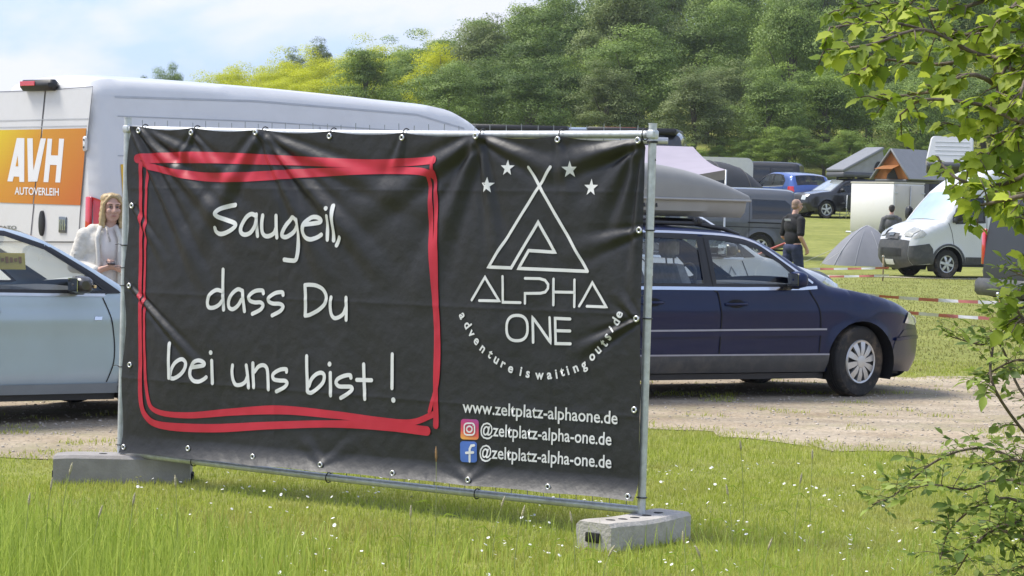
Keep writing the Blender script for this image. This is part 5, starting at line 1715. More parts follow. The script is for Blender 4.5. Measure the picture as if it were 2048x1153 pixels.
# ---------------------------------------------------------------- boxy people carriers
T6_TOP = list(smooth_line([(4.84, .24), (4.90, .36), (4.91, .55), (4.86, .80), (4.76, .93)], 4)) + list(smooth_line([(4.74, .95), (4.4, 1.06), (4.02, 1.13)], 4)) \
    + list(smooth_line([(4.0, 1.15), (3.65, 1.48), (3.30, 1.80)], 4)) + list(smooth_line([(3.28, 1.815), (3.05, 1.92), (2.6, 1.97), (1.5, 1.985), (.5, 1.965), (.20, 1.93), (.10, 1.86)], 4)) \
    + list(smooth_line([(.09, 1.82), (.045, 1.40), (.015, 1.05), (.0, .8), (.0, .5), (.02, .40)], 3))
T6_FW = [(3.62, 1.30), (3.35, 1.60), (3.15, 1.72), (2.75, 1.74), (2.72, 1.14), (3.75, 1.12)]
T6_W = [[(2.62, 1.14), (2.62, 1.74), (1.42, 1.74), (1.40, 1.14)], [(1.28, 1.15), (1.30, 1.74), (.42, 1.71), (.25, 1.60), (.22, 1.16)]]
def people_van(root, paint, step=.08, rails=True, wins=T6_W, rimm=None, glassm=None, bump=None):
    c = van(root, paint, T6_TOP, 4.91, 1.91, 1.99, (1.03, 4.03), .345, 1.08, ((4.0, 1.15), (3.30, 1.80)), (4.76, .93), T6_FW, wins, bump or paint, step=step, er=.09, tumble=.16, plan=(.8, .2, .16, .06), zb=.27, rimm=rimm, glassm=glassm)
    if rails: c.strip('slide_rail', [(.30, 1.02), (1.40, 1.03)], .035, seam_m, .005)
    c.strip('door_gap', [(1.36, .40), (1.36, 1.78)], .014, seam_m, .005); c.strip('door_gap', [(2.66, .40), (2.67, 1.80)], .014, seam_m, .005)
    c.strip('pressing', [(.15, .88), (2.5, .90), (4.3, .88)], .02, seam_m, .003)
    c.sheet('headlamp', [(4.42, .86), (4.72, .80), (4.86, .74), (4.80, .90), (4.55, .96)], clearlens, .01, step=.05)
    for sg in (-1, 1):
        tl_ = c.sheet('tail_lamp', [(.012, .86), (.085, .88), (.10, 1.42), (.055, 1.44)], redlens, .010, sides=(sg,), step=.04)
        m_ = MB(); m_.box((.03, sg * .86, 1.15), (.04, .12, .56), 0, 0, .01); m_.build('lens', redlens, tl_, 40)
    m_ = MB(); m_.box((-.03, 0, .52), (.18, 1.82, .27), 0, 0, .06); m_.build('rear_bumper', greypl, root, 40)
    c.mirror(3.62, 1.15, -1, blackpl, (.14, .2, .2), .06); c.mirror(3.62, 1.15, 1, blackpl, (.14, .2, .2), .06)
    c.interior(.4, 3.9, .5, [(2.6, -.5), (2.6, .5)], (3.85, 1.12))
    return c
slate = mat('slate_paint', (.075, .082, .097), .4, .1, .05, 4, coat=.8, dirt=((.2, .19, .17), .2, 3))
gvan = thing('people_van', 'slate grey people carrier van behind the walking man in black', 'van')
people_van(gvan, slate, wins=[[(1.28, 1.13), (1.30, 1.70), (.36, 1.68), (.2, 1.56), (.17, 1.14)]], bump=greypl)
p = at(1599, 514, 69.0)
gvan.rotation_euler = (0, 0, R(180 - 6)); gvan.location = (p[0], p[1] + .95, float(gz(p[0], p[1])))

dvan = thing('people_van', 'dark charcoal van with tall red tail lamp and tow ball by the leaning branches', 'van')
people_van(dvan, mat('charcoal_paint', (.022, .024, .030), .45, 0, .05, 4, coat=.25, spec=.3), bump=greypl)
m_ = MB(); m_.tube([(.1, 0, .36), (-.12, 0, .33), (-.16, 0, .36), (-.16, 0, .40)], .02, 8); m_.sphere((-.16, 0, .43), .035); m_.build('tow_ball', chrome, dvan, True)
m_ = MB(); m_.box((-.10, -.45, .45), (.1, .4, .10), 0, 0, .03); m_.build('bumper_step', greypl, dvan, 40)
p = at(1962, 640, 36.5)
dvan.rotation_euler = (0, 0, R(17)); dvan.location = (p[0] + .58, p[1] + .95, float(gz(p[0], p[1])))

# ---------------------------------------------------------------- white panel van with grey bumper
IV_TOP = list(smooth_line([(5.86, .30), (5.97, .42), (6.0, .62), (5.96, .88), (5.88, 1.02)], 4)) + list(smooth_line([(5.86, 1.04), (5.5, 1.22), (5.12, 1.34)], 4)) \
    + list(smooth_line([(5.10, 1.36), (4.80, 1.72), (4.52, 2.02)], 4)) + list(smooth_line([(4.50, 2.05), (4.15, 2.32), (3.7, 2.56), (3.3, 2.63), (2.0, 2.66), (.5, 2.65), (.14, 2.62), (.03, 2.52)], 4)) + [(.0, 2.3), (.0, .5)]
IV_FW = [(4.88, 1.46), (4.58, 1.80), (4.38, 1.92), (3.98, 1.92), (3.96, 1.36), (4.80, 1.32)]
iveco = thing('panel_van', 'white high roofed panel van with dark grey bumper beside the dome tent', 'van')
pale_screen_m = mat('screen_sunshade', (.40, .52, .54), .35, .2, .12, 2, coat=.6)  # opaque pale turquoise in place of clear windscreen glass
iv = van(iveco, mat('white_paint_c', (.62, .63, .64), .35, 0, .02, 3, coat=.6, dirt=((.5, .48, .45), .2, 2)), IV_TOP, 6.0, 2.0, 2.66, (1.2, 5.0), .345, 1.25, ((5.10, 1.36), (4.52, 2.02)), (5.965, .86), IV_FW, step=.08, zb=.34, plan=(.8, .20, .14, .05))
m_o = [o for o in iveco.children if o.name.startswith('windscreen')][0]
m_o.data.materials[0] = pale_screen_m
iv.sheet('bumper_side', [(5.42, .36), (5.45, .70), (5.55, .82)] + [tuple(p_) for p_ in iv.top[:iv.idx(5.97, .84)][::-1]], greypl, .014, step=.06)
iv.over('bumper', 0, iv.idx(5.97, .82), greypl, c=.115, off=.012)
iv.over('grille', iv.idx(5.955, .90), iv.idx(5.90, 1.0), greypl, c=.115, yfrac=(-.42, .42), off=.014)
iv.over('grille_badge', iv.idx(5.955, .92), iv.idx(5.91, .985), mat('badge_grey', (.16, .18, .19), .3, .5), c=.13, yfrac=(-.16, .16), off=.02, n=6)
iv.over('intake', iv.idx(5.99, .50), iv.idx(5.99, .68), blackpl, c=.12, yfrac=(-.5, .5), off=.018)
for sg in (-1, 1): iv.over('fog_recess', iv.idx(5.99, .50), iv.idx(5.99, .66), blackpl, c=.12, yfrac=(.62 * sg - .09, .62 * sg + .09), off=.018, n=4)
iv.over('number_plate', iv.idx(5.95, .36), iv.idx(5.98, .46), mat('plate_white', (.7, .7, .68), .4), c=.12, yfrac=(-.28, .28), off=.03)
lampg = mat('lamp_glass', (.42, .42, .38), .15, .2, .25, 25, coat=.8)
for sg in (-1, 1):
    iv.over('headlamp', iv.idx(5.92, .965), iv.idx(5.66, 1.14), lampg, c=.10, yfrac=(sg * .70 - .24 * (sg > 0) , sg * .70 + .24 * (sg < 0)) if False else ((.60, .99) if sg > 0 else (-.99, -.60)), off=.016, n=6)
iv.sheet('headlamp_side', [(5.62, 1.04), (5.70, 1.14), (5.80, 1.07), (5.93, .95), (5.72, .955)], lampg, .012, step=.05)
iv.sheet('wheel_trim', [(4.48, .34)] + [(5.0 + .50 * math.cos(a), .36 + .47 * math.sin(a)) for a in np.linspace(math.pi, 0, 14)] + [(5.5, .34), (5.42, .34)] + [(5.0 + .425 * math.cos(a), .36 + .425 * math.sin(a)) for a in np.linspace(0, math.pi, 14)] + [(4.56, .34)], greypl, .016, step=.05)
iv.sheet('sill', [(1.7, .34), (4.5, .34), (4.5, .52), (1.7, .52)], greypl, .012, step=.1)
iv.strip('door_gap', [(5.02, 1.32), (4.92, 1.1), (4.85, .8)], .014, seam_m, .004); iv.strip('door_gap', [(3.9, .5), (3.9, 1.98)], .014, seam_m, .004)
for sg in (-1, 1): iv.mirror(4.86, 1.40, sg, blackpl, (.16, .2, .36), .12)
m_ = MB(); m_.box((5.05, 0, 1.36), (.1, 1.5, .02)); m_.build('wiper_cowl', blackpl, iveco, None)
iv.interior(3.7, 5.0, .9, [(4.2, -.55), (4.2, .55)], (4.85, 1.3))
p = ground_pt(1893, 558)
HI = R(180 + 22)
iveco.scale = (1, 1, 1.06)
place_by(iveco, (5.0, .95), 1893, 558, HI)

# ================================================================== camp in the field
def suv(root, paint):
    top = list(smooth_line([(4.18, .26), (4.28, .40), (4.32, .60), (4.28, .82), (4.18, .93)], 4)) + list(smooth_line([(4.16, .95), (3.7, 1.04), (3.25, 1.09)], 4)) \
        + list(smooth_line([(3.22, 1.10), (2.9, 1.32), (2.55, 1.53)], 4)) + list(smooth_line([(2.52, 1.545), (2.2, 1.61), (1.6, 1.63), (.8, 1.60), (.35, 1.53)], 4)) + list(smooth_line([(.32, 1.50), (.16, 1.15), (.04, .9), (.0, .6), (.05, .36)], 4))
    c = Car(root, top, 4.32, 1.82, .30, (.85, 3.48), .35, .41, 1.02, .22, .08, (.7, .22, .5, .14), .08, .035, paint=paint)
    fw = [(2.58, 1.44), (2.2, 1.53), (1.85, 1.54), (1.86, 1.08), (2.95, 1.08), (2.90, 1.20)]
    rw_ = [(1.76, 1.54), (1.3, 1.53), (.7, 1.46), (.55, 1.14), (1.78, 1.08)]
    c.body([fw, rw_])
    i0, i1 = c.idx(3.2, 1.11), c.idx(2.54, 1.54)
    r0, r1 = c.idx(.32, 1.5), c.idx(.16, 1.12)
    c.over('front', 0, c.idx(4.18, .93), paint, c=.12)
    c.over('bumper', 0, c.idx(4.30, .52), greypl, c=.125, off=.01)
    c.over('grille', c.idx(4.31, .66), c.idx(4.27, .84), blackpl, c=.125, yfrac=(-.55, .55), off=.012)
    for a, b in ((.60, .96), (-.96, -.60)): c.over('headlamp', c.idx(4.30, .70), c.idx(4.25, .87), clearlens, c=.125, yfrac=(a, b), off=.012, n=5)
    c.over('bonnet', c.idx(4.18, .93), i0, mat('dark_bonnet', (.10, .10, .105), .3, .4, .05, coat=1), c=.04)
    for f in ((-1, -.88), (.88, 1)): c.over('pillar', i0, i1, paint, c=.05, yfrac=f, n=2)
    c.over('windscreen', i0, i1, mat('bright_screen', (.42, .46, .46), .12, .4, .1, coat=1), c=.05, yfrac=(-.88, .88), off=-.004)
    c.over('roof', i1, r0, paint, c=.03); c.over('tailgate', r0, len(c.top) - 1, paint, c=.08)
    for w in (fw, rw_): c.window(w, dglass, 'window', blackpl, .05)
    c.strip('door_gap', [(2.95, .45), (3.0, .8), (2.98, 1.06)], .014, seam_m, .004); c.strip('door_gap', [(1.86, .45), (1.86, 1.06)], .014, seam_m, .004)
    c.sheet('sill', [(1.3, .30), (3.05, .30), (3.05, .42), (1.3, .42)], greypl, .012)
    c.arch_liner(); c.under(.3)
    for xw in c.wheels:
        for sg in (-1, 1): c.wheel(xw, sg, nsp=5, inset=.03, rimr=.68)
    c.interior(.6, 3.0, .4, [(1.9, -.4), (1.9, .4)], (2.9, 1.05))
    for sg in (-1, 1): c.mirror(2.86, 1.09, sg, blackpl, (.15, .2, .15), .05)
    for x in (2.1, 1.1):
        m_ = MB(); m_.tube([(x, -.68, 1.68), (x, .68, 1.68)], .02, 6)
        for sg in (-1, 1): m_.box((x, sg * .62, 1.64), (.08, .05, .09))
        m_.build('cross_bar', blackpl, root, 40)
    return c
suvA = thing('off_road_car', 'black off roader with a hinged roof tent on the grass', 'car')
suv(suvA, mat('black_paint', (.02, .02, .022), .3, .2, .05, coat=1))
place_by(suvA, (3.48, .85), 1652, 437, R(180 + 24))

shell = mat('tent_shell', (.20, .205, .215), .5, .1, .06, 4)
shelld = mat('tent_shell_dark', (.10, .103, .11), .5, .1, .06, 4)
tfab = mat('tent_canvas', (.30, .30, .31), .9, 0, .08, 5, .1, 60)
def wedge_tent(label, fab, ang, L_=2.15, W_=1.35):
    t = thing('roof_tent', label, 'roof tent')
    m_ = MB(); m_.box((0, 0, .09), (L_, W_, .18), 0, 0, .03); m_.build('base_shell', shelld, t, 40)
    ca, sa = math.cos(ang), math.sin(ang)
    # hinge at +x
    hx, hz = L_ / 2, .19
    m_ = MB(); m_.box((hx - ca * L_ / 2, 0, hz + sa * L_ / 2 + .05), (L_, W_, .12), 0, 0, .03, ry=ang); m_.build('lid', shell, t, 40)
    bx, bz = hx - ca * L_, hz + sa * L_
    for sg in (-1, 1):
        y = sg * (W_ / 2 - .06)
        sd_ = MB().add([(hx - .05, y, hz), (-L_ / 2 + .04, y, hz), (bx + .05, y, bz - .02), (-.2, y * .97, hz + .25)], [(0, 1, 3), (1, 2, 3), (2, 0, 3)]).build('side_canvas', fab, t, None)
        MB().add([(-.62 + .22 * math.cos(a), y + sg * .012, hz + .10 + .38 * max(0, math.sin(a))) for a in np.linspace(0, math.pi, 12)], [tuple(range(12))]).build('window_flap', darkint, sd_, None)
    MB().add([(-L_ / 2 + .04, -W_ / 2 + .06, hz), (-L_ / 2 + .04, W_ / 2 - .06, hz), (bx + .05, W_ / 2 - .06, bz - .02), (bx + .05, -W_ / 2 + .06, bz - .02)], [(0, 1, 2, 3)]).build('end_canvas', fab, t, None)
    return t
wt = wedge_tent('grey hard shell roof tent tilted open on the black off roader', tfab, R(27), 2.15, 1.35)
wt.location = suvA.matrix_basis @ Vector((1.55, 0, 1.70)); wt.rotation_euler = (0, 0, R(180 + 24))
# awning roll hanging under the tent's edge
# ---- folding chair by the off roader
chm = mat('chair_cloth', (.05, .055, .055), .85, 0, .2, 12)
ch = thing('camp_chair', 'dark folding camp chair beside the black off roader', 'chair', ground_pt(1697, 438), R(200))
m_ = MB(); m_.grid(lambda s, t: (-.25 + .5 * s, -.25 + .5 * t, .42 - .04 * math.sin(math.pi * s)), 4, 3); m_.build('seat', chm, ch, True, fixn=False)
m_ = MB(); m_.grid(lambda s, t: (-.27 + .54 * s, .24 + .12 * t, .45 + .48 * t), 4, 3); m_.build('backrest', chm, ch, True, fixn=False)
for sg in (-1, 1):
    for a, b in (((-.26 * sg, -.25, 0), (.26 * sg, .26, .44)), ((-.27 * sg, .3, 0), (-.27 * sg, .34, .95)), ((.27 * sg, -.24, .62), (.27 * sg, -.25, 0))):
        MB().tube([a, b], .014, 6).build('leg', galv, ch, True)
    MB().box((sg * .29, 0, .62), (.07, .5, .03), 0, 0, .01).build('armrest', chm, ch, None)

# ---- white box trailer
trw = mat('trailer_white', (.70, .69, .67), .5, 0, .03, 2, dirt=((.5, .46, .38), .3, 2))
trd = mat('trailer_cream', (.56, .52, .44), .55, 0, .04, 2, dirt=((.45, .40, .30), .3, 2))
TP = ground_pt(1784, 497)
TH = R(118)            # heading of its long axis away to the left
trailer = thing('box_trailer', 'white box trailer with closed rear doors behind the dome tent', 'trailer', TP, TH)
TL_, TW_, TZ = 2.3, 1.2, 2.06
m_ = MB(); m_.box((TL_ / 2, -TW_ / 2, .5 + (TZ - .5) / 2), (TL_, TW_, TZ - .5), 0, 0, .025); m_.build('box_body', trw, trailer, 40)
m_ = MB(); m_.box((TL_ / 2, -TW_ / 2, TZ + .012), (TL_ + .03, TW_ + .03, .05), 0, 0, .01); m_.build('roof', mat('trailer_roof', (.5, .47, .4), .6), trailer, None)
for k in (0, 1):
    m_ = MB(); m_.box((-.012, -.04 - TW_ * .24 - k * TW_ * .48, .5 + (TZ - .5) / 2), (.03, TW_ * .46, TZ - .62), 0, 0, .008); d_ = m_.build('door', trd, trailer, 40)
    for z in (.75, 1.75):
        MB().box((-.035, -.06 - k * (TW_ - .12), z), (.02, .12, .04), 0, 0, .004).build('hinge', galv, d_, None)
MB().tube([(-.05, -TW_ * .52, .62), (-.05, -TW_ * .52, 1.95)], .014, 6).build('lock_rod', galv, trailer, True)
m_ = MB(); m_.box((TL_ / 2, -TW_ / 2, .44), (TL_, TW_ - .1, .1)); m_.tube([(TL_, -TW_ / 2, .45), (TL_ + 1.0, -TW_ / 2, .45)], .04, 6); m_.build('chassis', galv, trailer, None)
for y in (.02, -TW_ - .02):
    m_ = MB(); m_.lathe([(.17, -.08), (.29, -.09), (.3, 0), (.29, .09), (.17, .08)], 24, 'y', (TL_ * .5, y, .3)); w_ = m_.build('wheel', rubber, trailer, 40)
    m_ = MB(); m_.lathe([(.17, -.05), (0, -.05), (0, .05), (.17, .05)], 20, 'y', (TL_ * .5, y, .3)); m_.build('rim', silver, w_, 40)

# ---- grey dome tent
tgrey = mat('dome_tent_cloth', (.235, .24, .265), .75, 0, .07, 3, .08, 30, transl=.15)
seamc = mat('tent_seam', (.40, .41, .44), .8)
TC = ground_pt(1716, 533)
dome = thing('dome_tent', 'grey dome tent pitched beside the white panel van', 'tent', TC + np.array([.35, .9, 0]), 0)
def domef(a, t):
    """a angle 0..2pi, t 0 rim .. 1 top"""
    rx, ry = 1.32, 1.0
    k = (abs(math.cos(a)) ** 3 + abs(math.sin(a)) ** 3) ** (-1 / 3) * .94
    h = math.sin(t * math.pi / 2) ** .95 * (.55 + .45 * t); r_ = (1 - t) * .45 + .55 * math.cos(t * math.pi / 2)
    ridge = 1 - .05 * (math.cos(2 * a) ** 2) * math.sin(math.pi * t)
    return np.array((rx * k * r_ * math.cos(a) * ridge, ry * k * r_ * math.sin(a) * ridge, 1.12 * h))
m_ = MB(); m_.grid(lambda s, t: domef(2 * math.pi * s, t), 48, 14); fs_ = m_.build('flysheet', tgrey, dome, True, fixn=False)
for a in (R(45), R(135), R(225), R(315)):
    m_ = MB(); m_.tube([domef(a, t) * 1.006 for t in np.linspace(0, 1, 16)], .012, 6); m_.build('pole_sleeve', seamc, dome, True)
for a in (R(250), R(285)):
    m_ = MB(); m_.tube([domef(a, t) * 1.005 for t in np.linspace(0, .8, 14)], .006, 5); m_.build('seam', seamc, fs_, True)
for a in (R(225), R(160), R(300)):
    e_ = domef(a, .35); f_ = domef(a, 0) * 1.45
    MB().tube([e_, (f_[0], f_[1], .0)], .006, 5).build('guy_rope', mat('guy_rope', (.5, .5, .45), .8), dome, True)
# dark bundle on the trailer side of the tent
bun = thing('gear_bag', 'small dark bag lying between dome tent and trailer', 'bag', ground_pt(1728, 512) + np.array([0, .5, .0]), R(20))
m_ = MB(); m_.loft([[(x, .16 * k * math.cos(a), .20 + .2 * k * math.sin(a)) for a in np.linspace(0, 2 * math.pi, 12)[:-1]] for x, k in ((-.42, .5), (-.36, .9), (0, 1), (.36, .9), (.42, .5))]); m_.build('bag_body', blackpl, bun, 50)
m_ = MB(); m_.tube([(-.15, .02, .40), (-.08, .02, .48), (.08, .02, .48), (.15, .02, .40)], .012, 6); m_.build('strap', blackpl, bun, True)

# ---- A frame tent and the dark pick up that carries it
pick = copy_tree(dvan); tag(pick, 'dark van carrying the orange lined roof tent behind the trailer', 'van')
p = at(1812, 440, 86); pick.location = (p[0] + .4, p[1] + 1.2, float(gz(p[0], p[1] + 1.2))); pick.rotation_euler = (0, 0, R(36))
orange = mat('tent_orange', (.34, .135, .04), .8, 0, .1, 5, transl=.2)
at_ = thing('roof_tent', 'orange lined roof tent with grey hard panels above the white trailer', 'roof tent')
L_, W_, H_ = 2.0, 1.9, 1.15
m_ = MB(); m_.box((0, 0, .06), (L_, W_ * .8, .12), 0, 0, .02); m_.build('base_shell', shelld, at_, 40)
for sg in (-1, 1):
    a_ = math.atan2(H_, W_ / 2)
    ln = math.hypot(H_, W_ / 2)
    m_ = MB(); m_.box((0, sg * W_ / 4, .12 + H_ / 2), (L_ + .1, ln, .07), 0, 0, .015, rx=-sg * a_); m_.build('panel', shell, at_, 40)
for sg in (-1, 1):
    x = sg * (L_ / 2 - .08)
    g_ = MB().add([(x, -W_ / 2 + .06, .13), (x, W_ / 2 - .06, .13), (x, 0, .08 + H_)], [(0, 1, 2)]).build('gable', orange, at_, None)
    MB().add([(x + sg * .015, -.32, .14), (x + sg * .015, .25, .14), (x + sg * .015, .20, .30), (x + sg * .015, -.1, .55)], [(0, 1, 2, 3)]).build('opening', darkint, g_, None)
    MB().add([(x, -.36, .66), (x, .36, .66), (x + sg * .55, .42, .50), (x + sg * .55, -.42, .50)], [(0, 1, 2, 3)]).build('porch_flap', orange, g_, None)
p = at(1812, 357, 84); at_.location = (p[0] + .15, p[1] + .6, p[2] - .16); at_.rotation_euler = (0, 0, R(40))
at_.scale = (.9, .95, .92)

# ---- white raised pod roof on a dark van
pv2 = copy_tree(dvan); tag(pv2, 'dark van with white raised roof pod behind the white panel van', 'van')
p = at(1866, 440, 72); pv2.location = (p[0], p[1], float(gz(p[0], p[1]))); pv2.rotation_euler = (0, 0, R(12))
pod = thing('roof_pod', 'white ribbed roof pod raised upright above the white panel van', 'roof pod')
PW, PH = 92 / (FPX / 70), 52 / (FPX / 70)
m_ = MB()
prof = rrect(-PW / 2, 0, PW / 2, PH * 1.05, .14)
prof = [(x + (.10 if (y > PH * .5 and x < 0) else 0), y) for x, y in prof]
m_.loft([[(x * k, yy, y * (1 if k == 1 else .985)) for x, y in prof] for yy, k in ((-.16, .94), (-.12, 1), (.55, 1), (.6, .95))])
pb_ = m_.build('shell', whitepaint, pod, 40)
for k in range(4):
    z = PH * (.30 + .17 * k); MB().box((.06, -.168, z), (PW * .74, .012, .022), 0, 0, .004).build('rib', mat('rib_shade', (.62, .63, .66), .5), pb_, None)
MB().box((0, .2, -.07), (PW * .98, .8, .15), 0, 0, .03).build('base', shelld, pod, 40)
p = at(1899, 328, 70); pod.location = (p[0], p[1], p[2]); pod.rotation_euler = (R(-14), 0, R(-8))

# ---- far camp: caravan, black tent, blue car, black van
crv = thing('caravan', 'cream white caravan at the far side of the field', 'caravan')
m_ = MB(); pf_ = rrect(-2.0, .45, 2.0, 2.5, .3)
m_.loft([[(x, y, z) for x, z in pf_] for y in (-1.05, 1.05)]); m_.build('hull', mat('caravan_white', (.72, .70, .64), .5, 0, .03), crv, 40)
for x in (-1.1, .8):
    MB().box((x, -1.06, 1.65), (.9, .03, .5), 0, 0, .01).build('window', mat('privacy_glass', (.015, .017, .019), .08), crv, None)
MB().box((0, -1.055, 1.15), (3.9, .02, .06)).build('stripe', mat('badge_grey', (.16, .18, .19), .3, .5), crv, None)
for sg in (-1, 1):
    MB().lathe([(.0, -.1), (.3, -.09), (.3, .09), (0, .1)], 20, 'y', (0, sg * .9, .3)).build('wheel', rubber, crv, 40)
MB().tube([(2.0, 0, .45), (3.2, 0, .30)], .05, 6).build('drawbar', galv, crv, True)
p = at(1480, 385, 104); crv.location = (p[0] - 1.7, p[1], float(gz(p[0], p[1])) - .3); crv.rotation_euler = (0, 0, R(12))
bt = thing('tunnel_tent', 'dark tunnel tent standing beside the cream white caravan', 'tent')
def tun(s, t):
    a = math.pi * s; y = -2 + 4 * t; k = 1 - .30 * abs(2 * t - 1) ** 2.5
    return (1.5 * math.copysign(abs(math.cos(a)) ** .8, math.cos(a)) * (.9 + .1 * k), y, 2.35 * k * math.sin(a) ** .8)
m_ = MB(); m_.grid(tun, 24, 14); ts = m_.build('flysheet', mat('black_tent_cloth', (.045, .046, .05), .7, 0, .1, 3), bt, True, fixn=False)
for t in (.2, .5, .8): MB().tube([np.array(tun(s, t)) * 1.005 for s in np.linspace(0, 1, 20)], .02, 6).build('pole_sleeve', greypl, bt, True)
p = at(1446, 400, 90); bt.location = (p[0] - .6, p[1] + 1, float(gz(p[0], p[1]))); bt.rotation_euler = (0, 0, R(-60))
bluecar = copy_tree(whitecar); tag(bluecar, 'bright blue hatchback parked far across the field', 'car')
bp_ = mat('blue_paint', (.05, .11, .36), .3, .3, .05, coat=1)
def repaint(o, a, b):
    for chd in o.children:
        if chd.type == 'MESH' and any(m == a for m in chd.data.materials):
            chd.data = chd.data.copy()
            for i, m in enumerate(chd.data.materials):
                if m == a: chd.data.materials[i] = b
        repaint(chd, a, b)
repaint(bluecar, MATS['white_paint_b'], bp_)
for chd in list(bluecar.children):
    if chd.name.startswith('door_print'): bpy.data.objects.remove(chd)
p = at(1578, 420, 101); bluecar.location = (p[0] + 1.0, p[1], float(gz(p[0], p[1]))); bluecar.rotation_euler = (0, 0, R(112))
bvan = copy_tree(dvan); tag(bvan, 'black van standing behind the bright blue hatchback', 'van')
p = at(1610, 420, 108); bvan.location = (p[0], p[1] + 1, float(gz(p[0], p[1]))); bvan.rotation_euler = (0, 0, R(165))

# ---- barrier tape
tred = mat('tape_red', (.46, .14, .11), .5, 0, .1, 5); twht = mat('tape_white', (.62, .60, .57), .5, 0, .05, 5)
def tape(pa, pb, da, db, label, seg=.5, sag=.05):
    a, b = at(*pa, da), at(*pb, db)
    n = int(np.linalg.norm(b - a) / seg); mb_ = MB()
    t_ = thing('barrier_tape', label, 'tape')
    sub = 3
    for k in range(n):
        row = []
        for j in range(sub + 1):
            s = (k + j / sub) / n
            p = a + (b - a) * s; p[2] -= sag * 4 * s * (1 - s)
            tw = .6 * math.sin(s * 9 + 1) + .25 * math.sin(s * 31)
            w = .024
            row.append((p + np.array([0, w * math.sin(tw), w * math.cos(tw)]), p - np.array([0, w * math.sin(tw), w * math.cos(tw)])))
        mb_ = MB()
        for r1, r2 in zip(row[:-1], row[1:]): mb_.add([r1[0], r1[1], r2[1], r2[0]], [(0, 1, 2, 3)])
        mb_.build('stripe', tred if k % 2 == 0 else twht, t_, None, fixn=False)
    return t_
def stake(px, py, label, h=.75):
    p = ground_pt(px, py); t_ = thing('tape_stake', label, 'stake', p)
    MB().tube([(0, 0, -.1), (.01, 0, h * .6), (0, .01, h)], [.022, .02, .018], 8).build('rod', mat('stake_wood', (.35, .27, .16), .85, 0, .2, 20), t_, True)
    MB().tube([(-.03, 0, h - .03), (.03, 0, h - .03)], .012, 6).build('hook', galv, t_, True)
tape((1420, 531), (1778, 536), 53, 53, 'red and white barrier tape, upper strand leading to the panel van', .30)
tape((1420, 546), (1778, 551), 51, 51, 'red and white barrier tape, lower strand leading to the panel van', .30)
tape((1600, 576), (2075, 607), 34, 34, 'upper strand of red and white tape right behind the navy estate bonnet', .26)
tape((1640, 604), (2075, 640), 33, 33, 'lower strand of red and white tape right behind the navy estate bonnet', .26)
stake(1765, 563, 'short wooden stake holding tape beside the panel van bumper', .62)
stake(2066, 668, 'short wooden stake holding tape near the charcoal van', .8)

# ================================================================== people
def blob(name, prims, mt, parent, voxel=.012, smooth=6, loc=None):
    mb_ = MB()
    for pr_ in prims:
        if pr_[0] == 'c':
            _, a, ra, b, rb_ = pr_
            a, b = np.array(a, float), np.array(b, float)
            n = max(2, int(np.linalg.norm(b - a) / (min(ra, rb_) * .8)) + 1)
            for i in range(n + 1):
                t = i / n
                mb_.sphere(a + (b - a) * t, ra + (rb_ - ra) * t, 12, 8)
        else:
            _, c, r_ = pr_[:3]
            mb_.sphere(c, r_, 18, 12)
    me = mb_.mesh('tmp', mt, True)
    ob = link('tmp', me)
    md = ob.modifiers.new('r', 'REMESH'); md.mode = 'VOXEL'; md.voxel_size = voxel; md.use_smooth_shade = True
    if smooth:
        sm = ob.modifiers.new('s', 'SMOOTH'); sm.factor = .5; sm.iterations = smooth
    dg = bpy.context.evaluated_depsgraph_get()
    m2 = bpy.data.meshes.new_from_object(ob.evaluated_get(dg))
    bpy.data.objects.remove(ob)
    m2.name = name
    m2.materials.clear(); m2.materials.append(mt)
    m2.polygons.foreach_set('use_smooth', [True] * len(m2.polygons))
    return link(name, m2, parent)

skin = mat('skin', (.52, .31, .235), .5, 0, .06, 12, spec=.35)
def head_prims(c, yaw=0.0, k=1.0):
    """face towards -y before yaw; c = head centre; head height about .23"""
    cy_, sy_ = math.cos(yaw), math.sin(yaw)
    def T(x, y, z): return (c[0] + k * (x * cy_ - y * sy_), c[1] + k * (x * sy_ + y * cy_), c[2] + k * z)
    P = [('e', T(0, .015, .03), (.076 * k, .086 * k, .088 * k)), ('e', T(0, -.02, -.045), (.060 * k, .065 * k, .070 * k)), ('e', T(0, -.045, -.088), (.030 * k, .028 * k, .024 * k)),
         ('c', T(0, -.082, .018), .011 * k, T(0, -.107, -.026), .0155 * k), ('e', T(.012, -.098, -.030), (.010 * k,) * 3), ('e', T(-.012, -.098, -.030), (.010 * k,) * 3),
         ('e', T(.034, -.070, -.022), (.026 * k, .022 * k, .024 * k)), ('e', T(-.034, -.070, -.022), (.026 * k, .022 * k, .024 * k)),
         ('c', T(-.045, -.070, .032), .014 * k, T(.045, -.070, .032), .014 * k), ('e', T(0, -.080, -.058), (.026 * k, .014 * k, .014 * k)),
         ('e', T(.078, .015, -.005), (.010 * k, .02 * k, .032 * k)), ('e', T(-.078, .015, -.005), (.010 * k, .02 * k, .032 * k))]
    return P, T
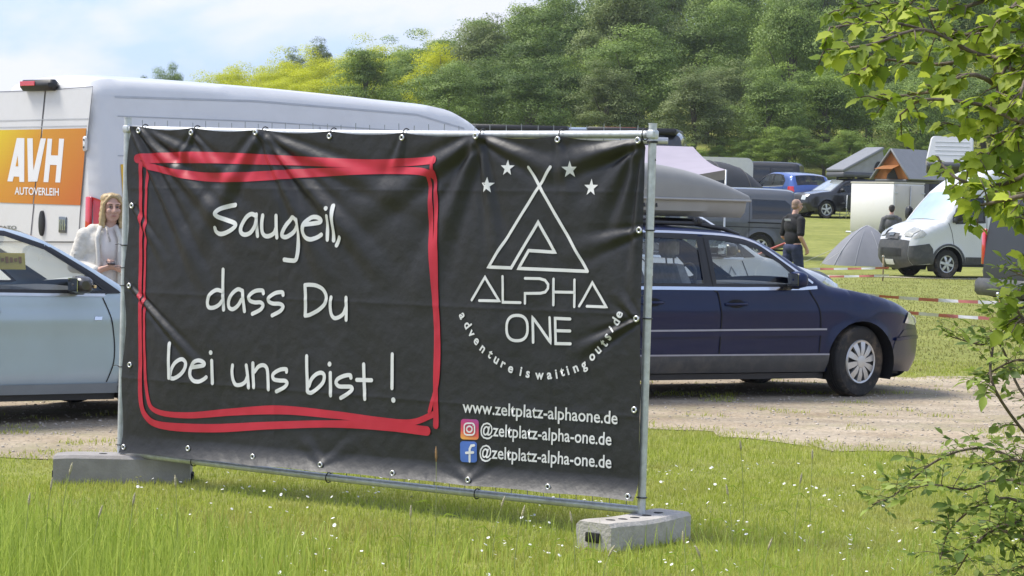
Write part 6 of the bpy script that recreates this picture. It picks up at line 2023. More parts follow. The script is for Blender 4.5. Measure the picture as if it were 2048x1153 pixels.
def face_parts(T, parent, k=1.0, lips=(.44, .20, .16), brow=(.16, .10, .06)):
    for sg in (-1, 1):
        e = MB(); e.sphere(T(sg * .031, -.073, .010), (.0125 * k, .009 * k, .0055 * k), 10, 8); eo = e.build('eye', mat('shaded_eye_white', (.36, .33, .31), .3), parent, True)  # eye whites darkened, shade of the eyes put into the colour
        e = MB(); e.sphere(T(sg * .031, -.082, .010), (.006 * k, .003 * k, .006 * k), 8, 6); e.build('iris', mat('iris', (.05, .06, .07), .2), eo, True)
        e = MB(); e.tube([T(sg * .016, -.087, .029), T(sg * .033, -.086, .034), T(sg * .050, -.072, .029)], .0042 * k, 6); e.build('eyebrow', mat('brow_%d' % int(brow[0] * 100), brow, .8), parent, True)
    e = MB(); e.tube([T(-.020, -.085, -.0635), T(-.008, -.094, -.0585), T(0, -.0945, -.0595), T(.008, -.094, -.0585), T(.020, -.085, -.0635)], .0032 * k, 6)
    e.tube([T(-.013, -.089, -.0665), T(0, -.0925, -.067), T(.013, -.089, -.0665)], .0034 * k, 6)
    e.build('lips', mat('lips', lips, .45), parent, True)
def hand(wrist, dirv, palm_n, parent, side=1, curl=.5, name='hand', k=1.0):
    """five fingers; dirv from the wrist to the fingers, palm_n the palm's facing"""
    d = np.array(dirv, float); d /= np.linalg.norm(d); n = np.array(palm_n, float); n -= d * n.dot(d); n /= np.linalg.norm(n)
    s_ = np.cross(d, n) * side; w = np.array(wrist, float)
    P = [('c', w, .026 * k, w + d * .03 * k, .028 * k)]
    for t in (-.03, -.01, .01, .03): P.append(('c', w + d * .03 * k + s_ * t * .8 * k, .016 * k, w + d * .085 * k + s_ * t * k, .0135 * k))
    for t, ln in ((-.031, .060), (-.0105, .074), (.0105, .080), (.031, .070)):
        b = w + d * .088 * k + s_ * t * k; q = b; a = 0.15 + curl * .3
        for j, f in enumerate((.45, .32, .23)):
            a += curl * .75 * (1 if j else .6)
            e = q + (d * math.cos(a) + n * math.sin(a)) * ln * f * k
            P.append(('c', q, (.0098 - .0012 * j) * k, e, (.0092 - .0014 * j) * k)); q = e
    b = w + d * .028 * k + s_ * .03 * k; e1 = b + (d * .5 + s_ * .75 + n * .35) * .038 * k; e2 = e1 + (d * .8 + s_ * .15 + n * .55) * .034 * k
    P += [('c', b, .015 * k, e1, .0115 * k), ('c', e1, .0112 * k, e2, .0088 * k)]
    return P

# ---------------------------------------------------------------- woman in white
WP = at(211, 430, 20.4)
gzw = float(gz(WP[0], WP[1])) + .06
woman = thing('person', 'woman with shoulder length blonde hair in a white knitted cardigan holding a phone', 'person', (WP[0] - .0, WP[1], gzw), R(14))
# local: faces -y, x to the right of the picture
hc = (.05, -.02, 1.56 - .03)
hp, HT = head_prims(hc, R(8), 1.04)
sh_z = 1.30
body_p = hp + [('c', (.045, .0, 1.42), .052, (.02, .03, 1.30), .06), ('e', (.0, .03, 1.18), (.165, .105, .17)), ('e', (0, .03, .98), (.15, .11, .16)), ('c', (-.17, .03, 1.27), .055, (-.235, .05, 1.03), .045), ('c', (-.235, .05, 1.03), .042, (-.06, -.16, 1.005), .03),
              ('c', (.17, .03, 1.27), .055, (.24, .04, 1.03), .045), ('c', (.24, .04, 1.03), .042, (.12, -.17, 1.02), .03),
              ('c', (-.09, .03, .88), .095, (-.085, .02, .48), .062), ('c', (-.085, .02, .48), .06, (-.085, .05, .10), .04), ('c', (.09, .03, .88), .095, (.085, .02, .48), .062), ('c', (.085, .02, .48), .06, (.085, .05, .10), .04),
              ('c', (-.085, .06, .045), .042, (-.10, -.12, .035), .036), ('c', (.085, .06, .045), .042, (.10, -.12, .035), .036)]
body_p += hand((-.055, -.165, 1.01), (.8, -.25, .25), (.1, .35, 1), woman, side=-1, curl=.55)
body_p += hand((.125, -.175, 1.02), (-.8, -.2, .2), (-.1, .3, 1), woman, side=1, curl=.7)
bd_ = blob('body', body_p, skin, woman, .0075, 3)
face_parts(HT, bd_)
hairm = mat('blonde_hair', (.42, .30, .145), .45, 0, .3, 30, .12, 90)
def hair_long(parent, T, mt):
    P = []
    for a in np.linspace(R(-30), R(210), 17):
        x, y = .080 * math.cos(a), .025 + .085 * math.sin(a)
        for j in range(6):
            z = .075 - j * .042
            k = .88 + .030 * j + .03 * math.sin(j * 1.7 + a * 3)
            f = 1.0
            P.append(('e', T(x * k, y * k, z), (.019, .019, .032)))
    for a in np.linspace(0, 2 * math.pi, 14)[:-1]:
        P.append(('e', T(.048 * math.cos(a), .025 + .055 * math.sin(a), .096), (.032, .034, .024)))
    P.append(('e', T(0, .03, .108), (.045, .055, .02)))
    for sg in (-1, 1):
        P.append(('c', T(sg * .022, -.055, .098), .014, T(sg * .072, -.042, .040), .013)); P.append(('c', T(sg * .074, -.040, .035), .014, T(sg * .080, -.02, -.06), .016)); P.append(('c', T(sg * .080, -.02, -.06), .018, T(sg * .088, -.015, -.125), .019))
    h_ = blob('hair', P, mt, parent, .006, 5)
    st_ = MB(); rr_ = random.Random(2)
    for k in range(90):
        sg = -1 if k % 2 else 1; a = rr_.uniform(-.35, 1.5)
        x, y = sg * .077 * math.cos(a), .02 + .085 * math.sin(a)
        w = rr_.uniform(.9, 1.06); L_ = rr_.uniform(-.11, -.165); ph_ = rr_.uniform(0, 6)
        pts = [T(sg * .006, -.045 + .08 * max(0, math.sin(a)), .117)]
        for j in range(1, 8):
            f = j / 7; z = .105 - (.105 - L_) * f ** 1.2; q = min(1, .45 + 1.1 * f ** .6)
            pts.append(T(x * w * q + .006 * f * math.sin(f * 9 + ph_), y * w * q + .004 * math.sin(f * 8 + ph_) - .012 * (1 - f), z))
        st_.tube(smooth_line(pts, 3), [.0045] * 20 + [.0015] * 2, 5)
    o_ = st_.build('strands', mat('hair_strands', (.50, .36, .18), .4, 0, .35, 40), h_, True); o_['kind'] = 'stuff'
    return h_
hr = hair_long(bd_, HT, hairm)
knit = mat('white_knit', (.62, .585, .52), .95, 0, .10, 25, .22, 70)
top_p = [('e', (.0, .03, 1.22), (.185, .125, .15)), ('e', (0, .03, 1.05), (.185, .13, .17)), ('e', (0, .03, .88), (.19, .14, .16)), ('c', (-.10, .03, 1.335), .06, (.14, .03, 1.335), .06),
         ('c', (-.165, .03, 1.285), .078, (-.245, .055, 1.04), .070), ('c', (-.245, .055, 1.04), .068, (-.085, -.145, 1.005), .046),
         ('c', (.165, .03, 1.285), .078, (.25, .045, 1.04), .070), ('c', (.25, .045, 1.04), .068, (.145, -.15, 1.015), .046)]
cg = blob('cardigan', top_p, knit, woman, .009, 4)
# cable stitch ridges on the sleeve and the open front edges
for sg in (-1, 1):
    for kx in (1,):
        pts = []
        for j in range(22):
            t = j / 21; x = sg * (.195 + .055 * t) ; z = 1.27 - .23 * t
            pts.append((x + sg * (.052 - .03 * kx) , .02 - .045 * (1 - kx) - .02 + .012 * math.sin(j * 1.9 + kx), z + .006 * math.cos(j * 1.9)))
        MB().tube(pts, .013, 6).build('cable_stitch', knit, cg, True)
MB().tube([(-.045, -.058, 1.375), (-.075, -.10, 1.27), (-.06, -.118, 1.12), (-.055, -.122, .95), (-.06, -.118, .80)], .02, 7).build('lapel', knit, cg, True)
MB().tube([(.085, -.058, 1.375), (.12, -.098, 1.27), (.115, -.115, 1.12), (.12, -.118, .95), (.12, -.112, .80)], .02, 7).build('lapel', knit, cg, True)
blob('shirt', [('e', (.025, -.01, 1.18), (.10, .115, .18)), ('e', (.03, -.005, .98), (.10, .12, .2)), ('c', (-.02, .0, 1.355), .045, (.08, .0, 1.355), .045)], mat('shirt_white', (.66, .60, .56), .9, 0, .06, 15), woman, .01, 4)
blob('trousers', [('e', (0, .03, .84), (.175, .13, .11)), ('c', (-.09, .03, .82), .108, (-.085, .02, .48), .078), ('c', (-.085, .02, .48), .075, (-.085, .05, .12), .06), ('c', (.09, .03, .82), .108, (.085, .02, .48), .078), ('c', (.085, .02, .48), .075, (.085, .05, .12), .06)], mat('beige_trousers', (.45, .40, .33), .9, 0, .1, 10), woman, .012, 4)
MB().tube([(.0, -.100, 1.37), (.015, -.118, 1.31), (.035, -.128, 1.25)], .008, 6).build('collar_shadow', mat('collar_shadow_tone', (.42, .38, .34), .9, 0, .5, 60), woman, True)  # thin tube toned as the patterned shadow at the collar
ph = thing('phone', 'dark mobile phone in the hand of the woman in white', 'phone', woman.matrix_basis @ Vector((.035, -.225, 1.075)), R(14))
MB().box((0, 0, 0), (.072, .009, .145), 0, 0, .004, rx=R(-82)).build('case', blackpl, ph, 40)
MB().box((0, -.0045, .006), (.066, .002, .135), 0, 0, 0, rx=R(-82)).build('screen', mat('phone_screen', (.03, .035, .05), .08), ph, None)

# ---------------------------------------------------------------- walking man in black
MP = at(1588, 500, 45.0); gzm = float(gz(MP[0], MP[1]))
man = thing('person', 'bald man in black t-shirt and dark blue trousers walking on the field', 'person', (MP[0], MP[1], gzm), R(125))
hp, HT = head_prims((0, -.05, 1.72), R(-10))
bp2 = hp + [('c', (0, -.01, 1.60), .06, (0, .03, 1.48), .065), ('e', (0, .03, 1.32), (.19, .12, .19)), ('e', (0, .03, 1.08), (.165, .115, .17)),
            ('c', (-.21, .03, 1.43), .062, (-.27, .09, 1.14), .05), ('c', (-.27, .09, 1.14), .046, (-.25, -.08, .93), .034), ('c', (.21, .03, 1.43), .062, (.29, .02, 1.14), .05), ('c', (.29, .02, 1.14), .046, (.26, -.17, 1.0), .034),
            ('c', (-.10, .03, .95), .105, (-.11, -.06, .50), .07), ('c', (-.11, -.06, .50), .065, (-.11, .12, .10), .045), ('c', (.10, .03, .95), .105, (.11, .08, .50), .07), ('c', (.11, .08, .50), .065, (.11, .28, .12), .045),
            ('c', (-.11, .13, .05), .045, (-.12, -.08, .04), .04), ('c', (.11, .29, .07), .045, (.12, .12, .03), .04)]
bp2 += hand((-.25, -.085, .92), (.05, -.35, -.9), (1, 0, 0), man, side=1, curl=.9) + hand((.26, -.175, .995), (0, -.85, -.2), (-1, 0, 0), man, side=-1, curl=.7)
mb2 = blob('body', bp2, skin, man, .0095, 3); face_parts(HT, mb2, brow=(.10, .07, .05))
blob('hair', [('e', HT(0, .035, .035), (.081, .078, .085)), ('e', HT(0, .06, -.02), (.07, .05, .06))], mat('shaved_hair', (.30, .20, .15), .7, 0, .2, 40), mb2, .009, 2)
blob('t_shirt', [('e', (0, .03, 1.33), (.215, .145, .19)), ('e', (0, .03, 1.12), (.20, .14, .2)), ('c', (-.12, .03, 1.50), .07, (.12, .03, 1.50), .07), ('c', (-.21, .03, 1.44), .082, (-.262, .08, 1.20), .075), ('c', (.21, .03, 1.44), .082, (.285, .025, 1.20), .075)], mat('black_cotton', (.016, .016, .019), .9, 0, .15, 15), man, .012, 4)
MB().box((0, .182, 1.45), (.17, .006, .035), 0, 0, .002, rx=R(-12)).build('back_print', mat('pale_print', (.35, .37, .40), .7), man, None)
blob('trousers', [('e', (0, .03, .93), (.19, .14, .12)), ('c', (-.10, .03, .92), .122, (-.11, -.06, .50), .09), ('c', (-.11, -.06, .50), .088, (-.11, .12, .12), .075), ('c', (.10, .03, .92), .122, (.11, .08, .50), .09), ('c', (.11, .08, .50), .088, (.11, .27, .14), .075)], mat('navy_trousers', (.03, .038, .085), .85, 0, .15, 10), man, .012, 4)
blob('shoes', [('c', (-.11, .13, .05), .058, (-.12, -.10, .045), .05), ('c', (.11, .29, .075), .058, (.12, .10, .045), .05)], blackpl, man, .012, 2)
pole = thing('paddle', 'pinkish red paddle held at the side of the walking man', 'paddle', V(at(1563, 491, 45.1)), 0)
MB().tube([(-.28, 0, -.11), (.30, 0, .14)], .02, 8).build('shaft', mat('red_shaft', (.48, .12, .10), .6), pole, True)
MB().loft([[(-.28 - .26 * t, w * math.cos(a), -.11 - .13 * t + .02 * math.sin(a)) for a in np.linspace(0, 2 * math.pi, 12)[:-1]] for t, w in ((0, .02), (.25, .07), (.7, .085), (1, .05))]).build('blade', mat('red_blade', (.52, .17, .14), .6), pole, 40)

# ---------------------------------------------------------------- man in a grey hoodie
HPp = at(1783, 440, 65.5); gzh = float(gz(HPp[0], HPp[1]))
hm = thing('person', 'person in grey hoodie standing by the white trailer with back turned', 'person', (HPp[0], HPp[1], gzh), R(170))
hp, HT = head_prims((0, -.03, 1.63), 0)
bp3 = hp + [('c', (0, 0, 1.52), .06, (0, .03, 1.40), .065), ('e', (0, .03, 1.22), (.18, .12, .2)), ('e', (0, .03, 1.0), (.16, .11, .16)), ('c', (-.2, .03, 1.35), .06, (-.27, .05, 1.06), .05), ('c', (-.27, .05, 1.06), .046, (-.18, -.12, .92), .034), ('c', (.2, .03, 1.35), .06, (.27, .05, 1.06), .05), ('c', (.27, .05, 1.06), .046, (.18, -.12, .92), .034),
            ('c', (-.10, .03, .9), .10, (-.10, .02, .48), .068), ('c', (-.10, .02, .48), .064, (-.10, .05, .08), .045), ('c', (.10, .03, .9), .10, (.10, .02, .48), .068), ('c', (.10, .02, .48), .064, (.10, .05, .08), .045), ('c', (-.1, .06, .045), .045, (-.11, -.12, .04), .04), ('c', (.1, .06, .045), .045, (.11, -.12, .04), .04)]
bp3 += hand((-.18, -.125, .915), (.2, -.9, -.1), (.6, 0, 1), hm, side=-1, curl=.7) + hand((.18, -.125, .915), (-.2, -.9, -.1), (-.6, 0, 1), hm, side=1, curl=.7)
b3 = blob('body', bp3, skin, hm, .012, 3); face_parts(HT, b3, brow=(.05, .04, .03))
blob('hair', [('e', HT(0, .03, .045), (.085, .085, .085)), ('e', HT(0, .07, -.01), (.07, .05, .07))], mat('dark_hair', (.025, .02, .016), .6, 0, .3, 40, .4, 90), b3, .01, 2)
blob('hoodie', [('e', (0, .03, 1.22), (.21, .15, .2)), ('e', (0, .03, 1.0), (.205, .15, .19)), ('c', (-.12, .03, 1.40), .078, (.12, .03, 1.40), .078), ('e', (0, .10, 1.42), (.12, .08, .08)), ('c', (-.2, .03, 1.35), .085, (-.275, .05, 1.06), .075), ('c', (-.275, .05, 1.06), .072, (-.185, -.11, .93), .05), ('c', (.2, .03, 1.35), .085, (.275, .05, 1.06), .075), ('c', (.275, .05, 1.06), .072, (.185, -.11, .93), .05)], mat('grey_sweat', (.11, .11, .115), .95, 0, .15, 15), hm, .013, 4)
blob('trousers', [('e', (0, .03, .88), (.185, .135, .12)), ('c', (-.10, .03, .86), .115, (-.10, .02, .48), .085), ('c', (-.10, .02, .48), .082, (-.10, .05, .1), .07), ('c', (.10, .03, .86), .115, (.10, .02, .48), .085), ('c', (.10, .02, .48), .082, (.10, .05, .1), .07)], mat('dark_jeans', (.03, .035, .05), .9), hm, .014, 4)
blob('shoes', [('c', (-.1, .06, .05), .056, (-.11, -.13, .045), .05), ('c', (.1, .06, .05), .056, (.11, -.13, .045), .05)], blackpl, hm, .014, 2)

# ================================================================== lawn, flowers, shrubs
def blades(name, P, H, Wd_, rng, mt, lean=.35, nseg=2):
    n = len(P)
    az = rng.uniform(0, 2 * math.pi, n); ln = rng.normal(0, lean, n)
    d = np.column_stack([np.cos(az), np.sin(az), np.zeros(n)])
    fa = rng.uniform(0, 2 * math.pi, n); side = np.column_stack([np.cos(fa), np.sin(fa), np.zeros(n)])
    up = np.array([0, 0, 1.0])
    rows = []
    for k in range(nseg + 1):
        t = k / nseg
        c = P + up * (H * t * (1 - .12 * t * np.abs(ln)))[:, None] + d * (H * ln * t * t)[:, None]
        w = Wd_ * (1 - t) ** .7 / 2 if k < nseg else Wd_ * .02
        rows.append((c - side * np.asarray(w)[..., None] if np.ndim(w) else c - side * w, c + side * np.asarray(w)[..., None] if np.ndim(w) else c + side * w))
    vs = np.stack([x for r_ in rows for x in r_], 1).reshape(-1, 3)
    m = 2 * (nseg + 1)
    base = np.arange(n)[:, None] * m
    fs = np.concatenate([np.stack([base[:, 0] + 2 * k, base[:, 0] + 2 * k + 1, base[:, 0] + 2 * k + 3, base[:, 0] + 2 * k + 2], 1) for k in range(nseg)])
    me = np_mesh(name, vs, fs, mt)
    set_tint(me, np.tile(rng.random(n), nseg))
    return link(name, me)
rng = np.random.default_rng(21)
grass_m = leaf_material('grass_blades', (.30, .365, .045), (.54, .59, .12), .45, 0, patch=(.46, .41, .14))
tall_m = leaf_material('tall_grass_blades', (.28, .38, .05), (.54, .62, .14), .5, 0)
def lawn_points(n, y0, y1, margin=520):
    n = int(n * (IW + 2 * margin) / (IW + 120))
    y = y0 + (y1 - y0) * rng.random(n) ** 1.0
    x = ((rng.uniform(-margin, IW + margin, n)) - IW / 2) / FPX * y
    return np.column_stack([x, y])
def with_z(q): return np.column_stack([q, gz(q[:, 0], q[:, 1])])
q = lawn_points(135000, 10.2, 18.6)
q = q[~inside(road_poly, q)]
nzv = np.array([noise.noise(Vector((x * 1.2, y * 1.2, 0))) for x, y in q])
h = (.020 + .026 * rng.random(len(q)) ** 1.5) * (1 + .6 * nzv)
o = blades('lawn_grass', with_z(q), h, .0055, rng, grass_m, .5)
tag(o, 'short mown lawn grass around the fence and banner', 'grass', kind='stuff')
# sparse tufts creeping over the gravel and field edge
q = lawn_points(80000, 15.0, 27.0)
ins = inside(road_poly, q); de = dist_line(road_poly, q, True)
nzv = np.array([noise.noise(Vector((x * .9, y * 2.2, 5))) + .5 * noise.noise(Vector((x * 3, y * 4, 8))) for x, y in q])
keep = (ins & ((nzv > .30) | ((de < .30) & (rng.random(len(q)) < .95 - 2.6 * de)))) | (~ins & (q[:, 1] > 18) & (rng.random(len(q)) < .8))
q = q[keep]
o = blades('verge_grass', with_z(q), .02 + .03 * rng.random(len(q)) ** 2, .008, rng, grass_m, .6)
tag(o, 'thin grass tufts creeping over the gravel and its far verge', 'grass', kind='stuff')
q = lawn_points(70000, 25.0, 62.0)
o = blades('field_grass', with_z(q), .015 + .022 * rng.random(len(q)), .016, rng, leaf_material('field_blades', (.24, .25, .06), (.38, .37, .12), .4, 0, patch=(.36, .32, .15)), .6)
tag(o, 'short grass of the camping field beyond the track', 'grass', kind='stuff')
# taller uncut grass in front
def tall_density(x, y):
    px = px_of(x, y)
    return np.clip(1.05 - px / 900, .10, 1) 
q = lawn_points(17000, 9.3, 11.6)
px = 1024 + FPX * q[:, 0] / q[:, 1]
nzv = np.array([noise.noise(Vector((x * 2.2, y * 1.5, 2))) for x, y in q])
keep = rng.random(len(q)) < np.clip(1.0 - px / 850 + .5 * nzv, .035, 1)
q = q[keep]; px = px[keep]
hh = (.11 + .21 * rng.random(len(q)) ** 1.3) * np.clip(1.35 - px / 1100, .55, 1.35)
o = blades('tall_grass', with_z(q), hh, .0075, rng, tall_m, .28, 4)
tag(o, 'taller uncut grass blades in front of the lawn', 'grass', kind='stuff')
q = lawn_points(1500, 10.4, 12.4)
q = q[(1024 + FPX * q[:, 0] / q[:, 1]) < 1900]
o = blades('loose_grass', with_z(q), .06 + .10 * rng.random(len(q)), .006, rng, tall_m, .35, 3)
tag(o, 'scattered longer blades standing out of the mown lawn', 'grass', kind='stuff')
# daisies
def daisies(n):
    q = lawn_points(n, 10.5, 15.5)
    px = 1024 + FPX * q[:, 0] / q[:, 1]
    cl_ = np.array([noise.noise(Vector((x * 1.5, y * 1.2, 12))) for x, y in q])
    q = q[(~inside(road_poly, q)) & (rng.random(len(q)) < np.clip(.30 + cl_ * 1.3, .02, 1)) & (px > 260)]
    mb_ = MB()
    for x, y in q:
        z = float(gz(x, y)) + rng.uniform(.03, .055); r_ = rng.uniform(.005, .0098)
        tx, ty = rng.normal(0, .35, 2)
        ring_ = [(x + r_ * math.cos(a), y + r_ * math.sin(a), z + r_ * (math.cos(a) * tx + math.sin(a) * ty)) for a in np.linspace(0, 2 * math.pi, 9)[:-1]]
        mb_.add(ring_, [tuple(range(8))], 0)
        mb_.add([(x + r_ * .35 * math.cos(a), y + r_ * .35 * math.sin(a), z + .0025) for a in np.linspace(0, 2 * math.pi, 6)[:-1]], [tuple(range(5))], 1)
    o = link('daisies', mb_.mesh('daisies', [mat('daisy_white', (.8, .8, .78), .7), mat('daisy_yellow', (.6, .42, .05), .7)]))
    tag(o, 'small white daisies scattered over the lawn', 'flowers', kind='stuff')
daisies(2000)
# seed stalks
stalk_m = mat('grass_stalk', (.30, .33, .12), .8, 0, .2, 20); seed_m = mat('seed_head', (.50, .44, .28), .9, 0, .25, 60, .6, 200)
dock_m = mat('rust_seed_head', (.38, .22, .10), .9, 0, .25, 60, .6, 200)
def stalk(px, py_top, depth, lean, label, mt=None, hl=.07, dr=0.0):
    top_ = at(px, py_top, depth)
    g0 = float(gz(top_[0], top_[1]))
    bx = top_[0] - lean
    t_ = thing('grass_stalk', label, 'grass', (bx, top_[1], g0), 0, None)
    H_ = top_[2] - g0
    pts = [(lean * s ** 2, 0, H_ * s - dr * max(0, s - .8)) for s in np.linspace(0, 1, 9)]
    MB().tube(pts, [.0022 - .0010 * i / 8 for i in range(9)], 5).build('stem', stalk_m, t_, True)
    e = np.array(pts[-1]); d_ = e - np.array(pts[-2]); d_ /= np.linalg.norm(d_)
    MB().tube([e - d_ * hl, e - d_ * hl * .7, e - d_ * hl * .3, e], [.002, .0055, .005, .001], 7).build('seed_head', mt or seed_m, t_, True)
    for s in (.25, .45):
        k = int(s * 8); b = np.array(pts[k]); sg = 1 if s < .3 else -1
        MB().add([b, b + np.array((sg * .05, .01, .05)), b + np.array((sg * .12, .02, .03)), b + np.array((sg * .05, .014, .042))], [(0, 1, 2, 3)]).build('leaf_blade', tall_m, t_, None)
SG = 'seed stalks in the lawn'
for px, py, d_, ln in ((872, 893, 11.6, -.01), ):
    stalk(px, py, d_, ln, 'grass stalk with rust brown seed head standing before the banner', dock_m, .075)
for px, py, d_, ln in ((1010, 992, 11.2, .05), (1050, 1010, 10.9, .04), (1480, 880, 12.6, -.03), (1625, 898, 12.4, .0), (1604, 945, 11.9, .03), (1452, 968, 11.6, -.04), (1140, 1022, 10.9, -.03), (1230, 1090, 10.6, .05), (1545, 1075, 10.6, .04), (1390, 1090, 10.5, -.05), (1365, 1062, 10.7, -.02), (822, 1010, 10.9, .0), (105, 955, 10.7, .03), (60, 985, 10.5, .02), (145, 925, 10.9, .06), (350, 950, 10.8, -.02), (205, 1010, 10.5, .05), (270, 985, 10.6, .03)):
    o_ = stalk(px, py, d_, ln, 'thin grass stalk with pale seed head in the lawn', None, .06)
for o_ in bpy.data.objects:
    if o_.name.startswith('grass_stalk'): o_['group'] = SG if 'pale' in o_['label'] else 'rust seed stalk'

# ---------------------------------------------------------------- leafy branches on the right
def leaf_mesh(name, kind, seed, mt):
    """leaf along +x, unit length; 'maple' is lobed, 'rose' an oval leaflet"""
    rr_ = random.Random(seed)
    if kind == 'maple':
        half = [(0, .0), (.04, .16), (.14, .30), (.26, .40), (.33, .30), (.42, .36), (.58, .40), (.62, .27), (.72, .20), (.86, .11), (1.0, 0)]
    else:
        half = [(0, 0), (.12, .12), (.30, .22), (.52, .25), (.74, .17), (.90, .07), (1.0, 0)]
    vs, fs = [], []
    bend, cup = rr_.uniform(.05, .35), rr_.uniform(.1, .35)
    n = len(half)
    for (x, y) in half:
        z = -bend * x * x
        vs.append((x, 0, z))
        for sg in (-1, 1):
            vs.append((x, sg * y * rr_.uniform(.9, 1.1), z + cup * y * (1 + .15 * math.sin(x * 17)) - .3 * y * y))
    for i in range(n - 1):
        a, b = 3 * i, 3 * i + 3
        fs += [(a, b, b + 2, a + 2), (a + 1, b + 1, b, a)]
    me = np_mesh(name, vs, [f for f in fs], mt, True)
    set_tint(me, [rr_.uniform(.2, .8)] * len(fs))
    return me
def shrub_leaf_material(name, c1, c2, tr_):
    m = leaf_material(name, c1, c2, tr_, 1.0)
    return m
mapm = shrub_leaf_material('broad_leaf', (.17, .25, .022), (.58, .66, .08), .52)
rosm = shrub_leaf_material('rose_leaf', (.09, .15, .03), (.33, .42, .08), .4)
bark2 = mat('twig_bark', (.13, .10, .07), .85, 0, .3, 30, .4, 80)
MAPLE = [leaf_mesh('leaf', 'maple', s, mapm) for s in range(6)]
ROSE = [leaf_mesh('leaf', 'rose', s, rosm) for s in range(6)]

class Shrub:
    def __init__(s, name, label, base, meshes, mt, seed):
        s.t = thing(name, label, 'shrub', base, 0)
        s.base = np.array(base, float); s.meshes, s.mt = meshes, mt
        s.rr = random.Random(seed); s.leaves = []; s.wood = MB()
    def twig(s, pts, r0, r1):
        line = smooth_line(pts, 5)
        rs = [r0 + (r1 - r0) * i / (len(line) - 1) for i in range(len(line))]
        s.wood.tube([p - s.base for p in line], rs, 6)
        return line
    def leaf(s, p, d, size, up=None):
        rr_ = s.rr
        d = np.array(d, float) + np.array([rr_.gauss(0, .25) for _ in range(3)])
        d /= np.linalg.norm(d)
        u = np.array(up if up is not None else (rr_.gauss(0, .45), -.35 + rr_.gauss(0, .45), 1.0)); u -= d * u.dot(d); u /= np.linalg.norm(u)
        s.leaves.append((np.array(p), d, u, size * rr_.uniform(.6, 1.25)))
    def finish(s, keep=300):
        s.wood.build('branches', bark2, s.t, True)
        def rank(l):
            q_ = l[0] - CAM; dp = q_.dot(_f); x_ = IW / 2 + FPX * q_.dot(_r) / dp; y_ = IH / 2 - FPX * q_.dot(_u) / dp
            return (0 if (0 < x_ < IW and 0 < y_ < IH) else 1, -l[3] / dp)
        L_ = sorted(s.leaves, key=rank)
        rest = L_[keep:]
        for p, d, u, sz in L_[:keep]:
            y = np.cross(u, d)
            o = link('leaf', s.rr.choice(s.meshes), s.t)
            M_ = Matrix(((d[0], y[0], u[0], 0), (d[1], y[1], u[1], 0), (d[2], y[2], u[2], 0), (0, 0, 0, 1))) @ Matrix.Scale(sz, 4)
            M_.translation = V(p - s.base)
            o.matrix_local = M_
        if rest:
            vv, ff, tt, o0 = [], [], [], 0
            cache = [(np.array([v.co for v in m.vertices]), np.array([list(p.vertices) for p in m.polygons])) for m in s.meshes]
            for p, d, u, sz in rest:
                v0, f0 = s.rr.choice(cache); y = np.cross(u, d)
                vv.append(v0 @ np.array([d, y, u]) * sz + p - s.base); ff.append(f0 + o0); o0 += len(v0); tt += [s.rr.random()] * len(f0)
            me = np_mesh('foliage', np.concatenate(vv), np.concatenate(ff), s.mt, True); set_tint(me, tt)
            o = link('foliage', me, s.t); o['kind'] = 'stuff'

def spray(sh, line, n, size, spread, down=.2, side_l=0.09):
    """side twigs with leaf clusters along a branch"""
    rr_ = sh.rr
    for k in range(n):
        i = int(len(line) * (.15 + .85 * (k + rr_.random()) / n)); i = min(i, len(line) - 1)
        p = line[i]; j = max(i - 1, 0)
        t = line[min(i + 1, len(line) - 1)] - line[j]; t = t / (np.linalg.norm(t) + 1e-9)
        d = t * .6 + np.array([rr_.gauss(0, spread), rr_.gauss(0, spread), rr_.gauss(-down, spread)])
        d /= np.linalg.norm(d)
        e = p + d * side_l * rr_.uniform(.5, 1.6)
        sh.wood.tube([p - sh.base, (p + e) / 2 - sh.base + np.array([0, 0, .008]), e - sh.base], [.0028, .002, .0012], 5)
        m = rr_.randint(3, 5)
        for q_ in range(m):
            a = 2 * math.pi * q_ / m + rr_.random()
            ld = d * .5 + np.array([math.cos(a), math.sin(a) * .7, math.sin(a) * .5 - .25]) * .8
            sh.leaf(e - d * rr_.uniform(0, .05), ld, size)
D0 = 6.6
base = ground_pt(2300, 1153) * 1.0
base = np.array([2.05, 6.9, float(gz(2.05, 6.9))])
sh = Shrub('broadleaf_shrub', 'leafy broadleaf shrub leaning in with bright green lobed leaves above the parked vans', base, MAPLE, mapm, 4)
trunk_top = at(2230, -120, 6.9)
tl = sh.twig([base, base * .5 + trunk_top * .5 + np.array([.05, 0, 0]), trunk_top], .045, .018)
mid = lambda f: tl[int(f * (len(tl) - 1))]
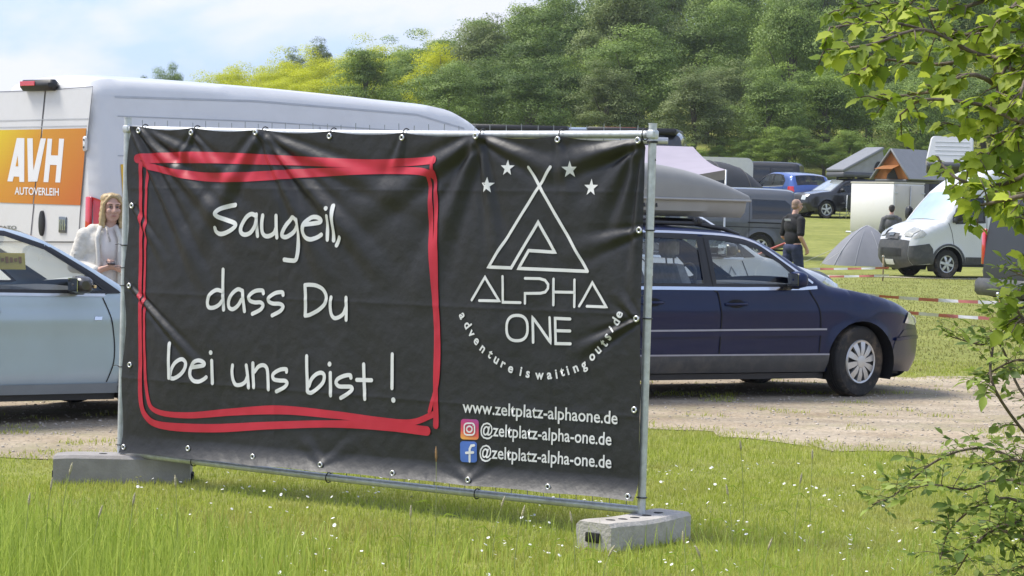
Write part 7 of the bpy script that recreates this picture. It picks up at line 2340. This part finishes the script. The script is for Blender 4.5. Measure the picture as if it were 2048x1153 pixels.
BR = [  # (attach fraction, pixel path, depth drift, sprays)
    (.98, [(2080, -20), (1900, 20), (1760, 10), (1690, 20)], 7.0, 16), (.95, [(2060, 60), (1900, 70), (1780, 45), (1660, 55)], 6.7, 18),
    (.93, [(2070, 110), (1960, 110), (1850, 60), (1740, 90), (1650, 100)], 6.5, 18), (.9, [(2080, 150), (1980, 120), (1860, 130), (1760, 120), (1720, 150)], 6.9, 14),
    (.88, [(2070, 210), (1950, 150), (1880, 180), (1820, 190), (1760, 200)], 6.6, 12), (.85, [(2080, 250), (1960, 210), (1850, 200), (1800, 230)], 6.4, 10),
    (.9, [(2090, 80), (2040, 100), (2000, 160), (1990, 230)], 6.6, 16), (.86, [(2080, 200), (2030, 260), (1990, 300), (1940, 320)], 6.5, 14),
    (.8, [(2090, 330), (2000, 370), (1920, 360), (1875, 320)], 6.3, 10), (.76, [(2090, 390), (2010, 400), (1960, 410), (1930, 400)], 6.2, 10),
    (.72, [(2090, 450), (2050, 430), (2010, 400), (1980, 370)], 6.3, 9), (.68, [(2100, 570), (2070, 550), (2045, 520)], 6.4, 4),
    (.7, [(2090, 350), (2060, 330), (2030, 340), (2010, 380)], 6.6, 14), (.97, [(2090, -40), (2040, 0), (2000, 40), (1960, 60)], 6.7, 16), (.92, [(2100, 40), (2060, 130), (2040, 200), (2035, 280)], 6.4, 14),
    (.62, [(2090, 640), (2050, 640), (2030, 610)], 6.4, 8), (.94, [(2060, -30), (1960, -20), (1850, -10), (1780, 40)], 6.8, 14), (.82, [(2080, 300), (2020, 290), (1960, 260), (1900, 250)], 7.0, 12)]
for f, pp, dd, n in BR:
    a = mid(f)
    pts = [a] + [at(x, y, dd + sh.rr.uniform(-.15, .15)) for x, y in pp]
    ln = sh.twig(pts, .009, .0022)
    k0 = int(len(ln) * .2)
    spray(sh, ln[k0:], int(n * 1.15), .046, .5, .25, .055)
    spray(sh, ln[:max(k0 + 2, 6)], 5, .046, .5, .2, .06)
for k in range(26):                       # the far side of the crown, away from the track
    a = mid(sh.rr.uniform(.55, 1.0)); g_ = sh.rr.uniform(-1.2, 1.5)
    d_ = np.array([math.cos(g_), math.sin(g_) * .8, sh.rr.uniform(-.1, .5)]); ln_ = sh.rr.uniform(.4, .85)
    pts = [a, a + d_ * ln_ * .5 + np.array([0, 0, .05]), a + d_ * ln_ - np.array([0, 0, .05])]
    spray(sh, sh.twig(pts, .008, .002), 14, .046, .5, .25, .06)
sh.finish(300)

base2 = np.array([1.62, 7.7, float(gz(1.62, 7.7))])
rs = Shrub('rose_bush', 'wild rose bush with small dark green leaflets growing from the lawn edge', base2, ROSE, rosm, 9)
def rose_leaf(sh_, p, d, sz):
    """a pinnate leaf: stalk with five to seven leaflets"""
    rr_ = sh_.rr; d = np.array(d, float); d /= np.linalg.norm(d)
    e = p + d * sz
    sh_.wood.tube([p - sh_.base, (p + e) / 2 - sh_.base + np.array([0, 0, sz * .08]), e - sh_.base], [.0013, .001, .0007], 4)
    s_ = np.cross(d, (0, .25, 1)); s_ /= np.linalg.norm(s_) + 1e-9
    for t in (.35, .62, .86):
        for sg in (-1, 1):
            sh_.leaf(p + d * sz * t, s_ * sg * .9 + d * .5 + np.array([0, 0, -.1]), sz * .42)
    sh_.leaf(e, d, sz * .5)
CANES = [([(2200, 1000), (2080, 900), (1990, 780), (1985, 700), (2005, 620), (2040, 575)], 6.8, 15), ([(2200, 1050), (2090, 960), (2000, 905), (1930, 900), (1860, 930), (1790, 990), (1745, 1010)], 7.0, 20),
         ([(2200, 1100), (2100, 1000), (2010, 960), (1930, 980), (1870, 970), (1800, 980)], 6.8, 18), ([(2200, 1150), (2100, 1060), (2030, 1000), (1960, 1010), (1900, 1060), (1880, 1120)], 6.7, 22),
         ([(2200, 1180), (2080, 1100), (2000, 1060), (1950, 1090), (1910, 1150)], 6.6, 20), ([(2180, 900), (2100, 840), (2040, 780), (2000, 690), (1960, 690), (1890, 670)], 6.9, 15),
         ([(2200, 800), (2100, 740), (2040, 720), (1990, 740), (1960, 760)], 6.7, 14), ([(2200, 700), (2110, 680), (2060, 650), (2020, 640), (1990, 690)], 6.6, 15), ([(2200, 1120), (2120, 1120), (2060, 1130), (2000, 1150)], 6.5, 20),
         ([(2200, 1000), (2110, 960), (2060, 930), (2030, 920), (1980, 930)], 6.7, 20), ([(2200, 1060), (2120, 1040), (2060, 1040), (2010, 1050), (1970, 1060)], 6.6, 20), ([(2200, 620), (2110, 600), (2060, 560), (2030, 545)], 6.6, 10)]
for pp, dd, n in CANES:
    pts = [base2 + np.array([rs.rr.uniform(-.1, .3), rs.rr.uniform(-.5, 0), 0])] + [at(x, y, dd + rs.rr.uniform(-.12, .12)) for x, y in pp]
    ln = rs.twig(pts, .007, .0018)
    k0 = int(len(ln) * .35)
    L2 = ln[k0:]
    for k in range(int(n * 1.5)):
        i = int(len(L2) * (k + rs.rr.random()) / (n * 1.5)); i = min(i, len(L2) - 1)
        rose_leaf(rs, L2[i], (rs.rr.gauss(-.3, .8), rs.rr.gauss(-.2, .5), rs.rr.gauss(.15, .55)), rs.rr.uniform(.05, .085))
for k in range(16):
    g_ = rs.rr.uniform(-1.3, 1.6); b_ = base2 + np.array([rs.rr.uniform(.1, .4), rs.rr.uniform(-.3, .2), 0])
    d_ = np.array([math.cos(g_), math.sin(g_) * .8, 0]); h_ = rs.rr.uniform(.5, 1.2)
    ln = rs.twig([b_, b_ + d_ * .12 + np.array([0, 0, h_ * .6]), b_ + d_ * .35 + np.array([0, 0, h_]), b_ + d_ * .6 + np.array([0, 0, h_ * .85])], .006, .0018)
    for j in range(26):
        i = min(int(len(ln) * (.2 + .8 * (j + rs.rr.random()) / 26)), len(ln) - 1)
        rose_leaf(rs, ln[i], (rs.rr.gauss(.2, .8), rs.rr.gauss(-.1, .6), rs.rr.gauss(.15, .55)), rs.rr.uniform(.05, .085))
rs.finish(300)

# ================================================================== thin summer haze
hz_m = bpy.data.materials.new('haze_air'); hz_m.use_nodes = True
_t = hz_m.node_tree; _t.nodes.clear()
_o = _t.nodes.new('ShaderNodeOutputMaterial'); _v = _t.nodes.new('ShaderNodeVolumePrincipled')
_v.inputs['Color'].default_value = (.86, .91, 1.0, 1); _v.inputs['Density'].default_value = .00017; _v.inputs['Anisotropy'].default_value = .2
_t.links.new(_v.outputs['Volume'], _o.inputs['Volume'])
hb = MB(); hb.box((0, 150, 30), (760, 420, 66)); hz = hb.build('haze', hz_m, None, None)
tag(hz, 'thin pale haze over the field and wood', None, kind='stuff')
